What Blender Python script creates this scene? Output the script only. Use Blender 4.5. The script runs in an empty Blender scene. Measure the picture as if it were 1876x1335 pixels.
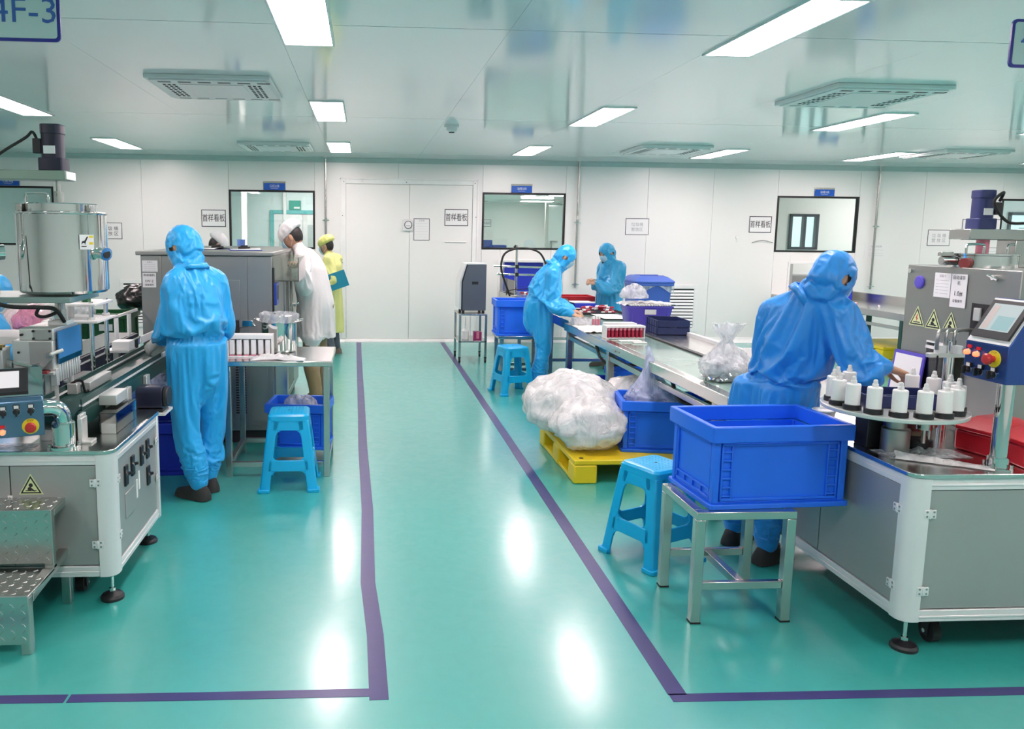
import bpy, bmesh, math, random
from mathutils import Vector, Matrix, noise, Euler
PI = math.pi
R = math.radians
SC = bpy.context.scene
COL = SC.collection
rnd = random.Random(7)

# ------------------------------------------------------------------ camera
F_PX, CX, CY, CAM_H = 1450.0, 760.0, 620.0, 1.66
PITCH, YAW, ROLL = R(7.6214), R(3.6781), 0.0105
_f = Vector((math.sin(YAW)*math.cos(PITCH), math.cos(YAW)*math.cos(PITCH), -math.sin(PITCH)))
_r = Vector((math.cos(YAW), -math.sin(YAW), 0)); _u = _r.cross(_f)
_r2 = _r*math.cos(ROLL)+_u*math.sin(ROLL); _u2 = -_r*math.sin(ROLL)+_u*math.cos(ROLL)
cam_d = bpy.data.cameras.new('camera'); cam = bpy.data.objects.new('camera', cam_d); COL.objects.link(cam)
cam.matrix_world = Matrix(((_r2.x, _u2.x, -_f.x, 0), (_r2.y, _u2.y, -_f.y, 0), (_r2.z, _u2.z, -_f.z, CAM_H), (0, 0, 0, 1)))
cam_d.sensor_fit = 'HORIZONTAL'; cam_d.sensor_width = 36.0; cam_d.lens = F_PX/1876*36
cam_d.shift_x = (938-CX)/1876; cam_d.shift_y = (CY-667.5)/1876; cam_d.clip_start = .05; cam_d.clip_end = 200
SC.camera = cam

# ------------------------------------------------------------------ world (daylight outside the windows) and exposure
W = bpy.data.worlds.new('daylight'); SC.world = W; W.use_nodes = True
bg = W.node_tree.nodes['Background']; bg.inputs[0].default_value = (.85, .93, 1, 1); bg.inputs[1].default_value = 2.2
SC.view_settings.view_transform = 'Standard'; SC.view_settings.look = 'None'
SC.view_settings.gamma = 1; SC.view_settings.use_curve_mapping = False
SC.view_settings.exposure = 0.09
LIGHT = 36.0          # radiance of the ceiling panels
LIGHT_COL = (1.0, .805, .81)

# ------------------------------------------------------------------ materials
def new_mat(name):
    m = bpy.data.materials.new(name); m.use_nodes = True
    return m, m.node_tree.nodes, m.node_tree.links, m.node_tree.nodes['Principled BSDF']
def mat(name, col, rough=.5, metal=0, var=.08, vs=6.0, bump=0, bs=60.0, coat=0, sheen=0, spec=.5, trans=0, alpha=1, stretch=None, rv=.06, ior=1.5, sss=0):
    """principled material with noise-driven variation of colour and gloss, plus fine relief"""
    m, N, L, b = new_mat(name)
    tc = N.new('ShaderNodeTexCoord'); src = tc.outputs['Object']
    if stretch:
        mp = N.new('ShaderNodeMapping'); mp.inputs['Scale'].default_value = stretch; L.new(src, mp.inputs[0]); src = mp.outputs[0]
    nz = N.new('ShaderNodeTexNoise'); nz.inputs['Scale'].default_value = vs; nz.inputs['Detail'].default_value = 4; L.new(src, nz.inputs['Vector'])
    mx = N.new('ShaderNodeMix'); mx.data_type = 'RGBA'
    mx.inputs[6].default_value = tuple(max(0, c*(1-var)) for c in col)+(1,)
    mx.inputs[7].default_value = tuple(min(1, c*(1+var)) for c in col)+(1,)
    L.new(nz.outputs['Fac'], mx.inputs[0]); L.new(mx.outputs[2], b.inputs['Base Color'])
    mr = N.new('ShaderNodeMapRange'); mr.inputs[3].default_value = max(.01, rough-rv); mr.inputs[4].default_value = min(1, rough+rv)
    L.new(nz.outputs['Fac'], mr.inputs[0]); L.new(mr.outputs[0], b.inputs['Roughness'])
    b.inputs['Metallic'].default_value = metal; b.inputs['Coat Weight'].default_value = coat; b.inputs['Coat Roughness'].default_value = .08
    b.inputs['Sheen Weight'].default_value = sheen; b.inputs['Specular IOR Level'].default_value = spec
    b.inputs['Transmission Weight'].default_value = trans; b.inputs['Alpha'].default_value = alpha; b.inputs['IOR'].default_value = ior
    if sss:
        b.inputs['Subsurface Weight'].default_value = sss; b.inputs['Subsurface Radius'].default_value = (.02, .008, .005)
    if bump:
        n2 = N.new('ShaderNodeTexNoise'); n2.inputs['Scale'].default_value = bs; n2.inputs['Detail'].default_value = 3; L.new(src, n2.inputs['Vector'])
        bp = N.new('ShaderNodeBump'); bp.inputs['Strength'].default_value = bump; bp.inputs['Distance'].default_value = .004
        L.new(n2.outputs['Fac'], bp.inputs['Height']); L.new(bp.outputs[0], b.inputs['Normal'])
    return m
def emit(name, col, s, base=.8):
    m, N, L, b = new_mat(name)
    b.inputs['Base Color'].default_value = (base, base, base, 1); b.inputs['Emission Color'].default_value = tuple(col)+(1,); b.inputs['Emission Strength'].default_value = s
    return m
def pane(name, tint, refl=.08, rough=.02):
    """thin clear sheet: transparent with a fresnel reflection"""
    m, N, L, b = new_mat(name); N.remove(b); out = N['Material Output']
    tr = N.new('ShaderNodeBsdfTransparent'); tr.inputs[0].default_value = tuple(tint)+(1,)
    gl = N.new('ShaderNodeBsdfGlossy'); gl.inputs['Roughness'].default_value = rough
    fr = N.new('ShaderNodeFresnel'); fr.inputs[0].default_value = 1.45
    ad = N.new('ShaderNodeMath'); ad.operation = 'ADD'; ad.inputs[1].default_value = refl; L.new(fr.outputs[0], ad.inputs[0])
    mx = N.new('ShaderNodeMixShader'); L.new(ad.outputs[0], mx.inputs[0]); L.new(tr.outputs[0], mx.inputs[1]); L.new(gl.outputs[0], mx.inputs[2]); L.new(mx.outputs[0], out.inputs[0])
    return m
def film(name, col, clear=.5, rough=.22, bs=14, strength=.9):
    """crumpled polythene: part clear, part milky, wrinkled relief"""
    m, N, L, b = new_mat(name); out = N['Material Output']
    b.inputs['Base Color'].default_value = tuple(col)+(1,); b.inputs['Roughness'].default_value = rough
    b.inputs['Coat Weight'].default_value = .5; b.inputs['Coat Roughness'].default_value = .1
    tc = N.new('ShaderNodeTexCoord')
    mp = N.new('ShaderNodeMapping'); mp.inputs['Scale'].default_value = (1, 1, .45); mp.inputs['Rotation'].default_value = (.5, .4, .3); L.new(tc.outputs['Object'], mp.inputs[0])
    n1 = N.new('ShaderNodeTexNoise'); n1.inputs['Scale'].default_value = bs; n1.inputs['Detail'].default_value = 5; n1.inputs['Distortion'].default_value = 1.5; L.new(mp.outputs[0], n1.inputs['Vector'])
    vo = N.new('ShaderNodeTexVoronoi'); vo.feature = 'DISTANCE_TO_EDGE'; vo.inputs['Scale'].default_value = bs*1.1
    mxv = N.new('ShaderNodeMix'); mxv.data_type = 'VECTOR'; mxv.inputs[0].default_value = .12; L.new(mp.outputs[0], mxv.inputs[4]); L.new(n1.outputs['Color'], mxv.inputs[5]); L.new(mxv.outputs[1], vo.inputs['Vector'])
    a = N.new('ShaderNodeMath'); a.operation = 'ADD'; L.new(n1.outputs['Fac'], a.inputs[0]); L.new(vo.outputs['Distance'], a.inputs[1])
    bp = N.new('ShaderNodeBump'); bp.inputs['Strength'].default_value = strength; bp.inputs['Distance'].default_value = .02; L.new(a.outputs[0], bp.inputs['Height']); L.new(bp.outputs[0], b.inputs['Normal']); L.new(bp.outputs[0], b.inputs['Coat Normal'])
    tr = N.new('ShaderNodeBsdfTransparent'); mx = N.new('ShaderNodeMixShader')
    mr = N.new('ShaderNodeMapRange'); mr.inputs[1].default_value = .3; mr.inputs[2].default_value = .75; mr.inputs[3].default_value = max(0, clear-.25); mr.inputs[4].default_value = min(1, clear+.25)
    L.new(n1.outputs['Fac'], mr.inputs[0]); L.new(mr.outputs[0], mx.inputs[0]); L.new(b.outputs[0], mx.inputs[1]); L.new(tr.outputs[0], mx.inputs[2]); L.new(mx.outputs[0], out.inputs[0])
    return m
def floor_mat():
    m, N, L, b = new_mat('teal_epoxy'); tc = N.new('ShaderNodeTexCoord')
    n1 = N.new('ShaderNodeTexNoise'); n1.inputs['Scale'].default_value = .7; n1.inputs['Detail'].default_value = 5; L.new(tc.outputs['Object'], n1.inputs['Vector'])
    mx = N.new('ShaderNodeMix'); mx.data_type = 'RGBA'; mx.inputs[6].default_value = (.022, .36, .315, 1); mx.inputs[7].default_value = (.031, .43, .38, 1)
    L.new(n1.outputs['Fac'], mx.inputs[0])
    # scuffed film of dust, in patches
    n2 = N.new('ShaderNodeTexNoise'); n2.inputs['Scale'].default_value = 11; n2.inputs['Detail'].default_value = 8; n2.inputs['Distortion'].default_value = 1.2; L.new(tc.outputs['Object'], n2.inputs['Vector'])
    mr = N.new('ShaderNodeMapRange'); mr.inputs[1].default_value = .5; mr.inputs[2].default_value = .72; mr.inputs[3].default_value = 0; mr.inputs[4].default_value = .0; L.new(n2.outputs['Fac'], mr.inputs[0])
    m2 = N.new('ShaderNodeMix'); m2.data_type = 'RGBA'; m2.inputs[7].default_value = (.34, .58, .52, 1); L.new(mr.outputs[0], m2.inputs[0]); L.new(mx.outputs[2], m2.inputs[6]); L.new(m2.outputs[2], b.inputs['Base Color'])
    r = N.new('ShaderNodeMapRange'); r.inputs[1].default_value = .36; r.inputs[2].default_value = .64; r.inputs[3].default_value = .37; r.inputs[4].default_value = .46; L.new(n2.outputs['Fac'], r.inputs[0]); L.new(r.outputs[0], b.inputs['Roughness'])
    n3 = N.new('ShaderNodeTexNoise'); n3.inputs['Scale'].default_value = 5; n3.inputs['Detail'].default_value = 6; n3.inputs['Distortion'].default_value = 1.2; L.new(tc.outputs['Object'], n3.inputs['Vector'])
    bp = N.new('ShaderNodeBump'); bp.inputs['Strength'].default_value = .02; bp.inputs['Distance'].default_value = .01; L.new(n3.outputs['Fac'], bp.inputs['Height']); L.new(bp.outputs[0], b.inputs['Normal'])
    b.inputs['Specular IOR Level'].default_value = 1.0; b.inputs['IOR'].default_value = 1.62; b.inputs['Coat Weight'].default_value = .8; b.inputs['Coat Roughness'].default_value = .18
    L.new(bp.outputs[0], b.inputs['Coat Normal'])
    return m
def cloth(name, col, sheen=.25, bs=18, rough=.42, bump=.26, sub=.0):
    m = mat(name, col, rough, 0, .10, 5, 0, 40, 0, sheen*.5, .55)
    N, L = m.node_tree.nodes, m.node_tree.links; b = N['Principled BSDF']; tc = N['Texture Coordinate']
    n = N.new('ShaderNodeTexNoise'); n.inputs['Scale'].default_value = bs; n.inputs['Detail'].default_value = 3; n.inputs['Distortion'].default_value = 1.0
    mp = N.new('ShaderNodeMapping'); mp.inputs['Scale'].default_value = (1, 1, .6); L.new(tc.outputs['Object'], mp.inputs[0]); L.new(mp.outputs[0], n.inputs['Vector'])
    bp = N.new('ShaderNodeBump'); bp.inputs['Strength'].default_value = bump; bp.inputs['Distance'].default_value = .012; L.new(n.outputs['Fac'], bp.inputs['Height']); L.new(bp.outputs[0], b.inputs['Normal'])
    return m

M = dict(
 floor=floor_mat(),
 wall=mat('coated_wall_panel', (.84, .84, .82), .32, 0, .015, 2, .05, 5),
 ceil=mat('gloss_ceiling_panel', (.90, .90, .89), .10, 0, .02, 1.2, .035, 1.6, rv=.03, spec=.9),
 backing=mat('joint_backing', (.42, .44, .43), .7),
 white=mat('white_enamel', (.82, .83, .82), .35, 0, .03),
 whitep=mat('white_plastic', (.84, .84, .83), .42, 0, .03),
 trim=mat('white_trim', (.84, .85, .84), .3),
 cove=mat('grey_cove', (.50, .57, .56), .4),
 diffuser=emit('lit_diffuser', LIGHT_COL, LIGHT),
 tape=mat('violet_floor_tape', (.050, .044, .175), .34, 0, .15, 9, .15, 12),
 steel=mat('brushed_steel', (.54, .54, .52), .24, 1, .05, 5, 0, 70, stretch=(1, 1, 3)),
 steelt=mat('scratched_steel_top', (.66, .66, .64), .20, 1, .06, 5, .015, 30, stretch=(6, 1, 1)),
 satin=mat('satin_steel_panel', (.40, .40, .385), .42, 1, .05, 2, 0, 90, stretch=(1, 1, 6)),
 satin2=mat('satin_door_panel', (.41, .415, .405), .42, .45, .07, 3, .06, 120),
 chrome=mat('polished_steel', (.74, .74, .73), .07, 1, .05, 5, rv=.03),
 alu=mat('anodised_aluminium', (.80, .80, .80), .36, .2, .04, 8),
 aluw=mat('milled_aluminium', (.72, .73, .71), .38, .6, .06, 10),
 black=mat('black_plastic', (.014, .014, .017), .42),
 rubber=mat('black_rubber', (.012, .012, .013), .7),
 dark=mat('dark_interior', (.02, .02, .022), .7),
 belt=mat('dark_green_belt', (.012, .055, .048), .36, 0, .12, 8),
 beltg=mat('pale_green_belt', (.30, .46, .40), .16, 0, .08, 5, .03, 20, coat=.5),
 crate=mat('blue_crate_plastic', (.018, .165, .88), .38, 0, .09, 5, .06, 35, spec=.45),
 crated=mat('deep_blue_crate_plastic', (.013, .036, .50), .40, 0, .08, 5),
 bin=mat('blue_bin_plastic', (.06, .14, .55), .42, 0, .08),
 purple=mat('violet_basket_plastic', (.10, .075, .52), .38, 0, .08),
 navy=mat('navy_tray_plastic', (.012, .022, .10), .40, 0, .1),
 green=mat('green_crate_plastic', (.004, .10, .03), .45),
 stool=mat('turquoise_stool_plastic', (.004, .42, .78), .30, 0, .06, 5, .05, 50),
 pallet=mat('yellow_pallet_plastic', (.78, .58, .01), .42, 0, .10, 6, .1, 60),
 motor=mat('navy_motor_paint', (.028, .038, .14), .36, 0, .1),
 motord=mat('dark_motor_paint', (.012, .014, .038), .36, 0, .1),
 red=mat('red_plastic', (.55, .012, .02), .35),
 redvinyl=mat('red_vinyl', (.52, .008, .022), .30, 0, .1, 6, .3, 12),
 redtube=mat('red_lip_tube', (.42, .02, .06), .28),
 pink=mat('pink_tube', (.74, .25, .33), .35),
 magenta=mat('magenta_box', (.34, .03, .16), .4),
 yellow=mat('yellow_ring', (.85, .66, .02), .4),
 estop=mat('red_stop_button', (.55, .03, .03), .35),
 redlamp=emit('lit_red_lamp', (1, .07, .02), 5.0, .2),
 screen=emit('lit_pale_screen', (.62, .76, .78), .62, .05),
 screenw=emit('lit_white_screen', (.9, .88, .9), .8, .05),
 meter=mat('blue_meter', (.03, .08, .45), .3),
 paper=mat('white_paper', (.84, .84, .84), .65, 0, .02),
 ink=mat('black_ink', (.02, .02, .024), .6),
 inkg=mat('grey_ink', (.36, .36, .38), .6),
 inkb=mat('blue_ink', (.04, .12, .42), .5),
 frameb=mat('black_sign_border', (.03, .03, .05), .5),
 frame=mat('black_window_gasket', (.008, .008, .01), .45),
 glass=pane('window_glass', (.90, .96, .94), .05),
 acrylic=pane('clear_acrylic', (.93, .95, .92), .10, .05),
 bluesign=mat('blue_sign_plastic', (.008, .10, .50), .35),
 signface=mat('pale_sign_face', (.52, .66, .66), .4, 0, .03),
 signedge=mat('blue_sign_edge', (.02, .025, .26), .4),
 blueshield=mat('blue_film_shield', (.05, .20, .46), .25, 0, .06),
 suit=cloth('blue_cleanroom_fabric', (.016, .41, .86)),
 suit2=cloth('deep_blue_cleanroom_fabric', (.014, .27, .76)),
 suit3=cloth('teal_blue_cleanroom_fabric', (.018, .31, .58)),
 coat=cloth('white_lab_coat_fabric', (.80, .77, .77), .1, 20),
 yellowcoat=cloth('yellow_lab_coat_fabric', (.70, .72, .26), .1, 20),
 capw=cloth('white_bouffant_cap', (.80, .80, .81), .1, 40),
 capy=cloth('yellow_bouffant_cap', (.66, .68, .20), .1, 40),
 khaki=cloth('khaki_trousers', (.28, .20, .10), .1, 30),
 greytrouser=cloth('grey_trousers', (.075, .09, .115), .1, 30),
 shoecover=cloth('charcoal_shoe_cover', (.028, .027, .026), .1, 30, .75),
 shoe=mat('worn_shoe', (.16, .13, .10), .7, 0, .2),
 mask=cloth('pale_blue_mask', (.40, .62, .74), .1, 60, .7),
 skin=mat('skin', (.55, .32, .21), .5, 0, .08, 12, .08, 90, sss=.08),
 hair=mat('black_hair', (.016, .013, .012), .45, 0, .2, 60),
 glove=cloth('grey_white_glove', (.55, .56, .53), .1, 50),
 rag=cloth('white_rag', (.78, .76, .74), .1, 30),
 redcloth=cloth('red_collar_fabric', (.55, .015, .05), .1, 30),
 teal=mat('teal_folder', (.005, .26, .38), .4),
 tealframe=mat('teal_door_frame', (.12, .45, .45), .4),
 exitg=mat('green_exit_sign', (.02, .33, .25), .4),
 bag=film('milky_polythene', (.95, .93, .93), .20, .30, 9, .8),
 clearbag=film('clear_polythene', (.82, .84, .88), .55, .15, 14, 1.0),
 bluebag=film('bluish_polythene', (.55, .62, .86), .45, .18, 12, 1.0),
 pinkbag=film('pink_polythene', (.85, .30, .45), .25, .25, 14, .8),
 palepink=film('pale_pink_polythene', (.86, .70, .72), .2, .25, 10, .6),
 blackbag=mat('black_refuse_bag', (.008, .008, .008), .3, 0, .1, 6, .8, 14),
 foil=mat('silver_caps', (.78, .78, .80), .2, 1, .1),
 tan=mat('tan_tape_roll', (.38, .27, .18), .4, 0, .1),
 orange=mat('orange_caster_fork', (.75, .12, .03), .4),
 hazard=mat('pale_hazard_yellow', (.68, .78, .42), .45),
 brass=mat('brass', (.5, .34, .12), .3, 1),
 redhose=mat('red_pad', (.26, .04, .04), .5),
 pvc=mat('pale_pipe', (.56, .57, .54), .3, .6),
 facade=mat('far_pale_facade', (.70, .74, .74), .7),
 facadew=mat('far_window_glass', (.16, .20, .22), .2),
 tealwall=mat('pale_teal_wall_panel', (.72, .82, .82), .35),
)

# ------------------------------------------------------------------ mesh helpers
class MB:
    """collects primitives, in world or local coordinates, and links them as one mesh object"""
    def __init__(s): s.v = []; s.f = []; s.mi = []; s.cur = 0; s.T = Matrix.Identity(4)
    def add(s, vs, fs):
        o = len(s.v); s.v += [tuple(s.T @ Vector(p)) for p in vs]
        for f in fs: s.f.append(tuple(i+o for i in f)); s.mi.append(s.cur)
        return s
    def box(s, x0, x1, y0, y1, z0, z1):
        return s.add([(x0,y0,z0),(x1,y0,z0),(x1,y1,z0),(x0,y1,z0),(x0,y0,z1),(x1,y0,z1),(x1,y1,z1),(x0,y1,z1)],
                     [(3,2,1,0),(4,5,6,7),(0,1,5,4),(1,2,6,5),(2,3,7,6),(3,0,4,7)])
    def cbox(s, c, d):
        return s.box(c[0]-d[0]/2, c[0]+d[0]/2, c[1]-d[1]/2, c[1]+d[1]/2, c[2]-d[2]/2, c[2]+d[2]/2)
    def loft(s, rings, cap=True, closed=False):
        n = len(rings[0]); vs = [p for r in rings for p in r]; fs = []
        m = len(rings)
        for i in range(m if closed else m-1):
            a = i*n; b = ((i+1) % m)*n
            for j in range(n): k = (j+1) % n; fs.append((a+j, a+k, b+k, b+j))
        if cap and not closed: fs.append(tuple(range(n-1, -1, -1))); fs.append(tuple((m-1)*n+j for j in range(n)))
        return s.add(vs, fs)
    def cyl(s, p0, p1, r0, r1=None, n=16):
        return s.tube([p0, p1], [r0, r0 if r1 is None else r1], n)
    def tube(s, pts, r, n=10, closed=False):
        P = [Vector(p) for p in pts]; m = len(P); rr = r if isinstance(r, (list, tuple)) else [r]*m
        rings = []; up = None
        for i in range(m):
            if closed: t = P[(i+1) % m]-P[i-1]
            else: t = P[min(i+1, m-1)]-P[max(i-1, 0)]
            t.normalize()
            if up is None: up = Vector((0,0,1)) if abs(t.z) < .9 else Vector((1,0,0))
            a = up - t*up.dot(t); a.normalize(); up = a; b = t.cross(a)
            rings.append([P[i]+(a*math.cos(q)+b*math.sin(q))*rr[i] for q in [2*PI*k/n for k in range(n)]])
        return s.loft(rings, True, closed)
    def lathe(s, prof, n=24, c=(0,0,0)):
        return s.loft([[(c[0]+r*math.cos(2*PI*k/n), c[1]+r*math.sin(2*PI*k/n), c[2]+z) for k in range(n)] for r, z in prof])
    def prism(s, poly, z0, z1):
        return s.loft([[(x, y, z0) for x, y in poly], [(x, y, z1) for x, y in poly]])
    def prismx(s, poly, x0, x1):     # poly in (y,z)
        return s.loft([[(x0, y, z) for y, z in poly], [(x1, y, z) for y, z in poly]])
    def prismy(s, poly, y0, y1):     # poly in (x,z)
        return s.loft([[(x, y1, z) for x, z in poly], [(x, y0, z) for x, z in poly]])
    def ball(s, c, r, n=16, m=10):
        r = r if isinstance(r, (list, tuple)) else (r, r, r); c = Vector(c)
        vs = [c+Vector((0,0,-r[2]))]
        for i in range(1, m):
            t = -PI/2+PI*i/m
            vs += [c+Vector((r[0]*math.cos(t)*math.cos(2*PI*k/n), r[1]*math.cos(t)*math.sin(2*PI*k/n), r[2]*math.sin(t))) for k in range(n)]
        vs.append(c+Vector((0,0,r[2]))); fs = []
        for k in range(n): fs.append((0, 1+(k+1) % n, 1+k))
        for i in range(m-2):
            for k in range(n): a = 1+i*n+k; b = 1+i*n+(k+1) % n; fs.append((a, b, b+n, a+n))
        l = len(vs)-1; o = 1+(m-2)*n
        for k in range(n): fs.append((o+k, o+(k+1) % n, l))
        return s.add(vs, fs)
    def grid(s, fn, nu, nv):
        vs = [fn(i/nu, j/nv) for j in range(nv+1) for i in range(nu+1)]
        return s.add(vs, [(j*(nu+1)+i, j*(nu+1)+i+1, (j+1)*(nu+1)+i+1, (j+1)*(nu+1)+i) for j in range(nv) for i in range(nu)])
    def mesh(s, name, smooth=30):
        me = bpy.data.meshes.new(name); me.from_pydata(s.v, [], s.f)
        if any(s.mi):
            me.polygons.foreach_set('material_index', s.mi)
        fix_normals(me)
        me.polygons.foreach_set('use_smooth', [True]*len(me.polygons)); me.set_sharp_from_angle(angle=R(smooth))
        return me
def fix_normals(me):
    bm = bmesh.new(); bm.from_mesh(me); bmesh.ops.recalc_face_normals(bm, faces=bm.faces); bm.to_mesh(me); bm.free()
ORIGIN = {}
def root_origin(o):
    while o.parent: o = o.parent
    return ORIGIN.get(o.name, Vector((0,0,0)))
def put(name, mb, m, parent=None, bevel=0, smooth=30, world=True, seg=2, loc=None, kind=None, label=None):
    """link a mesh; world=True means the coordinates are the room's and the (unrotated) parent's origin is taken off"""
    me = mb.mesh(name, smooth) if isinstance(mb, MB) else mb
    ms = m if isinstance(m, (list, tuple)) else [m]
    if not me.materials:
        for k in ms: me.materials.append(M[k] if isinstance(k, str) else k)
    o = bpy.data.objects.new(name, me); COL.objects.link(o)
    if parent:
        o.parent = parent
        if world:
            me.transform(Matrix.Translation(-root_origin(parent)))
    elif loc is not None:
        me.transform(Matrix.Translation(-Vector(loc))); o.location = loc
    if bevel:
        b = o.modifiers.new('bevel', 'BEVEL'); b.width = bevel; b.segments = seg; b.limit_method = 'ANGLE'; b.angle_limit = R(35); b.harden_normals = False
    if kind: o['kind'] = kind
    if label: o['label'] = label
    return o
def tag(o, label, cat, group=None, kind=None):
    o['label'] = label; o['category'] = cat
    if group: o['group'] = group
    if kind: o['kind'] = kind
    return o
def thing(name, label, cat, loc=(0,0,0), rz=0, group=None):
    o = bpy.data.objects.new(name, None); COL.objects.link(o); o.empty_display_size = .1
    o.location = loc; o.rotation_euler = (0, 0, rz); ORIGIN[o.name] = Vector(loc)
    return tag(o, label, cat, group)
def struct(o): o['kind'] = 'structure'; return o
def dup(root, loc, rz=None, label=None, group=None):
    """a copy of a thing with copies of its parts and sub-parts (mesh data shared)"""
    def cp(o, par):
        c = o.copy(); COL.objects.link(c); c.parent = par
        for ch in o.children: cp(ch, c)
        return c
    r = cp(root, None); r.location = loc; ORIGIN[r.name] = Vector(loc)
    if rz is not None: r.rotation_euler = (0, 0, rz)
    if label: r['label'] = label
    if group: r['group'] = group
    return r
def rrect(x0, x1, y0, y1, r, n=5, corners=(1,1,1,1)):
    """rounded rectangle outline, counter-clockwise from lower left"""
    out = []
    for (cx, cy, a, on) in ((x0+r, y0+r, PI, corners[0]), (x1-r, y0+r, 1.5*PI, corners[1]), (x1-r, y1-r, 0, corners[2]), (x0+r, y1-r, .5*PI, corners[3])):
        if on: out += [(cx+r*math.cos(a+.5*PI*i/n), cy+r*math.sin(a+.5*PI*i/n)) for i in range(n+1)]
        else: out.append((cx+r*(1 if math.cos(a+.25*PI) > 0 else -1), cy+r*(1 if math.sin(a+.25*PI) > 0 else -1)))
    return out
def smoothpath(pts, n=8):
    P = [Vector(p) for p in pts]; out = []
    for i in range(len(P)-1):
        a, b, c, d = P[max(i-1, 0)], P[i], P[i+1], P[min(i+2, len(P)-1)]
        for k in range(n):
            t = k/n; out.append(.5*((2*b)+(c-a)*t+(2*a-5*b+4*c-d)*t*t+(3*b-a-3*c+d)*t**3))
    return out+[P[-1]]
def frame_m(loc, xdir, ydir):
    """4x4 whose local x,y are the given directions (z = x cross y)"""
    x = Vector(xdir).normalized(); y = Vector(ydir); y = (y-x*y.dot(x)).normalized(); z = x.cross(y)
    return Matrix(((x.x,y.x,z.x,loc[0]),(x.y,y.y,z.y,loc[1]),(x.z,y.z,z.z,loc[2]),(0,0,0,1)))
def text(name, s, size, loc, xdir, ydir, m, parent, squash=1.0, align='CENTER', spacing=1.0, line=1.0, world=True, bold=0):
    c = bpy.data.curves.new('lettering', 'FONT'); c.body = s; c.size = size; c.extrude = 0; c.align_x = align; c.align_y = 'CENTER'; c.resolution_u = 2
    c.space_character = spacing; c.space_line = line; c.offset = bold*size
    o = bpy.data.objects.new('lettering', c); me = bpy.data.meshes.new_from_object(o); bpy.data.objects.remove(o); bpy.data.curves.remove(c)
    me.name = name; me.materials.clear()
    me.transform(frame_m(loc, xdir, ydir) @ Matrix.Diagonal((squash, 1, 1, 1)))
    return put(name, me, m, parent, world=world)
# ================================================================== THE ROOM
XL, XR, YF, YB, ZC = -6.5, 12.5, -1.8, 12.0, 2.745
put('floor', MB().box(XL-.2, XR+.2, YF-.2, YB+5.2, -.1, 0), 'floor', kind='structure')
# ceiling: coated panels with fine joints, hung under a backing sheet
ceiling = bpy.data.objects.new('ceiling', None); COL.objects.link(ceiling); struct(ceiling)
put('ceiling_backing', MB().box(XL-.2, XR+.2, YF-.2, YB+.15, ZC+.02, ZC+.12), 'backing', ceiling, world=False)
xs = [XL]+[.78+1.255*i for i in range(-5, 10) if XL+.3 < .78+1.255*i < XR-.3]+[XR]
ys = [YF, 1.0, 4.4, 7.8, 11.2, YB]
for i in range(len(xs)-1):
    for j in range(len(ys)-1):
        put('ceiling_panel', MB().box(xs[i]+.0008, xs[i+1]-.0008, ys[j]+.005, ys[j+1]-.005, ZC, ZC+.02), 'ceil', ceiling, world=False)

# side and front walls (mostly beside and behind the camera)
put('wall_left', MB().box(XL-.1, XL, YF, YB, 0, ZC), 'wall', kind='structure')
put('wall_right', MB().box(XR, XR+.1, YF, YB, 0, ZC), 'wall', kind='structure')
put('wall_front', MB().box(XL, XR, YF-.1, YF, 0, ZC), 'wall', kind='structure')  # unseen; placed close behind the camera to reflect white and cut teal bounce

# back wall: sandwich panels about 1.26 m wide, openings for windows and hatches
wall_back = bpy.data.objects.new('wall_back', None); COL.objects.link(wall_back); struct(wall_back)
WT = .05
joints = [XL, -5.78, -4.52, -3.26, -2.0, -.74, .50, 1.77, 3.04, 4.31, 5.33, 6.35, 7.66, 8.72, 9.99, 11.25, XR]
wins = {(-5.78, -4.52): (1.42, 2.27), (-2.0, -.74): (1.40, 2.26), (1.77, 3.04): (1.42, 2.27), (6.35, 7.66): (1.42, 2.28), (9.99, 11.25): (1.42, 2.28)}
hatch = {(1.77, 3.04): (2.06, 2.84, .60, 1.24), (6.35, 7.66): (6.62, 7.40, .60, 1.24)}
for a, b in zip(joints[:-1], joints[1:]):
    def wp(x0, x1, z0, z1): put('wall_panel', MB().box(x0+.0015, x1-.0015, YB, YB+WT, z0, z1), 'wall', wall_back, world=False, bevel=.002, seg=1)
    z0 = 0
    if (a, b) in hatch:
        h0, h1, hz0, hz1 = hatch[(a, b)]
        wp(a, h0, 0, wins[(a, b)][0]); wp(h1, b, 0, wins[(a, b)][0]); wp(h0, h1, 0, hz0); wp(h0, h1, hz1, wins[(a, b)][0])
        wp(a, b, wins[(a, b)][1], ZC)
    elif (a, b) in wins:
        wp(a, b, 0, wins[(a, b)][0]); wp(a, b, wins[(a, b)][1], ZC)
    else: wp(a, b, 0, ZC)
put('wall_core', MB().box(XL, -5.78, YB+WT, YB+WT+.01, 0, ZC).box(-4.52, -2.0, YB+WT, YB+WT+.01, 0, ZC).box(-.74, 1.77, YB+WT, YB+WT+.01, 0, ZC)
    .box(3.04, 6.35, YB+WT, YB+WT+.01, 0, ZC).box(7.66, 9.99, YB+WT, YB+WT+.01, 0, ZC).box(11.25, XR, YB+WT, YB+WT+.01, 0, ZC), 'wall', wall_back, world=False)
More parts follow.
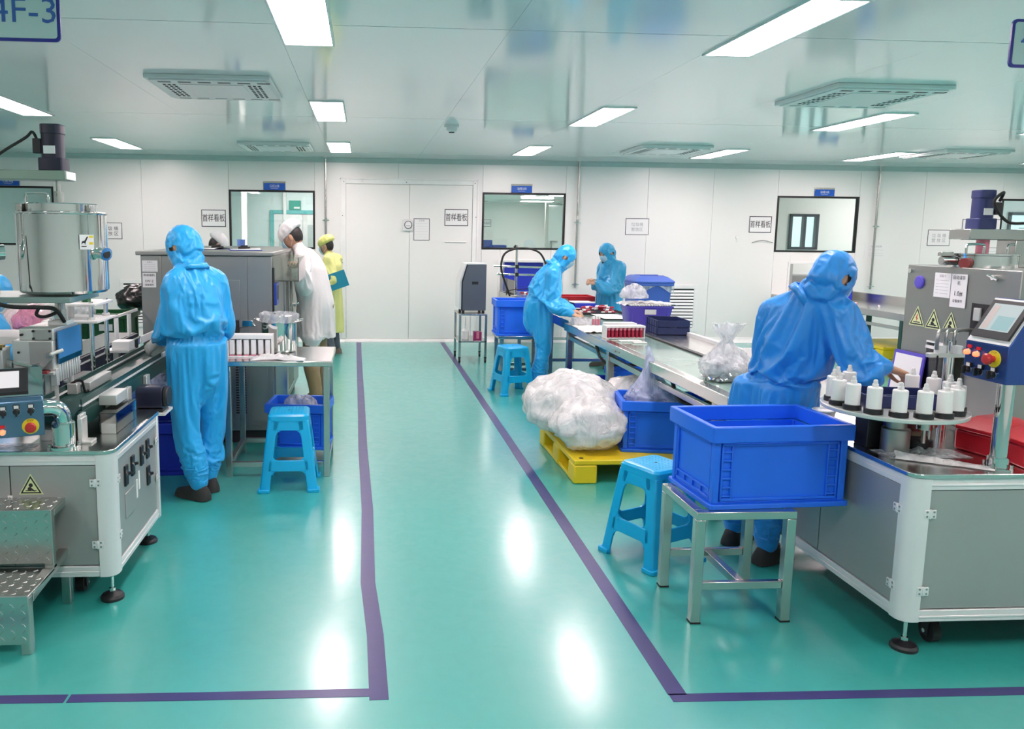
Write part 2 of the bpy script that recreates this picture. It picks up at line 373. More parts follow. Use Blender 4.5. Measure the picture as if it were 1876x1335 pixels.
# skirting with a rounded top, cove at the ceiling, vertical cover strips
def skirting(name, x0, x1):
    prof = [(YB, 0), (YB-.055, 0), (YB-.05, .012), (YB-.032, .028), (YB-.02, .055), (YB-.012, .075), (YB, .08)]
    o = put(name, MB().prismx(prof, x0, x1), 'trim'); return struct(o)
skirting('baseboard_back', XL, -.30); skirting('baseboard_back', 1.72, XR)
struct(put('door_threshold', MB().prismx([(YB, 0), (YB-.05, 0), (YB-.045, .02), (YB-.02, .045), (YB, .05)], -.30, 1.72), 'trim')); bpy.data.objects['door_threshold'].name = 'trim_1'
struct(put('trim_2', MB().prismx([(YB, ZC-.07), (YB-.006, ZC-.07), (YB-.015, ZC-.045), (YB-.04, ZC-.02), (YB-.06, ZC-.006), (YB-.06, ZC), (YB, ZC)], XL, XR), 'cove'))
# windows flush in the wall, black gasket, pane
def window(n, x0, x1, z0, z1):
    r = bpy.data.objects.new('window_%d' % n, None); COL.objects.link(r); struct(r)
    w = .028
    fr = MB().box(x0, x1, YB-.008, YB+WT, z1-w, z1).box(x0, x1, YB-.008, YB+WT, z0, z0+w).box(x0, x0+w, YB-.008, YB+WT, z0+w, z1-w).box(x1-w, x1, YB-.008, YB+WT, z0+w, z1-w)
    put('window_frame', fr, 'frame', r, world=False, bevel=.003)
    put('window_pane', MB().box(x0+w, x1-w, YB+.004, YB+.010, z0+w, z1-w), 'glass', r, world=False)
    return r
for n, ((a, b), (z0, z1)) in enumerate(wins.items()): window(n+1, a, b, z0, z1)
# hatches through the wall with thin steel linings
for n, (a, b, z0, z1) in enumerate(hatch.values()):
    m = MB().box(a-.03, a, YB-.02, YB+.09, z0, z1+.03).box(b, b+.03, YB-.02, YB+.09, z0, z1+.03).box(a, b, YB-.02, YB+.09, z1, z1+.03)
    struct(put('trim_%d' % (3+n), m, 'trim', bevel=.003))
    struct(put('trim_%d' % (5+n), MB().box(a, a+.05, YB-.012, YB+.08, z0, z1).box(b-.05, b, YB-.012, YB+.08, z0, z1), 'pvc', bevel=.003))

# double door with a raised frame
door = bpy.data.objects.new('door_1', None); COL.objects.link(door); struct(door)
dx0, dx1, dz = -.28, 1.62, 2.37
for k, (a, b) in enumerate(((dx0, .67), (.67, dx1))):
    put('door_leaf', MB().box(a+.003, b-.003, YB-.012, YB-.001, .05, dz-.003), 'wall', door, world=False, bevel=.003)
fw = .085
fr = MB()
for (x0, x1, z0, z1) in ((dx0-fw, dx0, .05, dz+fw), (dx1, dx1+fw, .05, dz+fw), (dx0, dx1, dz, dz+fw)):
    fr.box(x0, x1, YB-.03, YB, z0, z1)
fr.box(dx0-fw, dx0-fw+.022, YB-.04, YB-.03, .05, dz+fw).box(dx1+fw-.022, dx1+fw, YB-.04, YB-.03, .05, dz+fw).box(dx0-fw, dx1+fw, YB-.04, YB-.03, dz+fw-.022, dz+fw)
put('door_frame', fr, 'trim', door, world=False, bevel=.004)
scr = MB()
for x in (dx0-.03, .62, dx1+.03): scr.cyl((x, YB-.033, dz+.03), (x, YB-.028, dz+.03), .007, n=8)
for z in (.5, 1.2, 1.9): scr.cyl((dx0-.05, YB-.033, z), (dx0-.05, YB-.028, z), .007, n=8); scr.cyl((dx1+.05, YB-.033, z), (dx1+.05, YB-.028, z), .007, n=8)
put('screw', scr, 'dark', door, world=False)

# tape lines on the floor, a few strips each
def tapeline(n, pts, w):
    g = MB(); L = [Vector((x, y, 0)) for x, y in pts]; A = []; B = []
    for i, p in enumerate(L):
        t = (L[min(i+1, len(L)-1)]-L[max(i-1, 0)]).normalized(); nrm = Vector((-t.y, t.x, 0))
        j = rnd.uniform(-.003, .003); A.append(p+nrm*(w/2+j)); B.append(p-nrm*(w/2-j))
    up = Vector((0, 0, .0012))
    rings = [[A[i], B[i], B[i]+up, A[i]+up] for i in range(len(L))]
    return struct(put('trim_%d' % n, g.loft(rings), 'tape', smooth=20))
tapeline(11, [(-.085, 11.93), (-.055, 9.5), (-.03, 7.6), (-.008, 6.0), (.02, 4.6), (.02, 3.6), (.05, 3.1), (.055, 2.64)], .07)
tapeline(12, [(1.19, 11.93), (1.185, 9.6), (1.175, 7.0), (1.16, 4.4), (1.145, 3.0), (1.14, 2.62)], .07)
tapeline(13, [(.02, 2.685), (-.6, 2.69), (-1.05, 2.70)], .05); tapeline(14, [(-1.06, 2.702), (-1.8, 2.715), (-3.6, 2.74)], .05)
tapeline(15, [(1.11, 2.60), (1.7, 2.598), (2.4, 2.585), (4.2, 2.56)], .05)

# ------------------------------------------------------------------ ceiling lights: recessed panels in rows
LX = [-3.13, -.325, 2.18, 4.70, 6.92, 9.6]; LY = [1.1, 4.25, 7.45, 10.52]
proto = None
names = {-3.13: 'far left', -.325: 'left of the double door axis', 2.18: 'above the long conveyor', 4.70: 'second from the right', 6.92: 'furthest right', 9.6: 'outermost'}
for i, x in enumerate(LX):
    for j, y in enumerate(LY):
        col = ['leftmost', 'second', 'third', 'fourth', 'fifth', 'sixth'][i]
        lab = 'lit ceiling panel in the %s row from the left, %s' % (col, ['overhead near the viewer', 'nearest in view', 'middle of the row', 'closest to the back wall'][j])
        if proto is None:
            proto = thing('ceiling_light', lab, 'ceiling light', (x, y, ZC), 0, 'recessed ceiling lights')
            g = MB()
            for (a, b, c, d) in ((-.15, .15, -.60, -.575), (-.15, .15, .575, .60), (-.15, -.135, -.575, .575), (.135, .15, -.575, .575)): g.box(a, b, c, d, -.012, .005)
            put('frame', g, 'white', proto, world=False, bevel=.003)
            put('diffuser', MB().box(-.135, .135, -.575, .575, -.006, .004), 'diffuser', proto, world=False)
        else: dup(proto, (x, y, ZC), 0, lab)

# ------------------------------------------------------------------ air-conditioning cassettes under the ceiling
def cassette(x0, y0, label, first=[None]):
    if first[0]: return dup(first[0], (x0, y0, ZC), 0, label)
    t = thing('air_conditioner', label, 'air conditioner', (x0, y0, ZC), 0, 'ceiling cassette units'); first[0] = t
    s = .44
    put('casing', MB().box(-s, s, -s, s, -.030, .0), 'white', t, world=False, bevel=.006)
    put('face', MB().box(-s+.03, s-.03, -s+.03, s-.03, -.040, -.030), 'white', t, world=False, bevel=.004)
    put('grille', MB().box(-.23, .23, -.27, .27, -.044, -.040), 'alu', t, world=False, bevel=.003)
    for sy in (-1, 1):
        for k in range(6):
            x = -.36+.14*k; put('slot', MB().box(x, x+.09, sy*.345-.018, sy*.345+.018, -.0415, -.039), 'black' if sy < 0 else 'backing', t, world=False)
    for sx in (-1, 1):
        h = MB()
        for a in range(3):
            for b in range(8): h.cbox((sx*(.27+.035*a), -.24+.068*b, -.0405), (.02, .032, .003))
        put('vent_hole', h, 'dark', t, world=False, kind='stuff')
    return t
cassette(-1.11, 6.27, 'white ceiling air conditioner above the left worker and cooling tunnel')
cassette(3.78, 6.03, 'white ceiling air conditioner above the right-hand worker, nearest on the right')
cassette(-1.12, 10.45, 'white ceiling air conditioner close to the back wall above the lab coats')
cassette(3.79, 10.02, 'white ceiling air conditioner close to the back wall above the wheeled bin')
cassette(7.55, 9.92, 'white ceiling air conditioner furthest to the right by the back wall')
t = thing('smoke_detector', 'small white smoke detector on the ceiling in front of the door', 'smoke detector', (.88, 8.21, ZC))
put('base', MB().lathe([(.075, 0), (.075, -.02), (.07, -.025)], 20, (.88, 8.21, ZC)), 'whitep', t)
put('sensor', MB().lathe([(.055, -.025), (.05, -.055), (.032, -.07)], 20, (.88, 8.21, ZC)), 'whitep', t)
put('lens', MB().lathe([(.03, -.07), (.028, -.078)], 16, (.88, 8.21, ZC)), 'dark', t)

# ------------------------------------------------------------------ hanging number signs
def hang_sign(x0, x1, z0, z1, y, word, label, tx):
    t = thing('hanging_sign', label, 'sign', ((x0+x1)/2, y, z0))
    P = rrect(x0, x1, z0, z1, .02, 4)
    put('border', MB().prismy(P, y-.004, y+.004), 'signedge', t)
    P = rrect(x0+.012, x1-.012, z0+.012, z1-.012, .012, 4)
    put('face', MB().prismy(P, y-.0055, y+.0055), 'signface', t)
    text('lettering', word, .130, (tx, y-.0065, (z0+z1)/2+.012), (1,0,0), (0,0,1), 'inkb', t, 1.08)
    for x in (x0+.06, x1-.06): put('wire', MB().cyl((x, y, z1-.01), (x, y, ZC), .0012, n=6), 'alu', t)
hang_sign(-1.51, -1.148, 2.36, 2.55, 3.2, '4F-3', 'pale sign lettered 4F-3 in blue hanging above the left machine', -1.277)
hang_sign(2.625, 3.0, 2.355, 2.545, 3.2, '4F-4', 'pale blue-edged sign hanging above the right machine, cut by the picture edge', 2.79)
# ================================================================== rooms seen through the windows
def shell(tagname, x0, x1, y1, zc, wallm, hole=None):
    y0 = YB+WT+.012
    g = MB().box(x0-.05, x0, y0, y1, 0, zc).box(x1, x1+.05, y0, y1, 0, zc)
    if hole:
        e = x0
        for a, b, c, d in hole: g.box(e, a, y1, y1+.1, 0, zc).box(a, b, y1, y1+.1, 0, c).box(a, b, y1, y1+.1, d, zc); e = b
        g.box(e, x1, y1, y1+.1, 0, zc)
    else: g.box(x0, x1, y1, y1+.1, 0, zc)
    struct(put('wall_'+tagname, g, wallm))
    struct(put('ceiling_'+tagname, MB().box(x0-.05, x1+.05, y0, y1+.1, zc, zc+.05), 'ceil'))
shell('far_left', -6.5, .45, 17.0, 2.70, 'tealwall')
shell('far_middle', .55, 4.95, 20.0, 2.42, 'wall')
shell('far_right', 5.05, 15.0, 14.5, 2.74, 'wall', [(7.93, 8.49, 1.42, 2.08), (12.22, 13.6, 1.35, 2.16)])
struct(put('floor_far_right', MB().box(12.7, 15.1, 12.05, 14.7, -.1, 0), 'floor'))
struct(put('floor_far', MB().box(.45, 5.0, 17.3, 20.2, -.1, 0), 'floor'))
def far_light(x, y, z, sx, sy, label):
    t = thing('ceiling_light', label, 'ceiling light', (x, y, z))
    put('frame', MB().box(x-sx/2-.02, x+sx/2+.02, y-sy/2-.02, y+sy/2+.02, z-.03, z), 'white', t)
    put('diffuser', MB().box(x-sx/2, x+sx/2, y-sy/2, y+sy/2, z-.036, z-.03), emit('far_lit_diffuser', LIGHT_COL, LIGHT*(1.0 if x < 0 else 1.7)), t)
far_light(-1.9, 13.0, 2.70, 1.0, .6, 'bright square light just inside the left window of the far room')
far_light(-1.35, 15.2, 2.70, 1.3, .16, 'upper strip light in the room behind the left window')
far_light(-1.0, 16.1, 2.70, 1.5, .16, 'lower strip light in the room behind the left window')
far_light(1.9, 14.6, 2.42, .9, .25, 'longer strip light in the room behind the middle window')
far_light(1.5, 16.6, 2.42, .8, .25, 'lower left strip light behind the middle window')
far_light(3.9, 15.2, 2.42, .7, .25, 'short strip light at the right behind the middle window')
far_light(3.9, 18.0, 2.42, .7, .25, 'deepest strip light behind the middle window')
far_light(9.5, 13.2, 2.74, 1.2, .3, 'ceiling light in the room behind the right-hand window')
# room behind the first window: white column, teal-framed door, exit sign
struct(put('trim_21', MB().box(-2.06, -1.98, 13.6, 13.7, 0, 2.70), 'white'))
struct(put('trim_22', MB().box(-1.70, -1.64, 16.9, 16.99, 0, 2.70), 'white'))
d2 = bpy.data.objects.new('door_2', None); COL.objects.link(d2); struct(d2)
put('door_frame', MB().box(-1.98, -1.90, 16.93, 17.0, 0, 2.10).box(-.70, -.62, 16.93, 17.0, 0, 2.10).box(-1.90, -.70, 16.93, 17.0, 2.02, 2.10), 'tealframe', d2, world=False, bevel=.004)
put('door_leaf', MB().box(-1.90, -1.302, 16.95, 16.99, 0, 2.02).box(-1.298, -.70, 16.95, 16.99, 0, 2.02), 'alu', d2, world=False, bevel=.004)
put('door_pane', MB().box(-1.80, -1.40, 16.945, 16.95, 1.0, 1.80).box(-1.2, -.8, 16.945, 16.95, 1.0, 1.80), 'cove', d2, world=False)
t = thing('exit_sign', 'green sign above the teal door seen through the left window', 'sign', (-1.45, 16.97, 2.11))
put('plate', MB().box(-1.58, -1.34, 16.95, 16.99, 2.11, 2.30), 'exitg', t); put('panel', MB().box(-1.48, -1.36, 16.945, 16.95, 2.13, 2.17), 'paper', t)
# room behind the middle window: door and paper sign
d3 = bpy.data.objects.new('door_3', None); COL.objects.link(d3); struct(d3)
put('door_leaf', MB().box(4.15, 4.85, 17.9, 17.94, 0, 2.3), 'white', d3, world=False, bevel=.004)
put('door_frame', MB().box(4.08, 4.15, 17.88, 17.95, 0, 2.38).box(4.85, 4.92, 17.88, 17.95, 0, 2.38), 'pvc', d3, world=False, bevel=.004)
put('door_handle', MB().box(4.2, 4.23, 17.82, 17.9, 1.25, 1.5).box(4.2, 4.36, 17.82, 17.85, 1.48, 1.51), 'satin', d3, world=False)
def paper(name, x0, x1, z0, z1, y, label, lines, border='frameb', ink='ink', bw=.010, cat='paper sign', squash=1.0):
    """sheet of paper on a wall with a printed border and lettering; lines: (text, size, dz from centre, spacing)"""
    t = thing(name, label, cat, ((x0+x1)/2, y, z0))
    put('sheet', MB().box(x0, x1, y-.003, y, z0, z1), border if bw else 'paper', t)
    if bw: put('print_area', MB().box(x0+bw, x1-bw, y-.0036, y-.003, z0+bw, z1-bw), 'paper', t)
    for (s, size, dz, sp) in lines:
        text('lettering', s, size, ((x0+x1)/2, y-.0042, (z0+z1)/2+dz), (1,0,0), (0,0,1), ink, t, squash, 'CENTER', sp, bold=.006 if '首样' in s else 0)
    return t
paper('paper_sign', 2.95, 3.18, 1.83, 2.0, 19.99, 'framed paper sign on the far wall behind the middle window', [('样品区', .07, 0, 1)], cat='paper sign')
# bench inside the middle window with blue boxes; blue tub inside the left window
struct(put('trim_23', MB().box(.6, 4.9, 12.08, 12.55, 1.36, 1.42), 'alu'))
struct(put('trim_24', MB().box(-6.4, .4, 12.08, 12.55, 1.36, 1.40), 'alu'))
tag(put('blue_box', MB().box(1.80, 1.96, 12.14, 12.40, 1.42, 1.56), 'bin', bevel=.01, loc=(1.88, 12.27, 1.42)), 'upright blue box on the sill inside the middle window', 'box')
tag(put('blue_box', MB().box(1.965, 2.18, 12.14, 12.42, 1.42, 1.485), 'bin', bevel=.01, loc=(2.07, 12.27, 1.42)), 'low flat blue box on the sill inside the middle window', 'box')
tag(put('blue_tub', MB().lathe([(.05, 0), (.058, .02), (.06, .11), (.064, .13)], 16, (-1.88, 12.3, 1.40)), 'bin', loc=(-1.88, 12.3, 1.40)), 'small blue tub inside the left window', 'tub')
# room behind the right-hand window: outside window with dark frame, building beyond
w6 = bpy.data.objects.new('window_6', None); COL.objects.link(w6); struct(w6)
def outer_window(r, a, b, c, d, mid):
    g = MB(); m = 'motord'
    for (p, q, r_, s) in ((a, a+.05, c, d), (b-.05, b, c, d), (a, b, c, c+.05), (a, b, d-.05, d), (mid-.025, mid+.025, c, d)): g.box(p, q, 14.46, 14.56, r_, s)
    put('window_frame', g, m, r, world=False, bevel=.004); put('window_pane', MB().box(a+.05, mid-.025, 14.5, 14.506, c+.05, d-.05), 'glass', r, world=False); put('window_pane', MB().box(mid+.025, b-.05, 14.52, 14.526, c+.05, d-.05), 'glass', r, world=False)
outer_window(w6, 7.93, 8.49, 1.42, 2.08, 8.22)
w7 = bpy.data.objects.new('window_7', None); COL.objects.link(w7); struct(w7); outer_window(w7, 12.22, 13.6, 1.35, 2.16, 12.95)
bld = thing('far_building', 'pale building outside, seen through two windows on the right', 'building', (20, 30, -10))
put('wall', MB().box(12, 44, 30, 34, -10, 14), 'facade', bld)
for k in range(14):
    for j in range(3):
        x = 9+2.1*k; z = -2.2+2.8*j
        w = put('window', MB().box(x, x+1.15, 29.97, 30.0, z, z+1.5), 'facadew', bld)
for j in range(4): put('ledge', MB().box(8, 40, 29.85, 30, -3.0+2.8*j, -2.85+2.8*j), 'white', bld)

# ================================================================== things on the back wall
Y = YB
def kanban(x0, z0, label): paper('paper_sign', x0, x0+.355, z0, z0+.25, Y-.001, label, [('首样看板', .118, -.004, 1.0)], bw=.011, squash=.70)
kanban(-2.405, 1.715, 'framed paper sign with four bold characters left of the left window')
kanban(1.20, 1.765, 'framed paper sign with four bold characters on the double door'); bpy.data.objects[-1].name if False else None
kanban(5.925, 1.715, 'framed paper sign with four bold characters beside the right window')
paper('paper_sign', 3.98, 4.345, 1.66, 1.91, Y-.001, 'framed paper sign with two lines above the wheeled bin', [('垃圾桶', .062, .03, 1.05), ('暂放区', .062, -.045, 1.0)], ink='inkg', bw=.008)
paper('paper_sign', 8.82, 9.19, 1.54, 1.79, Y-.001, 'framed paper sign with widely spaced characters above the right machine', [('垃 圾 桶', .066, .03, 1.0), ('暂 放 区', .066, -.045, 1.0)], ink='inkg', bw=.008)
paper('paper_sign', -3.90, -3.56, 1.52, 1.76, Y-.001, 'framed paper sign half hidden by the steel tank', [('垃 圾 桶', .066, .03, 1.0), ('暂 放 区', .066, -.045, 1.0)], bw=.008)
paper('paper_sign', 9.37, 10.02, 1.64, 1.96, Y-.001, 'large framed paper sign behind the blue motor on the right', [('首样看板', .11, -.06, 1.0)], ink='inkg', bw=.009)
paper('notice_sheet', 7.81, 8.19, 1.33, 1.565, Y-.001, 'plain pale notice sheet taped behind the steel pipe on the right', [('设备点检表', .035, .07, 1), ('————————', .03, .02, 1), ('————————', .03, -.03, 1), ('————————', .03, -.07, 1)], ink='inkg', bw=0, cat='notice')
paper('notice_sheet', 9.72, 10.0, 1.20, 1.52, Y-.001, 'printed notice sheet low behind the right machine tank', [('————', .05, .1, 1), ('————', .05, .04, 1), ('————', .05, -.02, 1)], ink='inkg', bw=.006, cat='notice')
t = paper('notice_sheet', .735, .975, 1.545, 1.87, Y-.013, 'framed record sheet on the double door beside the gauge', [('记录表', .03, .13, 1)]+[('———————', .026, .09-.04*k, 1) for k in range(6)], ink='inkg', bw=.008, cat='notice')
for o in [o for o in bpy.data.objects if o.get('label') == 'framed paper sign with four bold characters on the double door']: o.location.y -= .012
t = thing('pressure_gauge', 'round pressure gauge in a pale square case on the door', 'gauge', (.64, Y-.012, 1.69))
put('case', MB().prismy(rrect(.565, .715, 1.685, 1.86, .03, 4), Y-.045, Y-.012), 'alu', t, bevel=.004)
G = MB(); G.T = Matrix.Translation((.652, Y-.045, 1.775)) @ Matrix.Rotation(R(90), 4, 'X')
put('bezel', G.lathe([(.058, 0), (.058, .012), (.05, .014), (.05, .006)], 24), 'black', t)
G = MB(); G.T = Matrix.Translation((.652, Y-.0515, 1.775)) @ Matrix.Rotation(R(90), 4, 'X')
put('dial', G.lathe([(.05, 0), (.05, .002)], 24), 'paper', t)
put('needle', MB().box(.62, .685, Y-.0545, Y-.0535, 1.755, 1.76), 'ink', t)
for (x0, x1, z, lab, arc) in ((1.21, 1.53, 1.525, 'thin pale strip fixed on the right door leaf', 0), (5.98, 6.31, 1.56, 'thin dark curved wire on the wall by the right window', .035)):
    pts = [(x0+(x1-x0)*k/8, Y-.02, z+arc*math.sin(PI*k/8)) for k in range(9)]
    tag(put('door_pull' if not arc else 'curved_wire', MB().tube(pts, .008 if not arc else .004, 8), 'alu' if not arc else 'black', loc=(x0, Y-.02, z)), lab, 'handle' if not arc else 'wire')
tag(put('wall_hook', MB().ball((5.74, Y-.008, 1.64), (.022, .008, .03), 12, 8).tube([(5.74, Y-.012, 1.62), (5.745, Y-.02, 1.585), (5.75, Y-.012, 1.565)], .004, 6), 'whitep', loc=(5.74, Y, 1.6)), 'small white adhesive hook on the wall left of the right window', 'hook')
def blue_plate(x0, z0, word, label):
    t = thing('room_sign', label, 'sign', (x0+.16, Y-.01, z0))
    put('holder', MB().box(x0-.006, x0+.316, Y-.012, Y, z0, z0+.125), 'acrylic', t, bevel=.002)
    put('plate', MB().box(x0, x0+.31, Y-.016, Y-.012, z0, z0+.10), 'bluesign', t)
    text('lettering', word, .042, (x0+.155, Y-.0175, z0+.056), (1,0,0), (0,0,1), 'paper', t)
    put('line', MB().box(x0+.10, x0+.21, Y-.0172, Y-.0165, z0+.022, z0+.026), 'paper', t)
blue_plate(-1.485, 2.262, '口红2线', 'blue room sign above the left window')
blue_plate(2.205, 2.272, '油膏2线', 'blue room sign above the middle window')
blue_plate(6.93, 2.285, '油膏3线', 'blue room sign above the right window')
blue_plate(-5.30, 2.275, '口红1线', 'blue room sign above the far left window, behind the tank')
# louvred return-air grilles
def louvre(x0, x1, z0, z1, label):
    t = thing('wall_vent', label, 'vent', ((x0+x1)/2, Y, z0))
    put('frame', MB().box(x0, x1, Y-.02, Y, z1-.06, z1).box(x0, x1, Y-.02, Y, z0, z0+.06).box(x0, x0+.05, Y-.02, Y, z0+.06, z1-.06).box(x1-.05, x1, Y-.02, Y, z0+.06, z1-.06), 'trim', t, bevel=.004)
    put('backing', MB().box(x0+.05, x1-.05, Y-.002, Y-.0005, z0+.06, z1-.06), 'dark', t)
    n = 12
    for k in range(n):
        z = z0+.07+(z1-z0-.14)*k/n
        put('slat', MB().prismx([(Y-.018, z), (Y-.016, z), (Y-.002, z+.032), (Y-.006, z+.034), (Y-.02, z+.006)], x0+.05, x1-.05), 'trim', t)
louvre(4.50, 5.16, .17, .90, 'white louvred wall vent beside the wheeled bin')
louvre(-3.62, -2.92, .22, .93, 'white louvred wall vent behind the cooling tunnel at the left')
# steel conduits down the wall with clamps
def conduit(x, zb, label):
    t = thing('steel_pipe', label, 'pipe', (x, Y-.04, zb))
    put('pipe', MB().cyl((x, Y-.04, zb), (x, Y-.04, ZC-.002), .017, n=12), 'steel', t)
    put('flange', MB().cyl((x, Y-.04, ZC-.012), (x, Y-.04, ZC), .032, n=16), 'chrome', t)
    for z in (1.83, .9):
        put('clamp', MB().cyl((x, Y-.04, z-.02), (x, Y-.04, z+.02), .026, n=12).box(x-.006, x+.006, Y-.04, Y, z-.006, z+.006).cyl((x-.05, Y-.05, z), (x+.05, Y-.05, z), .009, n=8), 'chrome', t)
conduit(-.575, .85, 'vertical steel pipe on the wall left of the double door')
conduit(3.22, .85, 'vertical steel pipe on the wall right of the middle window')
conduit(7.93, .85, 'vertical steel pipe on the wall right of the right window')
# ================================================================== repeated furniture
def ring(g, x0, x1, y0, y1, z0, z1, t):
    return g.box(x0, x1, y0, y0+t, z0, z1).box(x0, x1, y1-t, y1, z0, z1).box(x0, x0+t, y0+t, y1-t, z0, z1).box(x1-t, x1, y0+t, y1-t, z0, z1)
def ring_loft(g, x0, x1, y0, y1, z0, z1, t, r=.012):
    o = rrect(x0, x1, y0, y1, r, 3); i = rrect(x0+t, x1-t, y0+t, y1-t, r*.6, 3)
    n = len(o); R4 = [[(x, y, z0) for x, y in o], [(x, y, z1) for x, y in o], [(x, y, z1) for x, y in i], [(x, y, z0) for x, y in i]]
    return g.loft(R4, cap=False, closed=True)
def crate(L, Wd, H, loc, rz, label, m='crate', group='blue folding crates'):
    t = thing('folding_crate', label, 'crate', loc, rz, group)
    a, b = L/2, Wd/2; rim = H*.19; e = .014; kw = dict(world=False)
    put('base', MB().prism(rrect(-a, a, -b, b, .012, 3), 0, .022).box(-a+.02, a-.02, -b+.02, b-.02, .022, .03), m, t, .003, **kw)
    put('rim', ring_loft(MB(), -a-.006, a+.006, -b-.006, b+.006, H-rim, H, .026), m, t, .004, **kw)
    for sx in (-1, 1):
        for sy in (-1, 1):
            put('corner_post', MB().box(min(sx*(a-e), sx*(a-e-.030)), max(sx*(a-e), sx*(a-e-.030)), min(sy*(b-e), sy*(b-e-.030)), max(sy*(b-e), sy*(b-e-.030)), .022, H-rim), m, t, .004, **kw)
    zt = H-rim-.008
    for s in (-1, 1):
        y0, y1 = sorted((s*(b-e-.012), s*(b-e-.022)))
        w = put('wall_panel', MB().box(-a+e+.03, a-e-.03, y0, y1, .03, H-rim), m, t, **kw)
        yo0, yo1 = sorted((s*(b-e-.012), s*(b-e-.002))); g = MB()
        x0, x1 = -a+e+.036, a-e-.036
        g.box(x0, x1, yo0, yo1, zt-.012, zt).box(x0, x1, yo0, yo1, .032, .044).box(x0, x0+.008, yo0, yo1, .03, zt).box(x1-.008, x1, yo0, yo1, .03, zt)
        for k in range(6):
            z = .05+(zt-.09)*k/5
            g.box(x0+.008, x0+.045, yo0, yo1-.003*s if s > 0 else yo1, z, z+.008).box(x1-.045, x1-.008, yo0, yo1, z, z+.008)
        g.box(x0+.045, x0+.051, yo0, yo1, .044, zt).box(x1-.051, x1-.045, yo0, yo1, .044, zt)
        put('rib', g, m, w, .0015, **kw, seg=1)
        xo0, xo1 = sorted((s*(a-e-.012), s*(a-e-.022)))
        w = put('wall_panel', MB().box(xo0, xo1, -b+e+.03, b-e-.03, .03, H-rim), m, t, **kw)
        xo0, xo1 = sorted((s*(a-e-.012), s*(a-e-.002))); g = MB(); y0, y1 = -b+e+.036, b-e-.036
        g.box(xo0, xo1, y0, y1, zt-.012, zt).box(xo0, xo1, y0, y1, .032, .044).box(xo0, xo1, y0, y0+.008, .03, zt).box(xo0, xo1, y1-.008, y1, .03, zt)
        g.box(xo0, xo1, y0, y1, .07, .078)
        for k in range(5): y = y0+(y1-y0)*k/4; g.box(xo0, xo1, y-.003, y+.003, .044, .07)
        put('rib', g, m, w, .0015, **kw, seg=1)
    return t
def stool(loc, rz, label, first=[None]):
    if first[0]: return dup(first[0], loc, rz, label)
    t = thing('plastic_stool', label, 'stool', loc, rz, 'turquoise plastic stools'); first[0] = t
    H, hb, ht, lw, th = .50, .185, .125, .062, .012; kw = dict(world=False)
    def hw(z): return hb+(ht-hb)*z/H
    # seat with rounded edge and raised dots
    put('seat', MB().loft([[(x, y, z) for x, y in rrect(-w, w, -w, w, r, 5)] for w, r, z in ((hw(.455)+.002, .03, .455), (hw(.48)+.003, .03, .485), (ht-.004, .03, .497), (ht-.018, .028, H))]), 'stool', t, **kw)
    d = MB()
    for i in range(-4, 5):
        for j in range(-4, 5):
            if (i, j) != (0, 0): d.ball((i*.022, j*.022, H), (.006, .006, .0025), 8, 4)
    put('seat_dots', d, 'stool', t, kind='stuff', **kw)
    put('seat_hole', MB().cyl((0, 0, H-.001), (0, 0, H+.001), .008, n=12), 'dark', t, **kw)
    for sx in (-1, 1):
        for sy in (-1, 1):
            rings = []
            for z, l in ((0, lw*1.1), (.03, lw*1.02), (.15, lw), (.35, lw), (.46, lw*1.2)):
                w = hw(z); o = .012
                P = [(w, w-l), (w, w-o), (w-.004, w-.004), (w-o, w), (w-l, w), (w-l, w-th), (w-th-.012, w-th-.012), (w-th, w-l)]
                if sx*sy < 0: P = P[::-1]
                rings.append([(sx*x, sy*y, z) for x, y in P])
            leg = put('leg', MB().loft(rings), 'stool', t, .004, **kw)
            w = hb+.012
            rings = [[(sx*x, sy*y, z) for x, y in [(w, w-.075), (w, w-.01), (w-.01, w), (w-.075, w), (w-.075, w-.03), (w-.03, w-.03), (w-.03, w-.075)]] for z in (0, .022)]
            put('foot_lip', MB().loft(rings), 'stool', leg, .004, **kw)
    for k in range(4):
        Rz = Matrix.Rotation(k*PI/2, 4, 'Z')
        for nm, zs in (('stretcher', (.135, .205)), ('apron', (.395, .47))):
            g = MB(); g.T = Rz; q = []
            for z in zs:
                w = hw(z); q.append([(-w+lw*.6, -w, z), (w-lw*.6, -w, z), (w-lw*.6, -w+th, z), (-w+lw*.6, -w+th, z)])
            put(nm, g.loft(q), 'stool', t, .004, **kw)
        # rounded gussets in the corners of the openings
        g = MB(); g.T = Rz
        for z0, up in ((.395, -1), (.205, 1), (.135, -1)):
            for sx in (-1, 1):
                w = hw(z0)-lw*.98; c = .034
                pts = [(0, 0)]+[(c-c*math.sin(a), c-c*math.cos(a)) for a in [k2*PI/2/5 for k2 in range(6)]]
                P = [(sx*(w-px), z0+up*pz) for px, pz in pts]
                f = [(x, -hw(z)+.001, z) for x, z in P]; bk = [(x, -hw(z)+th-.001, z) for x, z in P]
                g.loft([f, bk])
        put('gusset', g, 'stool', t, **kw)
    return t
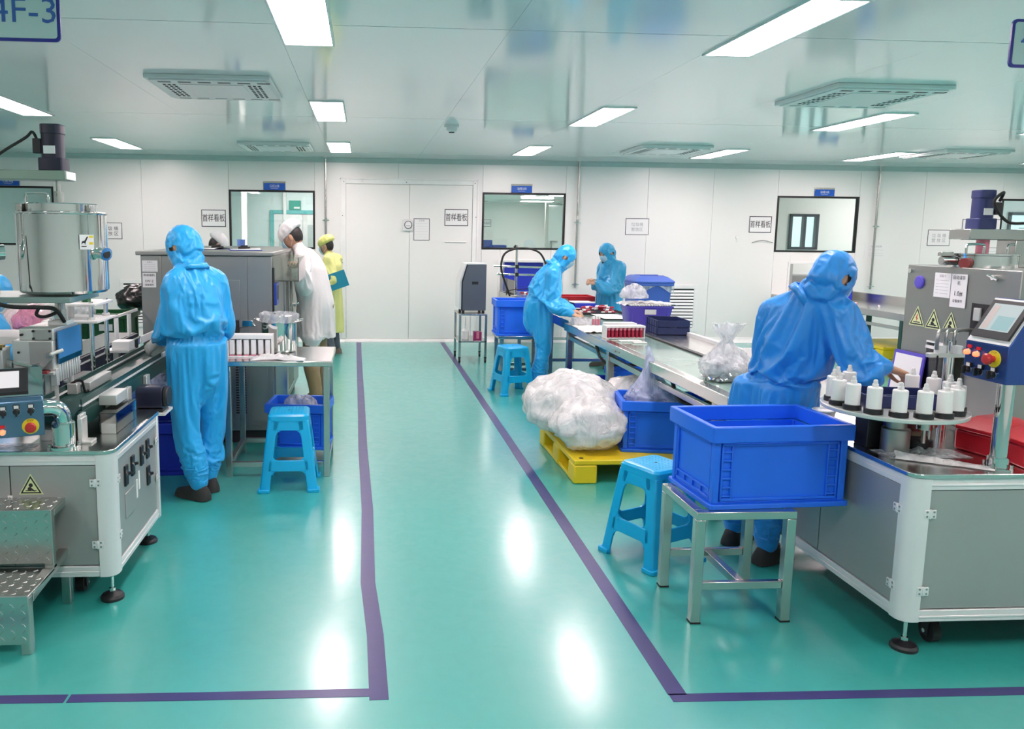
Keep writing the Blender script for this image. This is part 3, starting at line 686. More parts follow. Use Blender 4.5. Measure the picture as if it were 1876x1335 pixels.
def pallet(x0, x1, y0, y1, h, label, loc=None):
    t = thing('plastic_pallet', label, 'pallet', ((x0+x1)/2, (y0+y1)/2, 0 if loc is None else loc), 0, 'yellow plastic pallets')
    zb = 0 if loc is None else loc
    put('deck', MB().box(x0, x1, y0, y1, zb+h-.035, zb+h), 'pallet', t, .008)
    for i in range(3):
        for j in range(3):
            wx, wy = .16, .16
            cx = x0+wx/2+(x1-x0-wx)*i/2; cy = y0+wy/2+(y1-y0-wy)*j/2
            b = put('block', MB().box(cx-wx/2, cx+wx/2, cy-wy/2, cy+wy/2, zb+.0, zb+h-.035), 'pallet', t, .012)
    for j in range(3):
        cy = y0+.08+(y1-y0-.16)*j/2
    for i in range(3):
        cx = x0+.08+(x1-x0-.16)*i/2
        put('runner', MB().box(cx-.075, cx+.075, y0+.005, y1-.005, zb+.002, zb+.028), 'pallet', t, .006)
    holes = MB()
    for (hx, hy) in ((x0+.06, y0+.05), (x1-.06, y0+.05), (x0+.06, y1-.05)): holes.cyl((hx, hy, zb+h-.001), (hx, hy, zb+h+.001), .016, n=12)
    put('drain_hole', holes, 'dark', t)
    return t
def blob_mesh(c, r, seed, amp=.16, n=48, m=28, flat=.0, ridges=.05, peak=None):
    """a stuffed polythene sack: squashed ball with broad lumps, creases and an optional gathered peak"""
    g = MB(); g.ball((0, 0, 0), 1, n, m); out = []
    s = Vector((seed*3.1, seed*1.7, seed*.9))
    for p in g.v:
        v = Vector(p); d = 1+amp*noise.noise(v*1.6+s)+amp*.5*noise.noise(v*3.7+s)
        q = noise.noise(v*2.0+s*2); rr = 1-abs(noise.noise(Vector((v.x*5+q*2, v.y*5+q*2, v.z*2.2))+s)); d += ridges*(rr**3-.3)
        d += ridges*.5*((1-abs(noise.noise(v*8+s)))**4-.3)
        w = Vector((v.x*r[0]*d, v.y*r[1]*d, v.z*r[2]*d))
        if peak:
            pd = Vector(peak); f = max(0, v.dot(pd.normalized())); f = f**10
            w = w*(1-f*.55)+pd*f
        if w.z < -r[2]*flat: w.z = -r[2]*flat+(w.z+r[2]*flat)*.06
        out.append(w+Vector(c))
    g.v = [tuple(p) for p in out]
    return g
def sack(c, r, seed, label, m='bag', cat='bag', group=None, **kw):
    g = blob_mesh(c, r, seed, **kw); zmin = min(p[2] for p in g.v)
    return tag(put('plastic_sack', g, m, smooth=80, loc=(c[0], c[1], zmin)), label, cat, group)

# ------------------------------------------------------------------ left table, its stool and crate
def steel_table(name, x0, x1, y0, y1, z, leg, label, shelf=None, cat='table', lower=None, thick=.035, group=None):
    t = thing(name, label, cat, ((x0+x1)/2, (y0+y1)/2, 0), 0, group)
    put('table_top', MB().box(x0, x1, y0, y1, z-thick, z), 'steelt', t, .006)
    o = .02
    for x in (x0+o, x1-o-leg):
        for y in (y0+o, y1-o-leg):
            l = put('leg', MB().box(x, x+leg, y, y+leg, 0.0, z-thick), 'steel', t, .004)
            put('foot', MB().box(x+.002, x+leg-.002, y+.002, y+leg-.002, 0, .006), 'rubber', l)
    if lower is not None:
        put('rail', MB().box(x0+o+leg, x1-o-leg, y0+o, y0+o+leg*.8, lower, lower+.035), 'steel', t, .003)
        put('rail', MB().box(x0+o+leg, x1-o-leg, y1-o-leg*.8, y1-o, lower, lower+.035), 'steel', t, .003)
        for x in (x0+o, x1-o-leg): put('rail', MB().box(x+.004, x+leg-.004, y0+o+leg, y1-o-leg, lower, lower+.035), 'steel', t, .003)
    return t
steel_table('work_table', -.955, -.215, 5.25, 5.95, .80, .042, 'small stainless steel work table beside the left worker', lower=.07)
stool((-.49, 5.12, 0), R(2), 'turquoise plastic stool in front of the small steel table on the left')
crate(.44, .34, .33, (-.47, 5.74, .105), R(-6), 'blue crate on the lower rails of the small steel table')
sack((-.47, 5.74, .33), (.13, .11, .14), 3, 'clear bag peeking out of the crate under the left table', 'clearbag', amp=.3)
# white carton rack of tubes standing on the table, open to the front
t = thing('tube_rack', 'white open-fronted rack of tubes on the small steel table', 'rack', (-.775, 5.47, .80))
x0, x1, y0, y1, z0, z1 = -.935, -.63, 5.42, 5.53, .80, .955
put('shell', MB().box(x0, x1, y0, y1, z0, z0+.010).box(x0, x1, y0, y1, z1-.028, z1).box(x0, x0+.008, y0, y1, z0+.01, z1-.028).box(x1-.008, x1, y0, y1, z0+.01, z1-.028).box(x0+.008, x1-.008, y1-.006, y1, z0+.01, z1-.028), 'whitep', t, .002)
for k in range(6):
    x = x0+.012+.0487*k
    q = thing('white_tube', 'white tube standing in the open rack on the left table', 'tube', (x+.019, 5.455, z0+.01), 0, 'white tubes in the left table rack')
    put('body', MB().box(x, x+.035, 5.425, 5.50, z0+.018, z1-.031), 'whitep', q, .006); put('cap', MB().box(x+.001, x+.034, 5.425, 5.50, z0+.0105, z0+.018), 'pink', q)
# stock pot with a bag lining
px, py, pz, pr, ph = -.615, 5.73, .80, .125, .265
t = thing('stock_pot', 'stainless stock pot lined with a plastic bag on the left table', 'pot', (px, py, pz))
put('body', MB().lathe([(.001, .002), (pr-.012, .0), (pr-.004, .006), (pr, .02), (pr, ph-.004), (pr+.006, ph), (pr+.001, ph+.002), (pr-.004, ph-.005), (pr-.004, .012), (.001, .008)], 40, (px, py, pz)), 'chrome', t)
for s in (-1, 1):
    a = R(-20)*s if s > 0 else R(190); dx, dy = math.cos(a), math.sin(a); ex, ey = -dy, dx
    pts = smoothpath([(px+dx*pr+ex*.04, py+dy*pr+ey*.04, pz+ph-.045), (px+dx*(pr+.045)+ex*.032, py+dy*(pr+.045)+ey*.032, pz+ph-.03), (px+dx*(pr+.045)-ex*.032, py+dy*(pr+.045)-ey*.032, pz+ph-.03), (px+dx*pr-ex*.04, py+dy*pr-ey*.04, pz+ph-.045)], 5)
    put('handle', MB().tube(pts, .006, 8), 'steel', t)
g = MB(); n = 64; rings = []
for r, z, am in ((pr-.012, ph-.06, .0), (pr-.008, ph-.004, .002), (pr+.004, ph+.014, .006), (pr+.012, ph+.002, .007), (pr+.010, ph-.028, .006), (pr+.012, ph-.05, .007)):
    rings.append([(px+(r+am*math.sin(17*q)+am*noise.noise((q*3, z*9, 1)))*math.cos(q), py+(r+am*math.sin(17*q))*math.sin(q), pz+z+.010*noise.noise((q*2.2, 3, z*5))) for q in [2*PI*k/n for k in range(n)]])
put('bag_lining', g.loft(rings, cap=False), 'clearbag', t, smooth=80)
def rag_fn(u, v):
    x = -.76+.36*u; y = 5.275+.12*v+.03*math.sin(u*5); e = min(u, 1-u, v, 1-v)*4
    return (x+.012*noise.noise((u*6, v*5, 1)), y+.02*noise.noise((u*5, v*4, 7)), .806+min(1, max(0, e))*(.016+.022*abs(noise.noise((u*7, v*3.2, 2)))+.012*noise.noise((u*14, v*8, 5))))
o = put('wiping_rag', MB().grid(rag_fn, 48, 18), 'rag', smooth=80, loc=(-.58, 5.36, .80)); tag(o, 'crumpled white rag lying on the left table before the pot', 'rag')
md = o.modifiers.new('thick', 'SOLIDIFY'); md.thickness = .006; md.offset = -1

# ------------------------------------------------------------------ right foreground: stand, crate, stool
t = thing('crate_stand', 'low square-legged steel stand under the foreground blue crate', 'stand', (1.63, 3.33, 0))
sx0, sx1, sy0, sy1, sz, lg = 1.405, 1.845, 3.135, 3.535, .50, .042
put('top_frame', ring(MB(), sx0, sx1, sy0, sy1, sz-.035, sz, lg), 'steel', t, .003)
for x in (sx0, sx1-lg):
    for y in (sy0, sy1-lg):
        l = put('leg', MB().box(x, x+lg, y, y+lg, 0, sz-.035), 'steel', t, .003)
        put('foot', MB().box(x-.001, x+lg+.001, y-.001, y+lg+.001, 0, .008), 'rubber', l)
put('stretcher', MB().box(sx0+lg, sx1-lg, sy0+.008, sy0+.034, .15, .185), 'steel', t, .003)
put('stretcher', MB().box(sx0+lg, sx1-lg, sy1-.034, sy1-.008, .15, .185), 'steel', t, .003)
put('stretcher', MB().box(1.61, 1.645, sy0+.034, sy1-.034, .15, .185), 'steel', t, .003)
crate(.635, .42, .362, (1.775, 3.385, .50), R(3), 'large open blue crate on the low steel stand, nearest the viewer')
stool((1.50, 3.87, 0), R(26), 'turquoise plastic stool beside the foreground crate stand')
# pallet of bagged bottles, crates beside it
pallet(1.40, 2.42, 5.05, 6.10, .165, 'yellow plastic pallet on the floor under the white sacks')
sack((1.56, 5.76, .395), (.36, .33, .245), 11, 'largest milky plastic sack lying on the yellow pallet', flat=.92, ridges=.07)
sack((1.57, 5.34, .345), (.26, .24, .19), 5, 'milky plastic sack at the front edge of the yellow pallet', flat=.9, ridges=.08)
sack((2.10, 5.95, .36), (.26, .22, .22), 23, 'milky plastic sack at the back of the yellow pallet', flat=.9, ridges=.07)
crate(.60, .42, .36, (2.11, 5.40, .165), R(-10), 'blue crate standing on the yellow pallet beside the sacks')
sack((2.07, 5.43, .50), (.20, .15, .10), 8, 'bluish clear bag drawn up to a peak in the crate on the pallet', 'bluebag', amp=.25, peak=(-.05, .0, .34), ridges=.09)
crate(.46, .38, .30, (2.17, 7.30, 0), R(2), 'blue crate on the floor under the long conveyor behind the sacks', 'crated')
crate(.44, .38, .30, (2.70, 7.75, 0), R(0), 'lower blue crate of the stack under the long conveyor', 'crate')
crate(.44, .38, .26, (2.70, 7.75, .30), R(1), 'upper blue crate of the stack under the long conveyor', 'crate')
crate(.48, .40, .30, (2.62, 6.45, 0), R(3), 'blue crate on the floor below the middle of the conveyor', 'crate')
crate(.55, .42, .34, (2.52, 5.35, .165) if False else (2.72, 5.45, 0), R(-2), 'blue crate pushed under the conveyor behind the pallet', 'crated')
# ================================================================== MACHINES
def hinge(t, p, n, u):
    """butt hinge on a face: p centre, n outward normal, u horizontal direction on the face"""
    g = MB(); g.T = frame_m(p, u, (0, 0, 1)) if Vector(u).cross(Vector((0, 0, 1))).dot(Vector(n)) > 0 else frame_m(p, -Vector(u), (0, 0, 1))
    g.box(-.024, -.003, -.017, .017, 0, .006).box(.003, .024, -.017, .017, 0, .006).cyl((0, -.019, .004), (0, .019, .004), .0045, n=8)
    h = put('hinge', g, 'alu', t, .0012, seg=1)
    s = MB(); s.T = g.T
    for x in (-.014, .014):
        for z in (-.009, .009): s.cyl((x, z, .005), (x, z, .0068), .0045, n=8)
    put('screw', s, 'satin', h)
def triangle_sign(t, c, u, size, kind, nrm):
    """yellow hazard triangle: pale field, black band, pictogram"""
    u = Vector(u).normalized(); n = Vector(nrm)
    if u.cross(Vector((0, 0, 1))).dot(n) < 0: u = -u
    Mx = frame_m(c, u, (0, 0, 1)); h = size*.88
    def tri(k, d):
        return [(-size/2*k, -h/3*k, d), (size/2*k, -h/3*k, d), (0, h*2/3*k, d)]
    root = MB(); root.T = Mx; root.loft([tri(1, 0), tri(1, .0008)]); s = put('warning_sticker', root, 'hazard', t)
    g = MB(); g.T = Mx; g.loft([tri(.86, .0008), tri(.86, .0011)]); put('black_band', g, 'ink', s)
    g = MB(); g.T = Mx; g.loft([tri(.66, .0011), tri(.66, .0014)]); put('field', g, 'hazard', s)
    g = MB(); g.T = Mx; d0, d1 = .0014, .0018
    if kind == 'bolt':
        P = [(.02, .3), (-.10, .02), (-.01, .04), (-.06, -.2), (.09, .08), (.0, .06), (.07, .3)]
        g.prism([(x*size*.8, y*size*.8) for x, y in P], d0, d1); put('pictogram', g, 'red', s)
    else:
        for (x, y, r) in ((.0, .10, .085), (-.05, -.06, .085)): g.lathe([(size*r*.45, d0), (size*r, d0), (size*r, d1), (size*r*.45, d1)], 14, (x*size, y*size, 0))
        g.prism([(.03*size, -.02*size), (.17*size, -.15*size), (.13*size, -.18*size), (.0, -.06*size)], d0, d1); put('pictogram', g, 'ink', s)
    if size > .06: put('caption', MB_at(Mx).box(-size*.22, size*.22, -h/3*.52, -h/3*.38, d0, d1), 'ink', s)
def MB_at(T): g = MB(); g.T = T; return g
def cabinet_frame(t, x0, x1, y0, y1, z0, z1, r=.05, w=.075):
    """aluminium-profile base cabinet: rounded corner posts, grooved rails, dark core, steel top plate"""
    for i, (cx, cy) in enumerate(((x0, y0), (x1-w, y0), (x1-w, y1-w), (x0, y1-w))):
        c = [0, 0, 0, 0]; c[i] = 1
        put('corner_post', MB().prism(rrect(cx, cx+w, cy, cy+w, r, 6, c), z0, z1), 'alu', t, .002, seg=1)
    for z in (z0, z1-.048):
        g = MB().box(x0+w, x1-w, y0+.006, y0+.05, z, z+.048).box(x0+w, x1-w, y1-.05, y1-.006, z, z+.048).box(x0+.006, x0+.05, y0+w, y1-w, z, z+.048).box(x1-.05, x1-.006, y0+w, y1-w, z, z+.048)
        g.box(x0+w, x1-w, y0+.002, y0+.006, z+.016, z+.026).box(x0+.002, x0+.006, y0+w, y1-w, z+.016, z+.026).box(x1-.006, x1-.002, y0+w, y1-w, z+.016, z+.026)
        put('rail', g, 'alu', t, .002, seg=1)
    put('core', MB().box(x0+.03, x1-.03, y0+.03, y1-.03, z0+.01, z1-.005), 'dark', t)
    put('top_plate', MB().prism(rrect(x0-.004, x1+.004, y0-.004, y1+.004, r+.004, 6), z1, z1+.018), 'steelt', t, .003)
def machine_foot(t, x, y, z):
    f = put('levelling_foot', MB().lathe([(.052, 0), (.052, .012), (.045, .022), (.02, .032), (.014, .036)], 20, (x, y, 0)), 'black', t)
    put('stem', MB().cyl((x, y, .03), (x, y, z), .008, n=10).cyl((x, y, .036), (x, y, .05), .014, n=6), 'chrome', f)
def machine_caster(t, x, y, z, d=1):
    f = put('caster', MB().cyl((x-.018, y, .048), (x+.018, y, .048), .045, n=20), 'rubber', t)
    put('fork', MB().box(x-.026, x-.021, y-.02, y+.02, .03, z-.015).box(x+.021, x+.026, y-.02, y+.02, .03, z-.015), 'black', f)
    put('plate', MB().box(x-.045, x+.045, y-.045, y+.045, z-.015, z), 'orange', f)
    put('axle', MB().cyl((x-.03, y, .048), (x+.03, y, .048), .009, n=8), 'chrome', f)
def selector(t, c, u, n):
    T = frame_m(c, u, Vector(n).cross(Vector(u)))
    b = put('selector_switch', MB_at(T).box(-.012, .012, .012, .028, 0, .010).cyl((0, 0, 0), (0, 0, .010), .014, n=14), 'black', t)
    put('knob', MB_at(T).cyl((0, 0, .010), (0, 0, .022), .011, n=12).box(-.004, .004, -.016, .016, .018, .034), 'black', b, .002)
    put('bezel', MB_at(T).lathe([(.0145, 0), (.0145, .006), (.0125, .007), (.0125, 0)], 14), 'chrome', b)
    put('tag_plate', MB_at(T).box(-.009, .009, .0135, .0265, .010, .0108), 'paper', b)
def estop(t, c, u, n):
    T = frame_m(c, u, Vector(n).cross(Vector(u)))
    b = put('emergency_stop', MB_at(T).lathe([(.033, 0), (.033, .003), (.031, .0035)], 24), 'yellow', t)
    put('button', MB_at(T).lathe([(.012, .003), (.012, .018), (.021, .022), (.022, .034), (.017, .040), (.001, .042)], 20), 'estop', b)
    text('lettering', 'STOP', .011, T @ Vector((0, .0245, .0042)), u, Vector(n).cross(Vector(u)), 'ink', b)
def red_lamp(t, c, u, n):
    T = frame_m(c, u, Vector(n).cross(Vector(u)))
    b = put('indicator_lamp', MB_at(T).lathe([(.010, 0), (.011, .012), (.009, .020), (.004, .024), (.0005, .025)], 16), 'redlamp', t)
    put('bezel', MB_at(T).lathe([(.0145, 0), (.0145, .006), (.0115, .007), (.0115, 0)], 16), 'chrome', b)
    put('tag_plate', MB_at(T).box(-.010, .010, .016, .028, 0, .004), 'red', b)
def motor(t, cx, cy, z0, s, m, boxside=-1, k=1.0):
    """upright gear motor: square gearbox, ribbed round body, cap, terminal box and cable gland"""
    h = .07*s/.065
    b = put('gearbox', MB().prism(rrect(cx-s, cx+s, cy-s, cy+s, .012, 3), z0, z0+.065*k), m, t, .003)
    put('motor_body', MB().prism(rrect(cx-s*.82, cx+s*.82, cy-s*.82, cy+s*.82, s*.45, 5), z0+.065*k, z0+.185*k), m, t)
    put('motor_cap', MB().prism(rrect(cx-s*.86, cx+s*.86, cy-s*.86, cy+s*.86, s*.40, 5), z0+.185*k, z0+.235*k), m, t, .004)
    put('terminal_box', MB().cbox((cx+boxside*(s*.82+.018), cy-.01, z0+.125*k), (.040, .05, .075*k)), 'black', t, .004)
    put('name_plate', MB().box(cx-s*.5, cx+s*.45, cy-s*.84-.0015, cy-s*.82, z0+.085*k, z0+.125*k), 'paper', t)

# ------------------------------------------------------------------ left filling machine
t = thing('filling_machine', 'filling machine with a steel hopper tank on an aluminium cabinet at the left edge', 'machine', (-1.6, 3.8, 0)); LM = t
x0, x1, y0, y1, z0, z1 = -2.75, -1.09, 3.41, 4.22, .135, .692
cabinet_frame(t, x0, x1, y0, y1, z0, z1)
for (a, b) in ((-2.66, -2.105), (-2.10, -1.535), (-1.53, -1.170)):
    put('door', MB().box(a, b, y0+.012, y0+.024, z0+.052, z1-.052), 'satin2', t, .002)
for z in (.565, .285): hinge(t, (-1.168, y0+.004, z), (0, -1, 0), (1, 0, 0))
put('side_panel', MB().box(x1-.024, x1-.012, y0+.080, y1-.080, z0+.052, z1-.052), 'satin2', t, .002)
for z in (.56, .30): hinge(t, (x1-.006, y0+.078, z), (1, 0, 0), (0, 1, 0))
for z in (.56, .36): hinge(t, (x1-.006, y1-.078, z), (1, 0, 0), (0, 1, 0))
for (y, z) in ((3.62, .535), (3.725, .55), (3.88, .555), (3.985, .56), (3.985, .42)):
    b = put('breaker_switch', MB().box(x1-.012, x1-.002, y-.022, y+.022, z-.048, z+.048), 'black', t, .002)
    put('toggle', MB().cyl((x1-.002, y, z+.008), (x1+.018, y, z+.012), .009, .007, 10), 'black', b); put('collar', MB().cyl((x1-.002, y, z+.008), (x1+.004, y, z+.009), .012, n=12), 'chrome', b)
put('inspection_cover', ring(MB(), -.065, .065, -.07, .07, 0, .002, .006) if False else MB().box(x1-.012, x1-.008, 3.60, 3.74, .33, .45), 'satin2', t, .002)
for (y, za, zb) in ((3.79, .37, .46), (3.83, .40, .49)): put('label_strip', MB().box(x1-.012, x1-.009, y-.010, y+.010, za, zb), 'paper', t)
for (x, y) in ((-1.14, 3.49), (-1.16, 4.15), (-2.68, 3.5)): machine_foot(t, x, y, z0)
machine_caster(t, -1.30, 3.57, z0)
triangle_sign(t, (-1.445, y0+.0115, .545), (1, 0, 0), .105, 'gear', (0, -1, 0))
put('name_label', MB().box(-1.545, -1.525, y0+.0105, y0+.0115, .47, .51), 'paper', t)
ZT = z1+.018   # .71
# console on a chromed elbow
e = Vector((-.933, -.36, 0)); n = Vector((.36, -.933, 0)); P0 = Vector((-1.35, 3.36, 0)); up = Vector((0, 0, 1))
def cw(s, d, z): return P0+e*s-n*d+up*z       # s to the left along the box, d into it
prof = [(0, .795), (.0, .945), (.02, .962), (.20, 1.055), (.215, 1.045), (.215, .795)]
put('console', MB().loft([[cw(0, d, z) for d, z in prof], [cw(.55, d, z) for d, z in prof]]), mat('blue_steel_console', (.12, .22, .34), .28, .75, .08, 5), t, .004)
sl = (cw(0, .20, 1.055)-cw(0, .02, .962)).normalized()
nn = e.cross(sl); nn = nn if nn.z > 0 else -nn
def sp(s, k, h): return cw(s, .02, .962)+sl*k+nn*h
def slab(nm, s0, s1, k0, k1, h0, h1, m, par): return put(nm, MB().loft([[sp(s0, k0, h), sp(s1, k0, h), sp(s1, k1, h), sp(s0, k1, h)] for h in (h0, h1)]), m, par)
slab('console_top', .0, .55, .0, .20, .001, .004, 'chrome', t)
sc = slab('touch_screen', .055, .42, .02, .185, .004, .012, 'black', t)
slab('display', .09, .385, .05, .165, .012, .0135, 'screenw', sc)
u = -e
for s_, z_ in ((.048, .905), (.102, .905), (.152, .902)): selector(t, cw(s_, -.0, z_), u, n)
estop(t, cw(.052, 0, .838), u, n); red_lamp(t, cw(.158, 0, .822), u, n); red_lamp(t, cw(.235, 0, .822), u, n)
pp = smoothpath([(-1.315, 3.475, .73), (-1.315, 3.475, .83), (-1.325, 3.462, .878), (-1.355, 3.43, .90), (-1.40, 3.39, .902)], 5)
put('console_arm', MB().tube(pp, .036, 18), 'chrome', t)
put('arm_socket', MB().lathe([(.07, 0), (.07, .012), (.048, .014), (.048, .11), (.044, .115)], 24, (-1.315, 3.475, ZT)), 'chrome', t)
for k in range(4): put('bolt', MB().cyl((-1.315+.06*math.cos(k*PI/2+.6), 3.475+.06*math.sin(k*PI/2+.6), ZT+.012), (-1.315+.06*math.cos(k*PI/2+.6), 3.475+.06*math.sin(k*PI/2+.6), ZT+.02), .007, n=6), 'steel', t)
# filling head
for (x, y) in ((-1.475, 3.82), (-1.505, 3.82), (-1.475, 4.02), (-1.66, 3.85)): put('column', MB().cyl((x, y, ZT), (x, y, .985), .016, n=14), 'aluw', t)
put('head_plate', MB().box(-1.72, -1.44, 3.72, 4.08, .985, 1.0), 'aluw', t, .002)
put('red_pad', MB().box(-1.63, -1.462, 3.70, 3.73, .995, 1.008), 'redhose', t)
put('lower_block', MB().box(-1.63, -1.445, 3.74, 4.02, 1.01, 1.145), 'aluw', t, .004)
put('upper_block', MB().box(-1.60, -1.445, 3.75, 4.06, 1.145, 1.20), 'aluw', t, .004)
put('end_plate', MB().box(-1.535, -1.448, 3.742, 3.75, 1.148, 1.197).box(-1.55, -1.448, 3.732, 3.74, 1.01, 1.14), 'satin2', t, .002)
put('rear_table', MB().box(-1.95, -1.56, 3.86, 4.16, 1.11, 1.145), 'whitep', t, .004)
g = MB()
for (x, z) in ((-1.53, 1.155), (-1.455, 1.155), (-1.53, 1.19), (-1.455, 1.19), (-1.585, 1.172), (-1.60, 1.09), (-1.545, 1.13)): g.cyl((x, 3.733, z), (x, 3.752, z), .006, n=8)
put('bolt', g, 'black', t)
put('lever', MB().loft([[(-1.50+a, 3.715, 1.035+b), (-1.50+a, 3.730, 1.035+b)] if False else [(-1.512+a, 3.712, 1.028+b), (-1.49+a, 3.712, 1.010+b), (-1.49+a, 3.730, 1.010+b), (-1.512+a, 3.730, 1.028+b)] for a, b in ((0, 0), (.055, .065))]), 'satin2', t, .003)
put('lever_pin', MB().cyl((-1.452, 3.70, 1.082), (-1.452, 3.735, 1.082), .013, n=14).cyl((-1.51, 3.69, 1.022), (-1.51, 3.735, 1.022), .020, n=16), 'steel', t)
put('lever_rod', MB().cyl((-1.45, 3.705, 1.083), (-1.405, 3.75, 1.10), .009, n=10), 'aluw', t)
put('air_cylinder', MB().cyl((-1.95, 3.76, 1.045), (-1.70, 3.76, 1.045), .034, n=20), 'aluw', t)
put('cylinder_head', MB().box(-1.715, -1.665, 3.715, 3.805, .995, 1.10), 'hazard' if False else 'aluw', t, .003)
put('cylinder_rod', MB().cyl((-1.665, 3.76, 1.045), (-1.51, 3.72, 1.022), .011, n=10).cyl((-1.655, 3.76, 1.03), (-1.63, 3.755, 1.03), .022, n=10), 'steel', t)
put('brass_fitting', MB().box(-1.70, -1.672, 3.74, 3.77, 1.10, 1.125), 'brass', t, .002); put('clamp_block', MB().box(-1.78, -1.75, 3.715, 3.76, 1.075, 1.12).box(-1.72, -1.66, 3.74, 3.80, 1.10, 1.112), 'whitep', t, .002)
put('blue_shield', MB().box(-1.436, -1.430, 3.77, 4.07, 1.03, 1.185), 'blueshield', t); put('pale_edge', MB().box(-1.4295, -1.4285, 3.77, 4.07, 1.03, 1.055), 'acrylic', t)
for k in range(9): put('fin', MB().box(-1.455, -1.432, 3.78+.031*k, 3.796+.031*k, .945, 1.03), 'aluw', t, .002, seg=1)
put('fin_plate', MB().box(-1.462, -1.434, 3.74, 3.775, .93, 1.012), 'aluw', t, .002)
put('feed_cup', MB().lathe([(.03, 0), (.04, .01), (.042, .09), (.048, .095), (.044, .095), (.038, .02), (.001, .015)], 20, (-1.575, 3.83, .86)), 'chrome', t)
put('drip_plate', MB().box(-1.56, -1.40, 3.66, 3.86, .80, .806), 'steelt', t); put('drip_post', MB().box(-1.52, -1.46, 3.72, 3.80, ZT, .80), 'aluw', t, .003)
put('side_block', MB().box(-1.46, -1.36, 3.58, 3.72, ZT, .80), 'white', t, .003)
put('feed_pipe', MB().cyl((-1.475, 3.93, 1.20), (-1.475, 3.93, 1.225), .042, n=20).cyl((-1.475, 3.93, 1.225), (-1.475, 3.93, 1.275), .030, n=6).cyl((-1.475, 3.93, 1.275), (-1.475, 3.93, 1.315), .024, n=12), 'steel', t)
put('pipe_collar', MB().box(-1.52, -1.43, 3.885, 3.975, 1.20, 1.222), 'white', t, .003)
# tank, bracket and stirrer
tx, ty, tr, tz0, tz1 = -1.455, 3.95, .203, 1.358, 1.737
put('bracket', MB().box(-2.5, -1.36, 3.75, 4.15, 1.318, 1.346), mat('grey_green_bracket', (.28, .38, .36), .4, .4), t, .003)
put('tank', MB().lathe([(.001, 0), (tr-.012, 0), (tr, .012), (tr, tz1-tz0-.01), (tr+.006, tz1-tz0-.006), (tr+.006, tz1-tz0), (tr-.006, tz1-tz0+.003), (.001, tz1-tz0+.003)], 64, (tx, ty, tz0)), 'chrome', t)
lid = put('tank_lid', MB().lathe([(.163, 0), (.165, .035), (.16, .040), (.001, .042)], 48, (tx, ty, tz1+.003)), 'chrome', t)
put('lid_handle', MB().tube(smoothpath([(tx-.125, ty-.10, tz1+.04), (tx-.12, ty-.10, tz1+.08), (tx-.105, ty-.10, tz1+.088), (tx-.035, ty-.10, tz1+.088), (tx-.022, ty-.10, tz1+.08), (tx-.02, ty-.10, tz1+.04)], 4), .007, 10), 'chrome', lid)
put('lid_clamp', MB().cbox((tx-.150, ty-.10, tz1+.022), (.03, .04, .035)).cbox((tx+.155, ty-.06, tz1+.02), (.02, .05, .03)), 'steel', lid, .003)
put('shaft', MB().cyl((tx-.0, ty-.02, tz1+.04), (tx-.0, ty-.02, 1.90), .012, n=12).cyl((tx, ty-.02, tz1+.04), (tx, ty-.02, tz1+.10), .022, n=14), 'steel', t)
put('outlet_port', MB().cyl((tx+.18, ty-.055, 1.55), (tx+.222, ty-.085, 1.545), .026, n=18).cyl((tx+.222, ty-.085, 1.545), (tx+.236, ty-.095, 1.543), .031, n=18), 'chrome', t)
put('port_bore', MB().cyl((tx+.2363, ty-.0952, 1.543), (tx+.2371, ty-.0958, 1.543), .020, n=16), 'dark', t)
a = R(-40)
T = frame_m((tx+math.cos(a)*(tr+.003), ty+math.sin(a)*(tr+.003), 1.60), (-math.sin(a), math.cos(a), 0), (0, 0, 1))
s = put('hand_warning_sticker', MB_at(T).box(-.036, .036, -.034, .034, 0, .001), 'paper', t)
put('yellow_patch', MB_at(T).box(.012, .032, .020, .030, .001, .0014).box(.012, .032, -.012, .0, .001, .0014), 'yellow', s)
put('pictogram', MB_at(T).prism([(-.028, -.012), (-.024, .004), (-.012, .006), (.002, .026), (.007, .024), (-.006, -.002), (-.008, -.014), (-.012, -.004), (-.02, -.004)], .001, .0014).box(-.028, -.002, -.022, -.018, .001, .0014), 'ink', s)
put('arm_beam', MB().box(-2.45, -1.405, 3.885, 4.015, 1.888, 1.932), mat('green_steel_beam', (.26, .36, .30), .35, .5), t, .003)
put('beam_end', MB().box(-1.405, -1.401, 3.89, 4.01, 1.892, 1.928), 'paper', t)
motor(t, -1.478, 3.95, 1.932, .056, 'motord', -1, .92)
put('riser_pipe', MB().cyl((-1.80, 3.93, 1.346), (-1.80, 3.93, 1.90), .045, n=20), 'chrome', t)
put('inlet_elbow', MB().tube(smoothpath([(-1.80, 3.80, 1.74), (-1.80, 3.80, 1.63), (-1.785, 3.80, 1.575), (-1.735, 3.82, 1.55), (-1.69, 3.85, 1.548)], 5), .036, 16), 'chrome', t)
def cable(pts, r=.008, par=None, m='rubber', nm='cable'): return put(nm, MB().tube(smoothpath(pts, 7), r, 8), m, par)
cable([(-1.545, 3.93, 2.08), (-1.56, 3.92, 2.11), (-1.585, 3.90, 2.08), (-1.69, 3.86, 2.0), (-1.75, 3.84, 1.93), (-1.95, 3.82, 1.90)], .007, t)
cable([(-1.86, 3.72, 1.62), (-1.79, 3.72, 1.53), (-1.75, 3.72, 1.46), (-1.77, 3.71, 1.41), (-1.80, 3.70, 1.38)], .010, t)
cable([(-1.86, 3.70, 1.375), (-1.76, 3.69, 1.37), (-1.70, 3.69, 1.335), (-1.62, 3.72, 1.305), (-1.50, 3.74, 1.30), (-1.45, 3.80, 1.285), (-1.44, 3.88, 1.22)], .010, t)
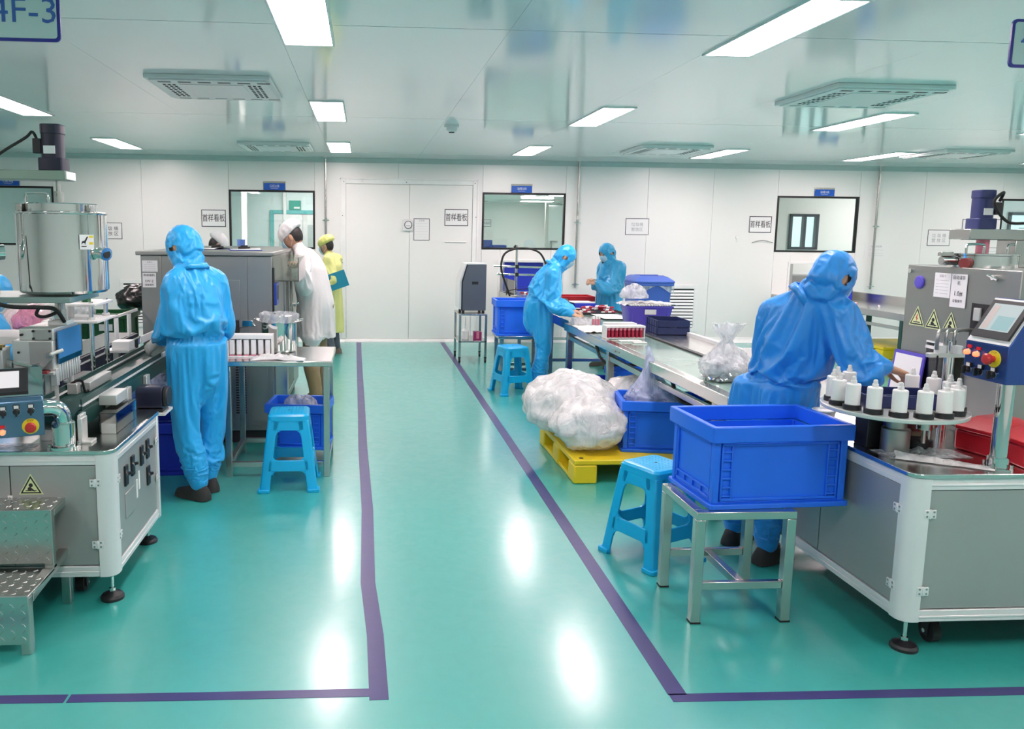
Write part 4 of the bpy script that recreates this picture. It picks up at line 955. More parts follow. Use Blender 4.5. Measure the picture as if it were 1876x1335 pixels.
cable([(-1.50, 3.75, 1.30), (-1.52, 3.76, 1.265), (-1.50, 3.80, 1.25), (-1.47, 3.86, 1.262)], .008, t)
cable([(-1.36, 3.52, .71), (-1.345, 3.53, .76), (-1.36, 3.56, .80)], .006, t)
# crumpled film lying on the cabinet top at the console
o = put('plastic_film', MB().grid(lambda u, v: (-1.66+.22*u, 3.43+.10*v, ZT+.003+.018*abs(noise.noise((u*6, v*5, 3)))*min(1, 5*min(u, 1-u, v, 1-v))), 26, 14), 'clearbag', smooth=80, loc=(-1.55, 3.48, ZT))
tag(o, 'crumpled clear film on the left cabinet under the console', 'plastic film')

# ------------------------------------------------------------------ diamond-plate step
t = thing('step_platform', 'two-tread diamond-plate steel step in front of the left machine', 'step', (-1.65, 3.2, 0))
for nm, (ya, yb, z) in (('upper_tread', (3.265, 3.468, .50)), ('lower_tread', (3.005, 3.27, .245))):
    tr_ = put(nm, MB().box(-2.1, -1.302, ya, yb, z-.012, z), 'steel', t, .003)
    rs = put(nm.replace('tread', 'riser'), MB().box(-2.1, -1.302, ya-.004, ya+.004, z-.235 if z > .3 else .045, z-.001), 'steel', t, .002)
    g = MB(); q = 0
    for i in range(19):
        for j in range(8 if z > .3 else 9):
            x = -2.08+.042*i; y = ya+.016+.027*j
            if x > -1.32 or y > yb-.008: continue
            a = PI/4 if (i+j) % 2 else -PI/4; c, s_ = math.cos(a)*.012, math.sin(a)*.012
            g.loft([[(x-c, y-s_, z), (x+s_*.3, y-c*.3, z), (x+c, y+s_, z), (x-s_*.3, y+c*.3, z)], [(x-c*.6, y-s_*.6, z+.0025), (x+s_*.15, y-c*.15, z+.0025), (x+c*.6, y+s_*.6, z+.0025), (x-s_*.15, y+c*.15, z+.0025)]])
    put('tread_pattern', g, 'steel', tr_, kind='stuff')
    g = MB(); zb = z-.225 if z > .3 else .06
    for i in range(19):
        for j in range(8):
            x = -2.08+.042*i; zz = zb+.012+.027*j; yy = ya-.004
            if x > -1.32 or zz > z-.012: continue
            a = PI/4 if (i+j) % 2 else -PI/4; c, s_ = math.cos(a)*.012, math.sin(a)*.012
            g.loft([[(x-c, yy, zz-s_), (x+s_*.3, yy, zz-c*.3), (x+c, yy, zz+s_), (x-s_*.3, yy, zz+c*.3)], [(x-c*.6, yy-.0025, zz-s_*.6), (x+s_*.15, yy-.0025, zz-c*.15), (x+c*.6, yy-.0025, zz+s_*.6), (x-s_*.15, yy-.0025, zz+c*.15)]])
    put('tread_pattern', g, 'steel', rs, kind='stuff')
for x in (-2.1, -1.342):
    put('leg', MB().box(x, x+.04, 3.43, 3.468, 0, .488), 'steel', t, .003); put('leg', MB().box(x, x+.04, 3.005, 3.043, 0, .233), 'steel', t, .003)
    put('side_rail', MB().loft([[(x, 3.05, .20), (x+.04, 3.05, .20), (x+.04, 3.05, .235), (x, 3.05, .235)], [(x, 3.44, .235), (x+.04, 3.44, .235), (x+.04, 3.44, .268), (x, 3.44, .268)]]), 'steel', t, .002)
    put('side_post', MB().box(x, x+.04, 3.265, 3.295, .24, .488), 'steel', t, .003); put('side_bar', MB().box(x, x+.04, 3.295, 3.43, .462, .488), 'steel', t, .003)

# ------------------------------------------------------------------ left belt conveyor into the cooling tunnel
t = thing('belt_conveyor', 'narrow dark green belt conveyor running from the filling machine to the tunnel', 'conveyor', (-1.38, 4.8, 0))
cx0, cx1, cy0, cy1, cz = -1.485, -1.275, 3.55, 6.10, .845
g = MB(); pr = [(cy0, cz-.045)]+[(cy0+.02-.045*math.cos(a)*0-.03*math.cos(a)+.01, cz-.045+.045*math.sin(a)) for a in [k*PI/2/4 for k in range(5)]]+[(cy1, cz), (cy1, cz-.09), (cy0+.02, cz-.09)]
put('belt', g.prismx([(cy0+.02, cz), (cy1, cz), (cy1, cz-.08), (cy0+.02, cz-.08), (cy0-.012, cz-.06), (cy0-.022, cz-.04), (cy0-.012, cz-.012)], cx0+.018, cx1-.018), 'belt', t, smooth=40)
for x in (cx0, cx1-.016):
    put('side_rail', MB().box(x, x+.016, cy0+.03, cy1, cz-.075, cz-.004), 'belt', t, .002)
    put('rail_edge', MB().box(x-.002, x+.018, cy0+.06, cy1, cz+.016, cz+.024), 'alu', t)
    put('guide', MB().box(x+.004, x+.012, cy0+.06, cy1, cz-.004, cz+.05), 'belt', t, .001)
for (y, s_) in ((3.56, 1), (3.95, 1), (4.25, 1), (4.62, 1)):
    put('bracket', MB().box(cx1, cx1+.022, y-.035, y+.035, ZT if y < 4.2 else .3, cz-.02).box(cx1+.0, cx1+.06, y-.035, y+.035, (ZT if y < 4.2 else .3), (ZT if y < 4.2 else .3)+.012), 'aluw', t, .003)
put('end_bearing', MB().box(cx1, cx1+.016, cy0-.02, cy0+.05, cz-.07, cz-.005), 'aluw', t, .003)
put('sensor_block', MB().box(-1.47, -1.42, 3.95, 4.0, cz+.002, cz+.055), 'aluw', t, .003)
put('guide_bar', MB().box(-1.42, -1.38, 4.02, 4.36, cz+.004, cz+.05), 'aluw', t, .003)
cable([(-1.46, 3.97, cz+.05), (-1.41, 3.98, cz+.07), (-1.40, 4.0, cz+.01), (-1.39, 4.02, cz+.01)], .006, t)
put('clear_cover', MB().box(-1.235, -1.155, 3.70, 4.02, ZT+.095, ZT+.10).box(-1.235, -1.23, 3.70, 4.02, ZT, ZT+.095).box(-1.16, -1.155, 3.70, 4.02, ZT, ZT+.095), 'acrylic', t)
put('cover_block', MB().box(-1.23, -1.16, 3.70, 3.98, ZT, ZT+.05), 'aluw', t, .003)
put('drive_box', MB().box(-1.275, -1.19, 3.82, 4.0, ZT+.11, ZT+.16), 'aluw', t, .003)
mt = put('drive_motor', MB().prismx(rrect(4.30, 4.44, .69, .81, .03, 4), -1.24, -1.10), 'motord', t, .004)
put('fan_cover', MB().prismx(rrect(4.305, 4.435, .695, .805, .05, 5), -1.10, -1.075), 'black', mt, .006); put('motor_foot', MB().box(-1.23, -1.10, 4.31, 4.43, .672, .69), 'black', mt)
put('motor_shelf', MB().box(-1.28, -1.08, 4.28, 4.46, .66, .672), 'alu', t)
for y in (4.7, 5.95):
    for x in (cx0+.005, cx1-.035): put('leg', MB().box(x, x+.03, y, y+.03, 0, cz-.08), 'alu', t, .002)
put('guide_rail', MB().box(cx0-.01, cx0+.0, 5.35, 6.0, cz+.06, cz+.11).box(cx1+.0, cx1+.012, 5.0, 5.6, cz+.02, cz+.05), 'alu', t, .002)
t = thing('return_conveyor', 'dark steel return conveyor behind the press towards the tunnel', 'conveyor', (-1.85, 5.3, 0))
put('frame', MB().box(-1.98, -1.72, 4.55, 6.10, .74, .88), 'motord', t, .003); put('edge_strip', MB().box(-1.72, -1.71, 4.55, 6.10, .845, .853), 'alu', t); put('belt', MB().box(-1.96, -1.74, 4.56, 6.10, .88, .884), 'belt', t)
for y in (4.7, 5.8): put('leg', MB().box(-1.87, -1.83, y, y+.04, 0, .74), 'alu', t, .002)
put('white_guard', ring(MB(), 0, 0, 0, 0, 0, 0, 0) if False else MB().box(-1.728, -1.716, 5.55, 5.62, .885, 1.06).box(-1.728, -1.716, 5.85, 5.92, .885, 1.06).box(-1.728, -1.716, 5.55, 6.1, 1.05, 1.07), 'white', t, .002)
# four-post press
t = thing('guide_post_press', 'small press with chromed guide posts and white plates over the conveyor', 'press', (-1.62, 4.75, .30))
bx0, bx1, by0, by1 = -1.80, -1.53, 4.58, 4.90
put('base_plate', MB().box(bx0, bx1+.0, by0, by1, .785, .80), 'aluw', t, .003); put('base_leg', MB().box(bx0+.02, bx0+.06, by0+.02, by1-.02, 0, .785), 'aluw', t, .003)
for (x, y) in ((bx0+.03, by0+.03), (bx1-.03, by0+.03), (bx1-.03, by1-.03), (bx0+.03, by1-.03)):
    p_ = put('guide_post', MB().cyl((x, y, .80), (x, y, 1.25), .013, n=16), 'chrome', t)
    put('bushing', MB().cyl((x, y, 1.125), (x, y, 1.16), .022, n=14), 'aluw', p_)
put('middle_plate', MB().box(bx0-.02, bx1+.02, by0-.02, by1+.02, 1.13, 1.145), 'whitep', t, .003)
put('top_plate', MB().box(bx0-.005, bx1+.005, by0-.005, by1+.005, 1.225, 1.24), 'whitep', t, .003)
put('air_cylinder', MB().box(-1.69, -1.64, 4.70, 4.78, 1.24, 1.31).cyl((-1.72, 4.74, 1.145), (-1.72, 4.74, 1.225), .02, n=12), 'whitep', t, .003)
put('green_valve', MB().box(-1.63, -1.60, 4.68, 4.74, 1.24, 1.29), 'green', t, .003); put('rod', MB().cyl((-1.665, 4.72, .95), (-1.665, 4.72, 1.13), .011, n=10), 'brass', t)
t = thing('pusher_block', 'white pusher block with a slotted face next to the left worker hand', 'machine part', (-1.52, 5.15, .9))
put('block', MB().box(-1.60, -1.49, 5.08, 5.20, .90, .955), 'whitep', t, .003); put('plate', MB().box(-1.64, -1.49, 5.06, 5.22, .885, .90), 'aluw', t, .002); put('post', MB().box(-1.60, -1.565, 5.10, 5.14, 0, .885), 'aluw', t, .002)

# ------------------------------------------------------------------ cooling tunnel
t = thing('cooling_tunnel', 'large grey stainless cooling tunnel cabinet behind the left worker', 'machine', (-1.2, 7.3, 0)); TUN = t
x0, x1, y0, y1, zt = -1.70, -.71, 6.15, 8.50, 1.50
put('body', MB().box(x0, x1, y0+.012, y1, .10, zt-.03), 'satin', t, .004)
put('lid', MB().box(x0-.03, x1+.015, y0-.02, y1+.02, zt-.03, zt), 'satin', t, .006)
put('front_panel', MB().box(x0+.003, x0+.155, y0, y0+.012, .70, zt-.034), 'satin', t, .002)
put('front_panel', MB().box(x0+.158, -.90, y0, y0+.012, .92, zt-.034), 'satin', t, .002)
put('front_door', MB().box(-.897, x1-.003, y0, y0+.012, .68, zt-.034), 'satin', t, .002)
put('access_panel', MB().box(-1.13, -.955, y0-.006, y0, .98, 1.285), 'satin', t, .002)
put('outlet_opening', MB().box(-1.10, -.965, y0-.002, y0+.001, .80, .975), 'dark', t)
put('lower_panel', MB().box(-1.02, -.80, y0, y0+.012, .14, .66), 'satin', t, .002); put('lower_door', MB().box(-.88, -.75, y0-.012, y0, .18, .64), 'satin', t, .002)
g = MB()
for k in range(20): g.box(-1.00, -.92, y0-.001, y0+.002, .24+.02*k, .252+.02*k)
put('vent_slots', g, 'dark', t, kind='stuff')
put('black_base', MB().box(x0+.05, x1-.04, y0+.03, y1-.05, .0, .10), 'dark', t)
put('control_strip', MB().box(x1, x1+.012, y0+.01, y0+.06, .90, 1.38), 'black', t, .002); put('blue_meter', MB().box(x1+.003, x1+.032, y0+.02, y0+.19, 1.09, 1.26), 'meter', t, .004); put('meter_face', MB().box(x1+.032, x1+.034, y0+.05, y0+.16, 1.13, 1.24), 'black', t)
put('latch', MB().box(-.94, -.86, y0-.02, y0, .93, .975).cyl((-.86, y0-.02, .955), (-.84, y0-.03, .93), .008, n=8), 'chrome', t, .002); put('knob', MB().lathe([(.018, 0), (.024, .01), (.02, .02), (.008, .024)], 12, (-.965, y0-.03, .80)), 'black', t)
g = MB()                                           # clear cover at the outlet, on the long side
for y in (6.2, 6.9): g.box(x1, x1+.20, y, y+.006, 1.28, 1.46)
put('clear_cover', g.box(x1+.194, x1+.20, 6.2, 6.9, 1.28, 1.46).box(x1, x1+.20, 6.2, 6.9, 1.274, 1.28), 'acrylic', t)
for k in range(3):
    y = 6.5+.35*k
    put('rod', MB().cyl((x1+.06, y, .78), (x1+.06, y, 1.28), .008, n=10), 'steel', t); put('rod_clamp', MB().cbox((x1+.06, y, .88+.06*k), (.06, .05, .03)).cyl((x1+.03, y-.02, .88+.06*k), (x1+.12, y-.02, .90+.06*k), .008, n=8), 'chrome', t, .003)
put('side_bar', MB().box(x1, x1+.10, 6.25, 6.35, .35, .86), 'steel', t, .003)
g = MB().box(x1, x1+.012, 6.25, 7.9, .18, .20).box(x1, x1+.012, 6.25, 7.9, .62, .64)
for k in range(60): g.box(x1+.002, x1+.006, 6.26+.0275*k, 6.266+.0275*k, .20, .62)
for k in range(16): g.box(x1+.003, x1+.007, 6.26, 7.9, .22+.026*k, .226+.026*k)
put('mesh_guard', g, 'steel', t, kind='stuff')
t = paper('equipment_card', -1.685, -1.57, 1.345, 1.43, 6.148, 'printed equipment card at the top left of the cooling tunnel', [('设备卡', .014, .028, 1)]+[('— ———', .02, .012-.014*k, 1) for k in range(4)], ink='inkg', bw=0, cat='card')
t = paper('number_card', -1.685, -1.585, 1.225, 1.335, 6.148, 'white card reading SW-2 below the equipment card on the tunnel', [('热收缩机', .021, .037, 1), ('SW-2', .027, -.008, 1), ('设备编号', .017, -.036, 1)], bw=0, cat='card')
# clipboards and papers lying on the tunnel lid
for (nm, x, y, w, d, a, m, lab) in (('clipboard', -1.0, 6.75, .26, .34, .2, 'crated', 'clipboard with papers on the tunnel lid nearest the man in the white coat'), ('clipboard', -1.33, 6.95, .26, .34, -.3, 'navy', 'second clipboard with papers further left on the tunnel lid')):
    t = thing(nm, lab, 'clipboard', (x, y, zt), a)
    put('board', MB().box(-w/2, w/2, -d/2, d/2, 0, .004), m, t, world=False); put('sheets', MB().grid(lambda u, v: (-w/2+.01+(w-.02)*u, -d/2+.01+(d-.04)*v, .006+.012*u*u*abs(math.sin(v*3))), 8, 8), 'paper', t, world=False)
    put('clip', MB().box(-.05, .05, d/2-.05, d/2-.01, .004, .026).cyl((-.03, d/2-.03, .026), (.03, d/2-.03, .03), .010, n=8), 'black', t, .003, world=False)

# ------------------------------------------------------------------ behind the left machine: bench, crates, bags
steel_table('work_bench', -3.9, -2.05, 5.25, 6.05, .84, .045, 'steel work bench behind the left filling machine', lower=.15)
sack((-2.32, 5.60, .98), (.10, .09, .15), 31, 'bright pink plastic bag on the bench behind the left machine', 'pinkbag')
sack((-2.36, 5.85, .985), (.24, .16, .15), 32, 'large pale pink plastic bag on the bench behind the left machine', 'palepink', flat=.95)
tag(put('purple_bottle', MB().lathe([(.02, 0), (.028, .005), (.028, .07), (.012, .085), (.012, .10)], 14, (-2.30, 5.42, .84)), 'purple', loc=(-2.30, 5.42, .84)), 'small violet bottle on the bench in front of the pink bag', 'bottle')
crate(.50, .40, .32, (-2.42, 7.55, 0), R(4), 'lower blue crate of the stack left of the cooling tunnel', 'crate')
crate(.50, .40, .30, (-2.42, 7.55, .32), R(2), 'upper blue crate of the stack left of the cooling tunnel', 'crate')
crate(.48, .38, .28, (-2.40, 7.56, .62), R(0), 'dark green crate on top of the blue crate stack', 'green', group='green crates')
tag(put('white_label', MB().box(-2.42, -2.30, 7.345, 7.352, .74, .80), 'paper', loc=(-2.36, 7.35, .74)), 'white label stuck on the dark green crate', 'label')
sack((-2.20, 7.85, 1.0), (.20, .16, .13), 41, 'black refuse bag on the green crate beside the wall vent', 'blackbag', flat=.9, amp=.25)
sack((-2.52, 7.30, .86), (.10, .10, .13), 43, 'clear film bag hanging over the green crate edge', 'clearbag', amp=.3)
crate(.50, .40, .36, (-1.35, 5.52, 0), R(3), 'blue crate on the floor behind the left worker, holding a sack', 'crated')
sack((-1.37, 5.50, .47), (.19, .15, .20), 44, 'clear bluish sack of parts bulging from the crate behind the left worker', 'bluebag', amp=.18, ridges=.1)
# ================================================================== RIGHT SIDE
# ------------------------------------------------------------------ long assembly conveyor
t = thing('assembly_conveyor', 'long stainless assembly conveyor with a pale green belt, centre right', 'conveyor', (2.45, 6, 0))
ax0, ax1, ya, yb, z = 2.0, 2.90, 4.16, 7.78, .78
put('near_edge', MB().box(ax0, ax0+.075, ya, yb, z-.075, z), 'steelt', t, .006)
put('belt', MB().box(ax0+.075, 2.47, ya+.02, yb, z-.05, z-.002), 'beltg', t, .003)
put('centre_rail', MB().box(2.47, 2.51, ya, yb, z-.06, z+.012), 'black', t, .004)
put('far_shelf', MB().box(2.51, 2.86, ya, yb, z-.04, z), 'steelt', t, .004)
put('far_lip', MB().box(2.86, 2.90, ya, yb, z-.06, z+.028), 'alu', t, .004)
put('end_plate', MB().box(ax0, ax1, ya-.02, ya, z-.09, z), 'steel', t, .004)
for y in (4.35, 6.38, 7.70):
    for x in (2.02, 2.80): put('leg', MB().box(x, x+.055, y, y+.055, 0, z-.075), 'steel', t, .004)
    put('cross_bar', MB().box(2.075, 2.80, y+.01, y+.045, .20, .235), 'steel', t, .003); put('cross_bar', MB().box(2.075, 2.80, y+.01, y+.045, z-.13, z-.08), 'steel', t, .003)
put('tie_bar', MB().box(2.03, 2.065, 4.3, 7.7, z-.16, z-.12), 'steel', t, .003)
put('bolt', MB().cyl((ax0-.006, 6.15, z-.038), (ax0, 6.15, z-.038), .012, n=8).cyl((ax0-.006, 6.05, z-.035), (ax0, 6.05, z-.035), .010, n=8), 'satin', t)
cable([(2.03, 6.75, .69), (2.05, 6.55, .58), (2.2, 6.3, .60), (2.35, 6.0, .68)], .014, t); cable([(2.06, 5.1, .69), (2.08, 4.95, .58), (2.3, 4.8, .62)], .014, t)
t = thing('hatch_conveyor', 'belt conveyor coming through the wall hatch under the middle window', 'conveyor', (2.45, 10, 0))
put('side_frame', MB().box(2.05, 2.085, 7.80, 12.04, .70, .795), 'steel', t, .004); put('side_frame', MB().box(2.785, 2.82, 7.80, 12.04, .70, .795), 'steel', t, .004)
put('belt', MB().box(2.085, 2.785, 7.80, 12.04, .72, .772), 'beltg', t)
for y in (8.6, 10.4, 11.7):
    for x in (2.05, 2.775): put('leg', MB().box(x, x+.045, y, y+.045, 0, .70), 'steel', t, .003)
    put('cross_bar', MB().box(2.095, 2.775, y, y+.04, .25, .285), 'steel', t, .003)
for k in range(7):
    x, y = 2.38+.05*(k % 3), 11.75-.17*k
    q = thing('lip_tube', 'red and white tube on the hatch belt, %s from the wall' % ['first', 'second', 'third', 'fourth', 'fifth', 'sixth', 'seventh'][k], 'tube', (x, y, .772), R(10*k), 'tubes on the wall conveyor')
    put('body', MB().cyl((-.045, 0, .011), (.01, 0, .011), .011, n=10), 'redtube', q, world=False); put('cap', MB().cyl((.01, 0, .011), (.05, 0, .011), .011, n=10), 'whitep', q, world=False)
tag(put('belt_guard', MB().box(2.12, 2.78, 11.3, 11.34, .90, .905).box(2.12, 2.125, 11.0, 11.9, .772, 1.0), 'acrylic', loc=(2.4, 11.3, .772)), 'clear guard sheet over the belt at the wall hatch', 'guard')
tag(put('blue_curtain_box', MB().box(2.15, 2.75, 12.10, 12.35, .772, 1.22), 'crated', bevel=.006, loc=(2.45, 12.2, .772)), 'blue crate stack seen through the hatch under the middle window', 'crate')
# inkjet stand with clamped bars and black hose
t = thing('printhead_stand', 'chromed stand with two clamped bars and a looping black hose', 'stand', (2.11, 10.95, .795))
put('pole', MB().cyl((2.11, 10.95, .795), (2.11, 10.95, 1.50), .018, n=14), 'chrome', t); put('foot', MB().box(2.04, 2.18, 10.88, 11.02, .795, .81), 'steel', t, .003)
put('pole_clamp', MB().cbox((2.11, 10.95, 1.46), (.055, .05, .03)).cyl((2.07, 10.95, 1.47), (2.10, 10.95, 1.50), .014, n=8), 'black', t, .003)
for zz, xa, xb in ((1.205, 1.79, 2.52), (1.095, 1.84, 2.55)):
    put('bar', MB().cyl((xa, 10.93, zz+.008), (xb, 10.93, zz-.008), .014, n=12), 'chrome', t); put('bar_clamp', MB().cbox((2.115, 10.93, zz), (.045, .06, .055)), 'black', t, .004)
cable([(2.02, 10.9, .80), (1.96, 10.88, .95), (1.90, 10.88, 1.12), (1.885, 10.88, 1.25), (1.94, 10.9, 1.39), (2.10, 10.92, 1.455), (2.28, 10.92, 1.455), (2.42, 10.9, 1.40), (2.50, 10.9, 1.28), (2.54, 10.9, 1.15), (2.56, 10.9, .98)], .014, t, nm='hose')
put('print_head', MB_at(Matrix.Translation((2.36, 10.75, .87)) @ Matrix.Rotation(R(35), 4, 'Y')).cbox((0, 0, 0), (.05, .05, .14)), 'black', t, .004)
cable([(1.96, 10.86, .81), (2.0, 10.85, .88), (2.2, 10.84, .90), (2.33, 10.76, .92)], .006, t)
# coding machine on its trolley
t = thing('printer_trolley', 'small two-tier steel trolley on castors by the right tape line', 'trolley', (1.39, 10.27, 0))
x0, x1, y0, y1 = 1.21, 1.575, 10.03, 10.58
for zz in (.635, .285): put('shelf', MB().box(x0, x1, y0, y1, zz-.022, zz), 'steel', t, .003)
for x in (x0, x1-.03):
    for y in (y0, y1-.03):
        l = put('leg', MB().box(x, x+.03, y, y+.03, .075, .613), 'steel', t, .002)
        put('caster', MB().cyl((x+.004, y+.015, .031), (x+.026, y+.015, .031), .031, n=14).box(x, x+.03, y, y+.03, .058, .076), 'black', l)
t = thing('coding_machine', 'grey steel inkjet coding machine with a sloped front on the trolley', 'machine', (1.39, 10.2, .635))
prof = [(1.245, .672), (1.245, 1.045), (1.31, 1.262), (1.56, 1.262), (1.56, .672)]
put('body', MB().prismy(prof, 10.08, 10.48), mat('dark_grey_steel', (.17, .18, .20), .38, .7), t, .008)
put('front_cover', MB().prismy([(1.215, .69), (1.215, 1.045), (1.285, 1.275), (1.305, 1.265), (1.24, 1.045), (1.24, .69)], 10.075, 10.485), 'alu', t, .003)
put('black_seam', MB().prismy([(1.24, .672), (1.24, 1.045), (1.304, 1.268), (1.318, 1.262), (1.256, 1.04), (1.256, .672)], 10.07, 10.49), 'black', t)
put('top_cover', MB().prismy([(1.29, 1.262), (1.30, 1.278), (1.555, 1.278), (1.562, 1.262)], 10.075, 10.485), 'whitep', t, .003)
put('handle_slot', MB().box(1.375, 1.455, 10.076, 10.081, 1.01, 1.045), 'dark', t)
for (x, y) in ((1.27, 10.11), (1.53, 10.11), (1.27, 10.45), (1.53, 10.45)): put('foot', MB().cyl((x, y, .635), (x, y, .673), .018, n=12), 'black', t)
tag(put('spray_bottle', MB().lathe([(.04, 0), (.046, .008), (.046, .11), (.02, .14), (.016, .17), (.008, .175), (.004, .29)], 16, (1.315, 10.2, .285)), 'whitep', loc=(1.315, 10.2, .285)), 'white squeeze bottle with a thin nozzle on the trolley shelf', 'bottle')
t = thing('magenta_carton', 'small magenta carton on the lower trolley shelf', 'carton', (1.475, 10.2, .285)); put('box', MB().box(1.42, 1.525, 10.15, 10.25, .285, .39), 'magenta', t, .003); put('flap', MB().box(1.455, 1.49, 10.148, 10.151, .30, .385), 'pink', t)
# far crate on a stand, stool
steel_table('crate_table', 1.50, 2.02, 8.72, 9.15, .52, .04, 'low steel table carrying the far blue crate', lower=.12)
crate(.56, .40, .40, (1.76, 8.94, .52), R(-2), 'blue crate on the low table behind the stooping worker')
stool((1.55, 8.12, 0), R(14), 'turquoise plastic stool behind the stooping worker')
# things lying on the wall conveyor, in front of the third worker
t = thing('red_tray', 'red plastic tray at the foot of the wall pipe', 'tray', (2.82, 10.2, .795)); put('tray', ring(MB().box(2.50, 2.98, 10.05, 10.4, .80, .81), 2.50, 2.98, 10.05, 10.4, .81, .865, .012), 'red', t, .004); put('contents', MB().box(2.52, 2.96, 10.07, 10.38, .811, .845), 'redtube', t)
tag(put('barcode_scanner', MB().loft([[(2.33, 9.30, .775), (2.48, 9.30, .775), (2.47, 9.30, .84), (2.34, 9.30, .845)], [(2.36, 9.62, .775), (2.52, 9.62, .775), (2.50, 9.62, .88), (2.37, 9.62, .885)]]), 'black', bevel=.02, loc=(2.42, 9.45, .775)), 'black moulded device on the conveyor in front of the stooping worker', 'device')
t = thing('navy_box', 'flat navy box with white sheets on top on the wall conveyor', 'box', (2.66, 9.5, .775)); put('box', MB().box(2.53, 2.80, 9.38, 9.62, .775, .835), 'crated', t, .004); put('sheet', MB().box(2.52, 2.78, 9.39, 9.60, .836, .842).box(2.5, 2.76, 9.41, 9.61, .843, .848), 'paper', t)
t = thing('tube_tray', 'black tray heaped with red and white tubes in front of the standing worker', 'tray', (2.62, 8.85, .775)); put('tray', ring(MB().box(2.36, 2.90, 8.62, 9.08, .775, .783), 2.36, 2.90, 8.62, 9.08, .783, .80, .012), 'black', t, .003)
for k in range(30):
    x = 2.43+.40*rnd.random(); y = 8.68+.32*rnd.random(); a = rnd.uniform(-.6, .6)+(PI if k % 2 else 0); zz = .784+.024*(k % 3)
    q = thing('lip_tube', 'red lip tube with a white cap in the heaped black tray', 'tube', (x, y, zz), a, 'lip tubes in the black tray')
    put('body', MB().cyl((-.04, 0, .011), (.008, 0, .011), .011, n=8), 'redtube', q, world=False) if k == 0 else None
    if k == 0: put('cap', MB().cyl((.008, 0, .011), (.045, 0, .011), .0115, n=8), 'whitep', q, world=False); TUBE = q
    else:
        for ch in TUBE.children: c = ch.copy(); COL.objects.link(c); c.parent = q
def sheet_fn(x0, x1, y0, y1, z, am): return lambda u, v: (x0+(x1-x0)*u, y0+(y1-y0)*v, z+am*(1+noise.noise((u*3, v*3, x0*7)))*.5)
for (a, b, c, d, lab) in ((2.50, 2.84, 8.08, 8.58, 'white sheet on the conveyor by the purple basket'), (2.40, 2.80, 9.10, 9.34, 'white sheet behind the tray of red tubes')):
    o = put('paper_sheet', MB().grid(sheet_fn(a, b, c, d, .782 if c < 9 else .776, .012), 8, 8), 'paper', loc=((a+b)/2, (c+d)/2, .775)); tag(o, lab, 'paper'); o.modifiers.new('thick', 'SOLIDIFY').thickness = .002
o = put('white_cloth', MB().grid(lambda u, v: (1.97+.30*u+.03*v, 6.95+.52*v, .787+.02*abs(noise.noise((u*5, v*6, 4)))), 20, 20), 'rag', smooth=80, loc=(2.1, 7.2, .78)); tag(o, 'white cloth spread at the corner of the long conveyor', 'cloth'); o.modifiers.new('thick', 'SOLIDIFY').thickness = .004
# worker's finished tubes: white rack with red tubes
def tube_rack(x, y, rz, label, glabel, n=9):
    t = thing('tube_rack', label, 'rack', (x, y, .781), rz); L = .036*n+.02
    put('shell', MB().box(-L/2, L/2, -.09, .02, 0, .006).box(-L/2, L/2, -.09, .02, .104, .110).box(-L/2, -L/2+.006, -.09, .02, .006, .104).box(L/2-.006, L/2, -.09, .02, .006, .104), 'whitep', t, .002, world=False)
    put('lip', MB().box(-L/2, L/2, -.094, -.09, 0, .010).box(-L/2, L/2, -.094, -.09, .094, .110), 'whitep', t, .001, world=False)
    c, s = math.cos(rz), math.sin(rz); proto = None
    for j in range(2):
        for k in range(n):
            lx, ly = -L/2+.028+.036*k, -.068+.05*j
            q = thing('lip_tube', glabel, 'tube', (x+c*lx-s*ly, y+s*lx+c*ly, .789), rz, glabel+' group')
            q['group'] = 'red tubes in the white rack' if 'front' in glabel else 'tubes in the second rack'
            if proto is None:
                put('body', MB().cyl((0, 0, .0), (0, 0, .062), .012, n=10), 'redtube', q, world=False); put('cap', MB().cyl((0, 0, .062), (0, 0, .096), .0125, n=10), 'pink', q, world=False); proto = q
            else:
                for ch in proto.children: cc = ch.copy(); COL.objects.link(cc); cc.parent = q
tube_rack(2.22, 6.66, R(3), 'white open-fronted rack of red lip tubes on the long conveyor', 'red lip tube standing in the front white rack')
tube_rack(2.25, 6.86, R(3), 'second white rack of tubes just behind the front one', 'red lip tube standing in the rear white rack', 7)
for (a, b, c, d, lab) in ((2.12, 2.30, 6.38, 6.46, 'short white strip lying in front of the tube rack'), (2.20, 2.31, 6.28, 6.34, 'second short white strip nearer the viewer on the belt')):
    tag(put('white_strip', MB().box(a, b, c, d, .779, .790), 'whitep', bevel=.003, loc=((a+b)/2, c, .779)), lab, 'strip')
# clear tub and pink tubes under the stooping worker's hands
t = thing('clear_tub', 'clear plastic tub under the hands of the stooping worker', 'tub', (2.10, 7.55, .79)); put('tub', ring_loft(MB().box(2.02, 2.19, 7.46, 7.62, .797, .80), 2.02, 2.19, 7.46, 7.62, .80, .855, .006), 'clearbag', t)
for k in range(3): q = thing('pink_tube', 'pink tube held up under the stooping worker fingers, %s of three' % ['left', 'middle', 'right'][k], 'tube', (2.215+.028*k, 7.50, .79), 0, 'pink tubes at the worker hands'); put('body', MB().cyl((0, 0, 0), (0, 0, .06), .012, n=10), 'pink', q, world=False); put('cap', MB().cyl((0, 0, .06), (0, 0, .085), .0125, n=10), 'whitep', q, world=False)
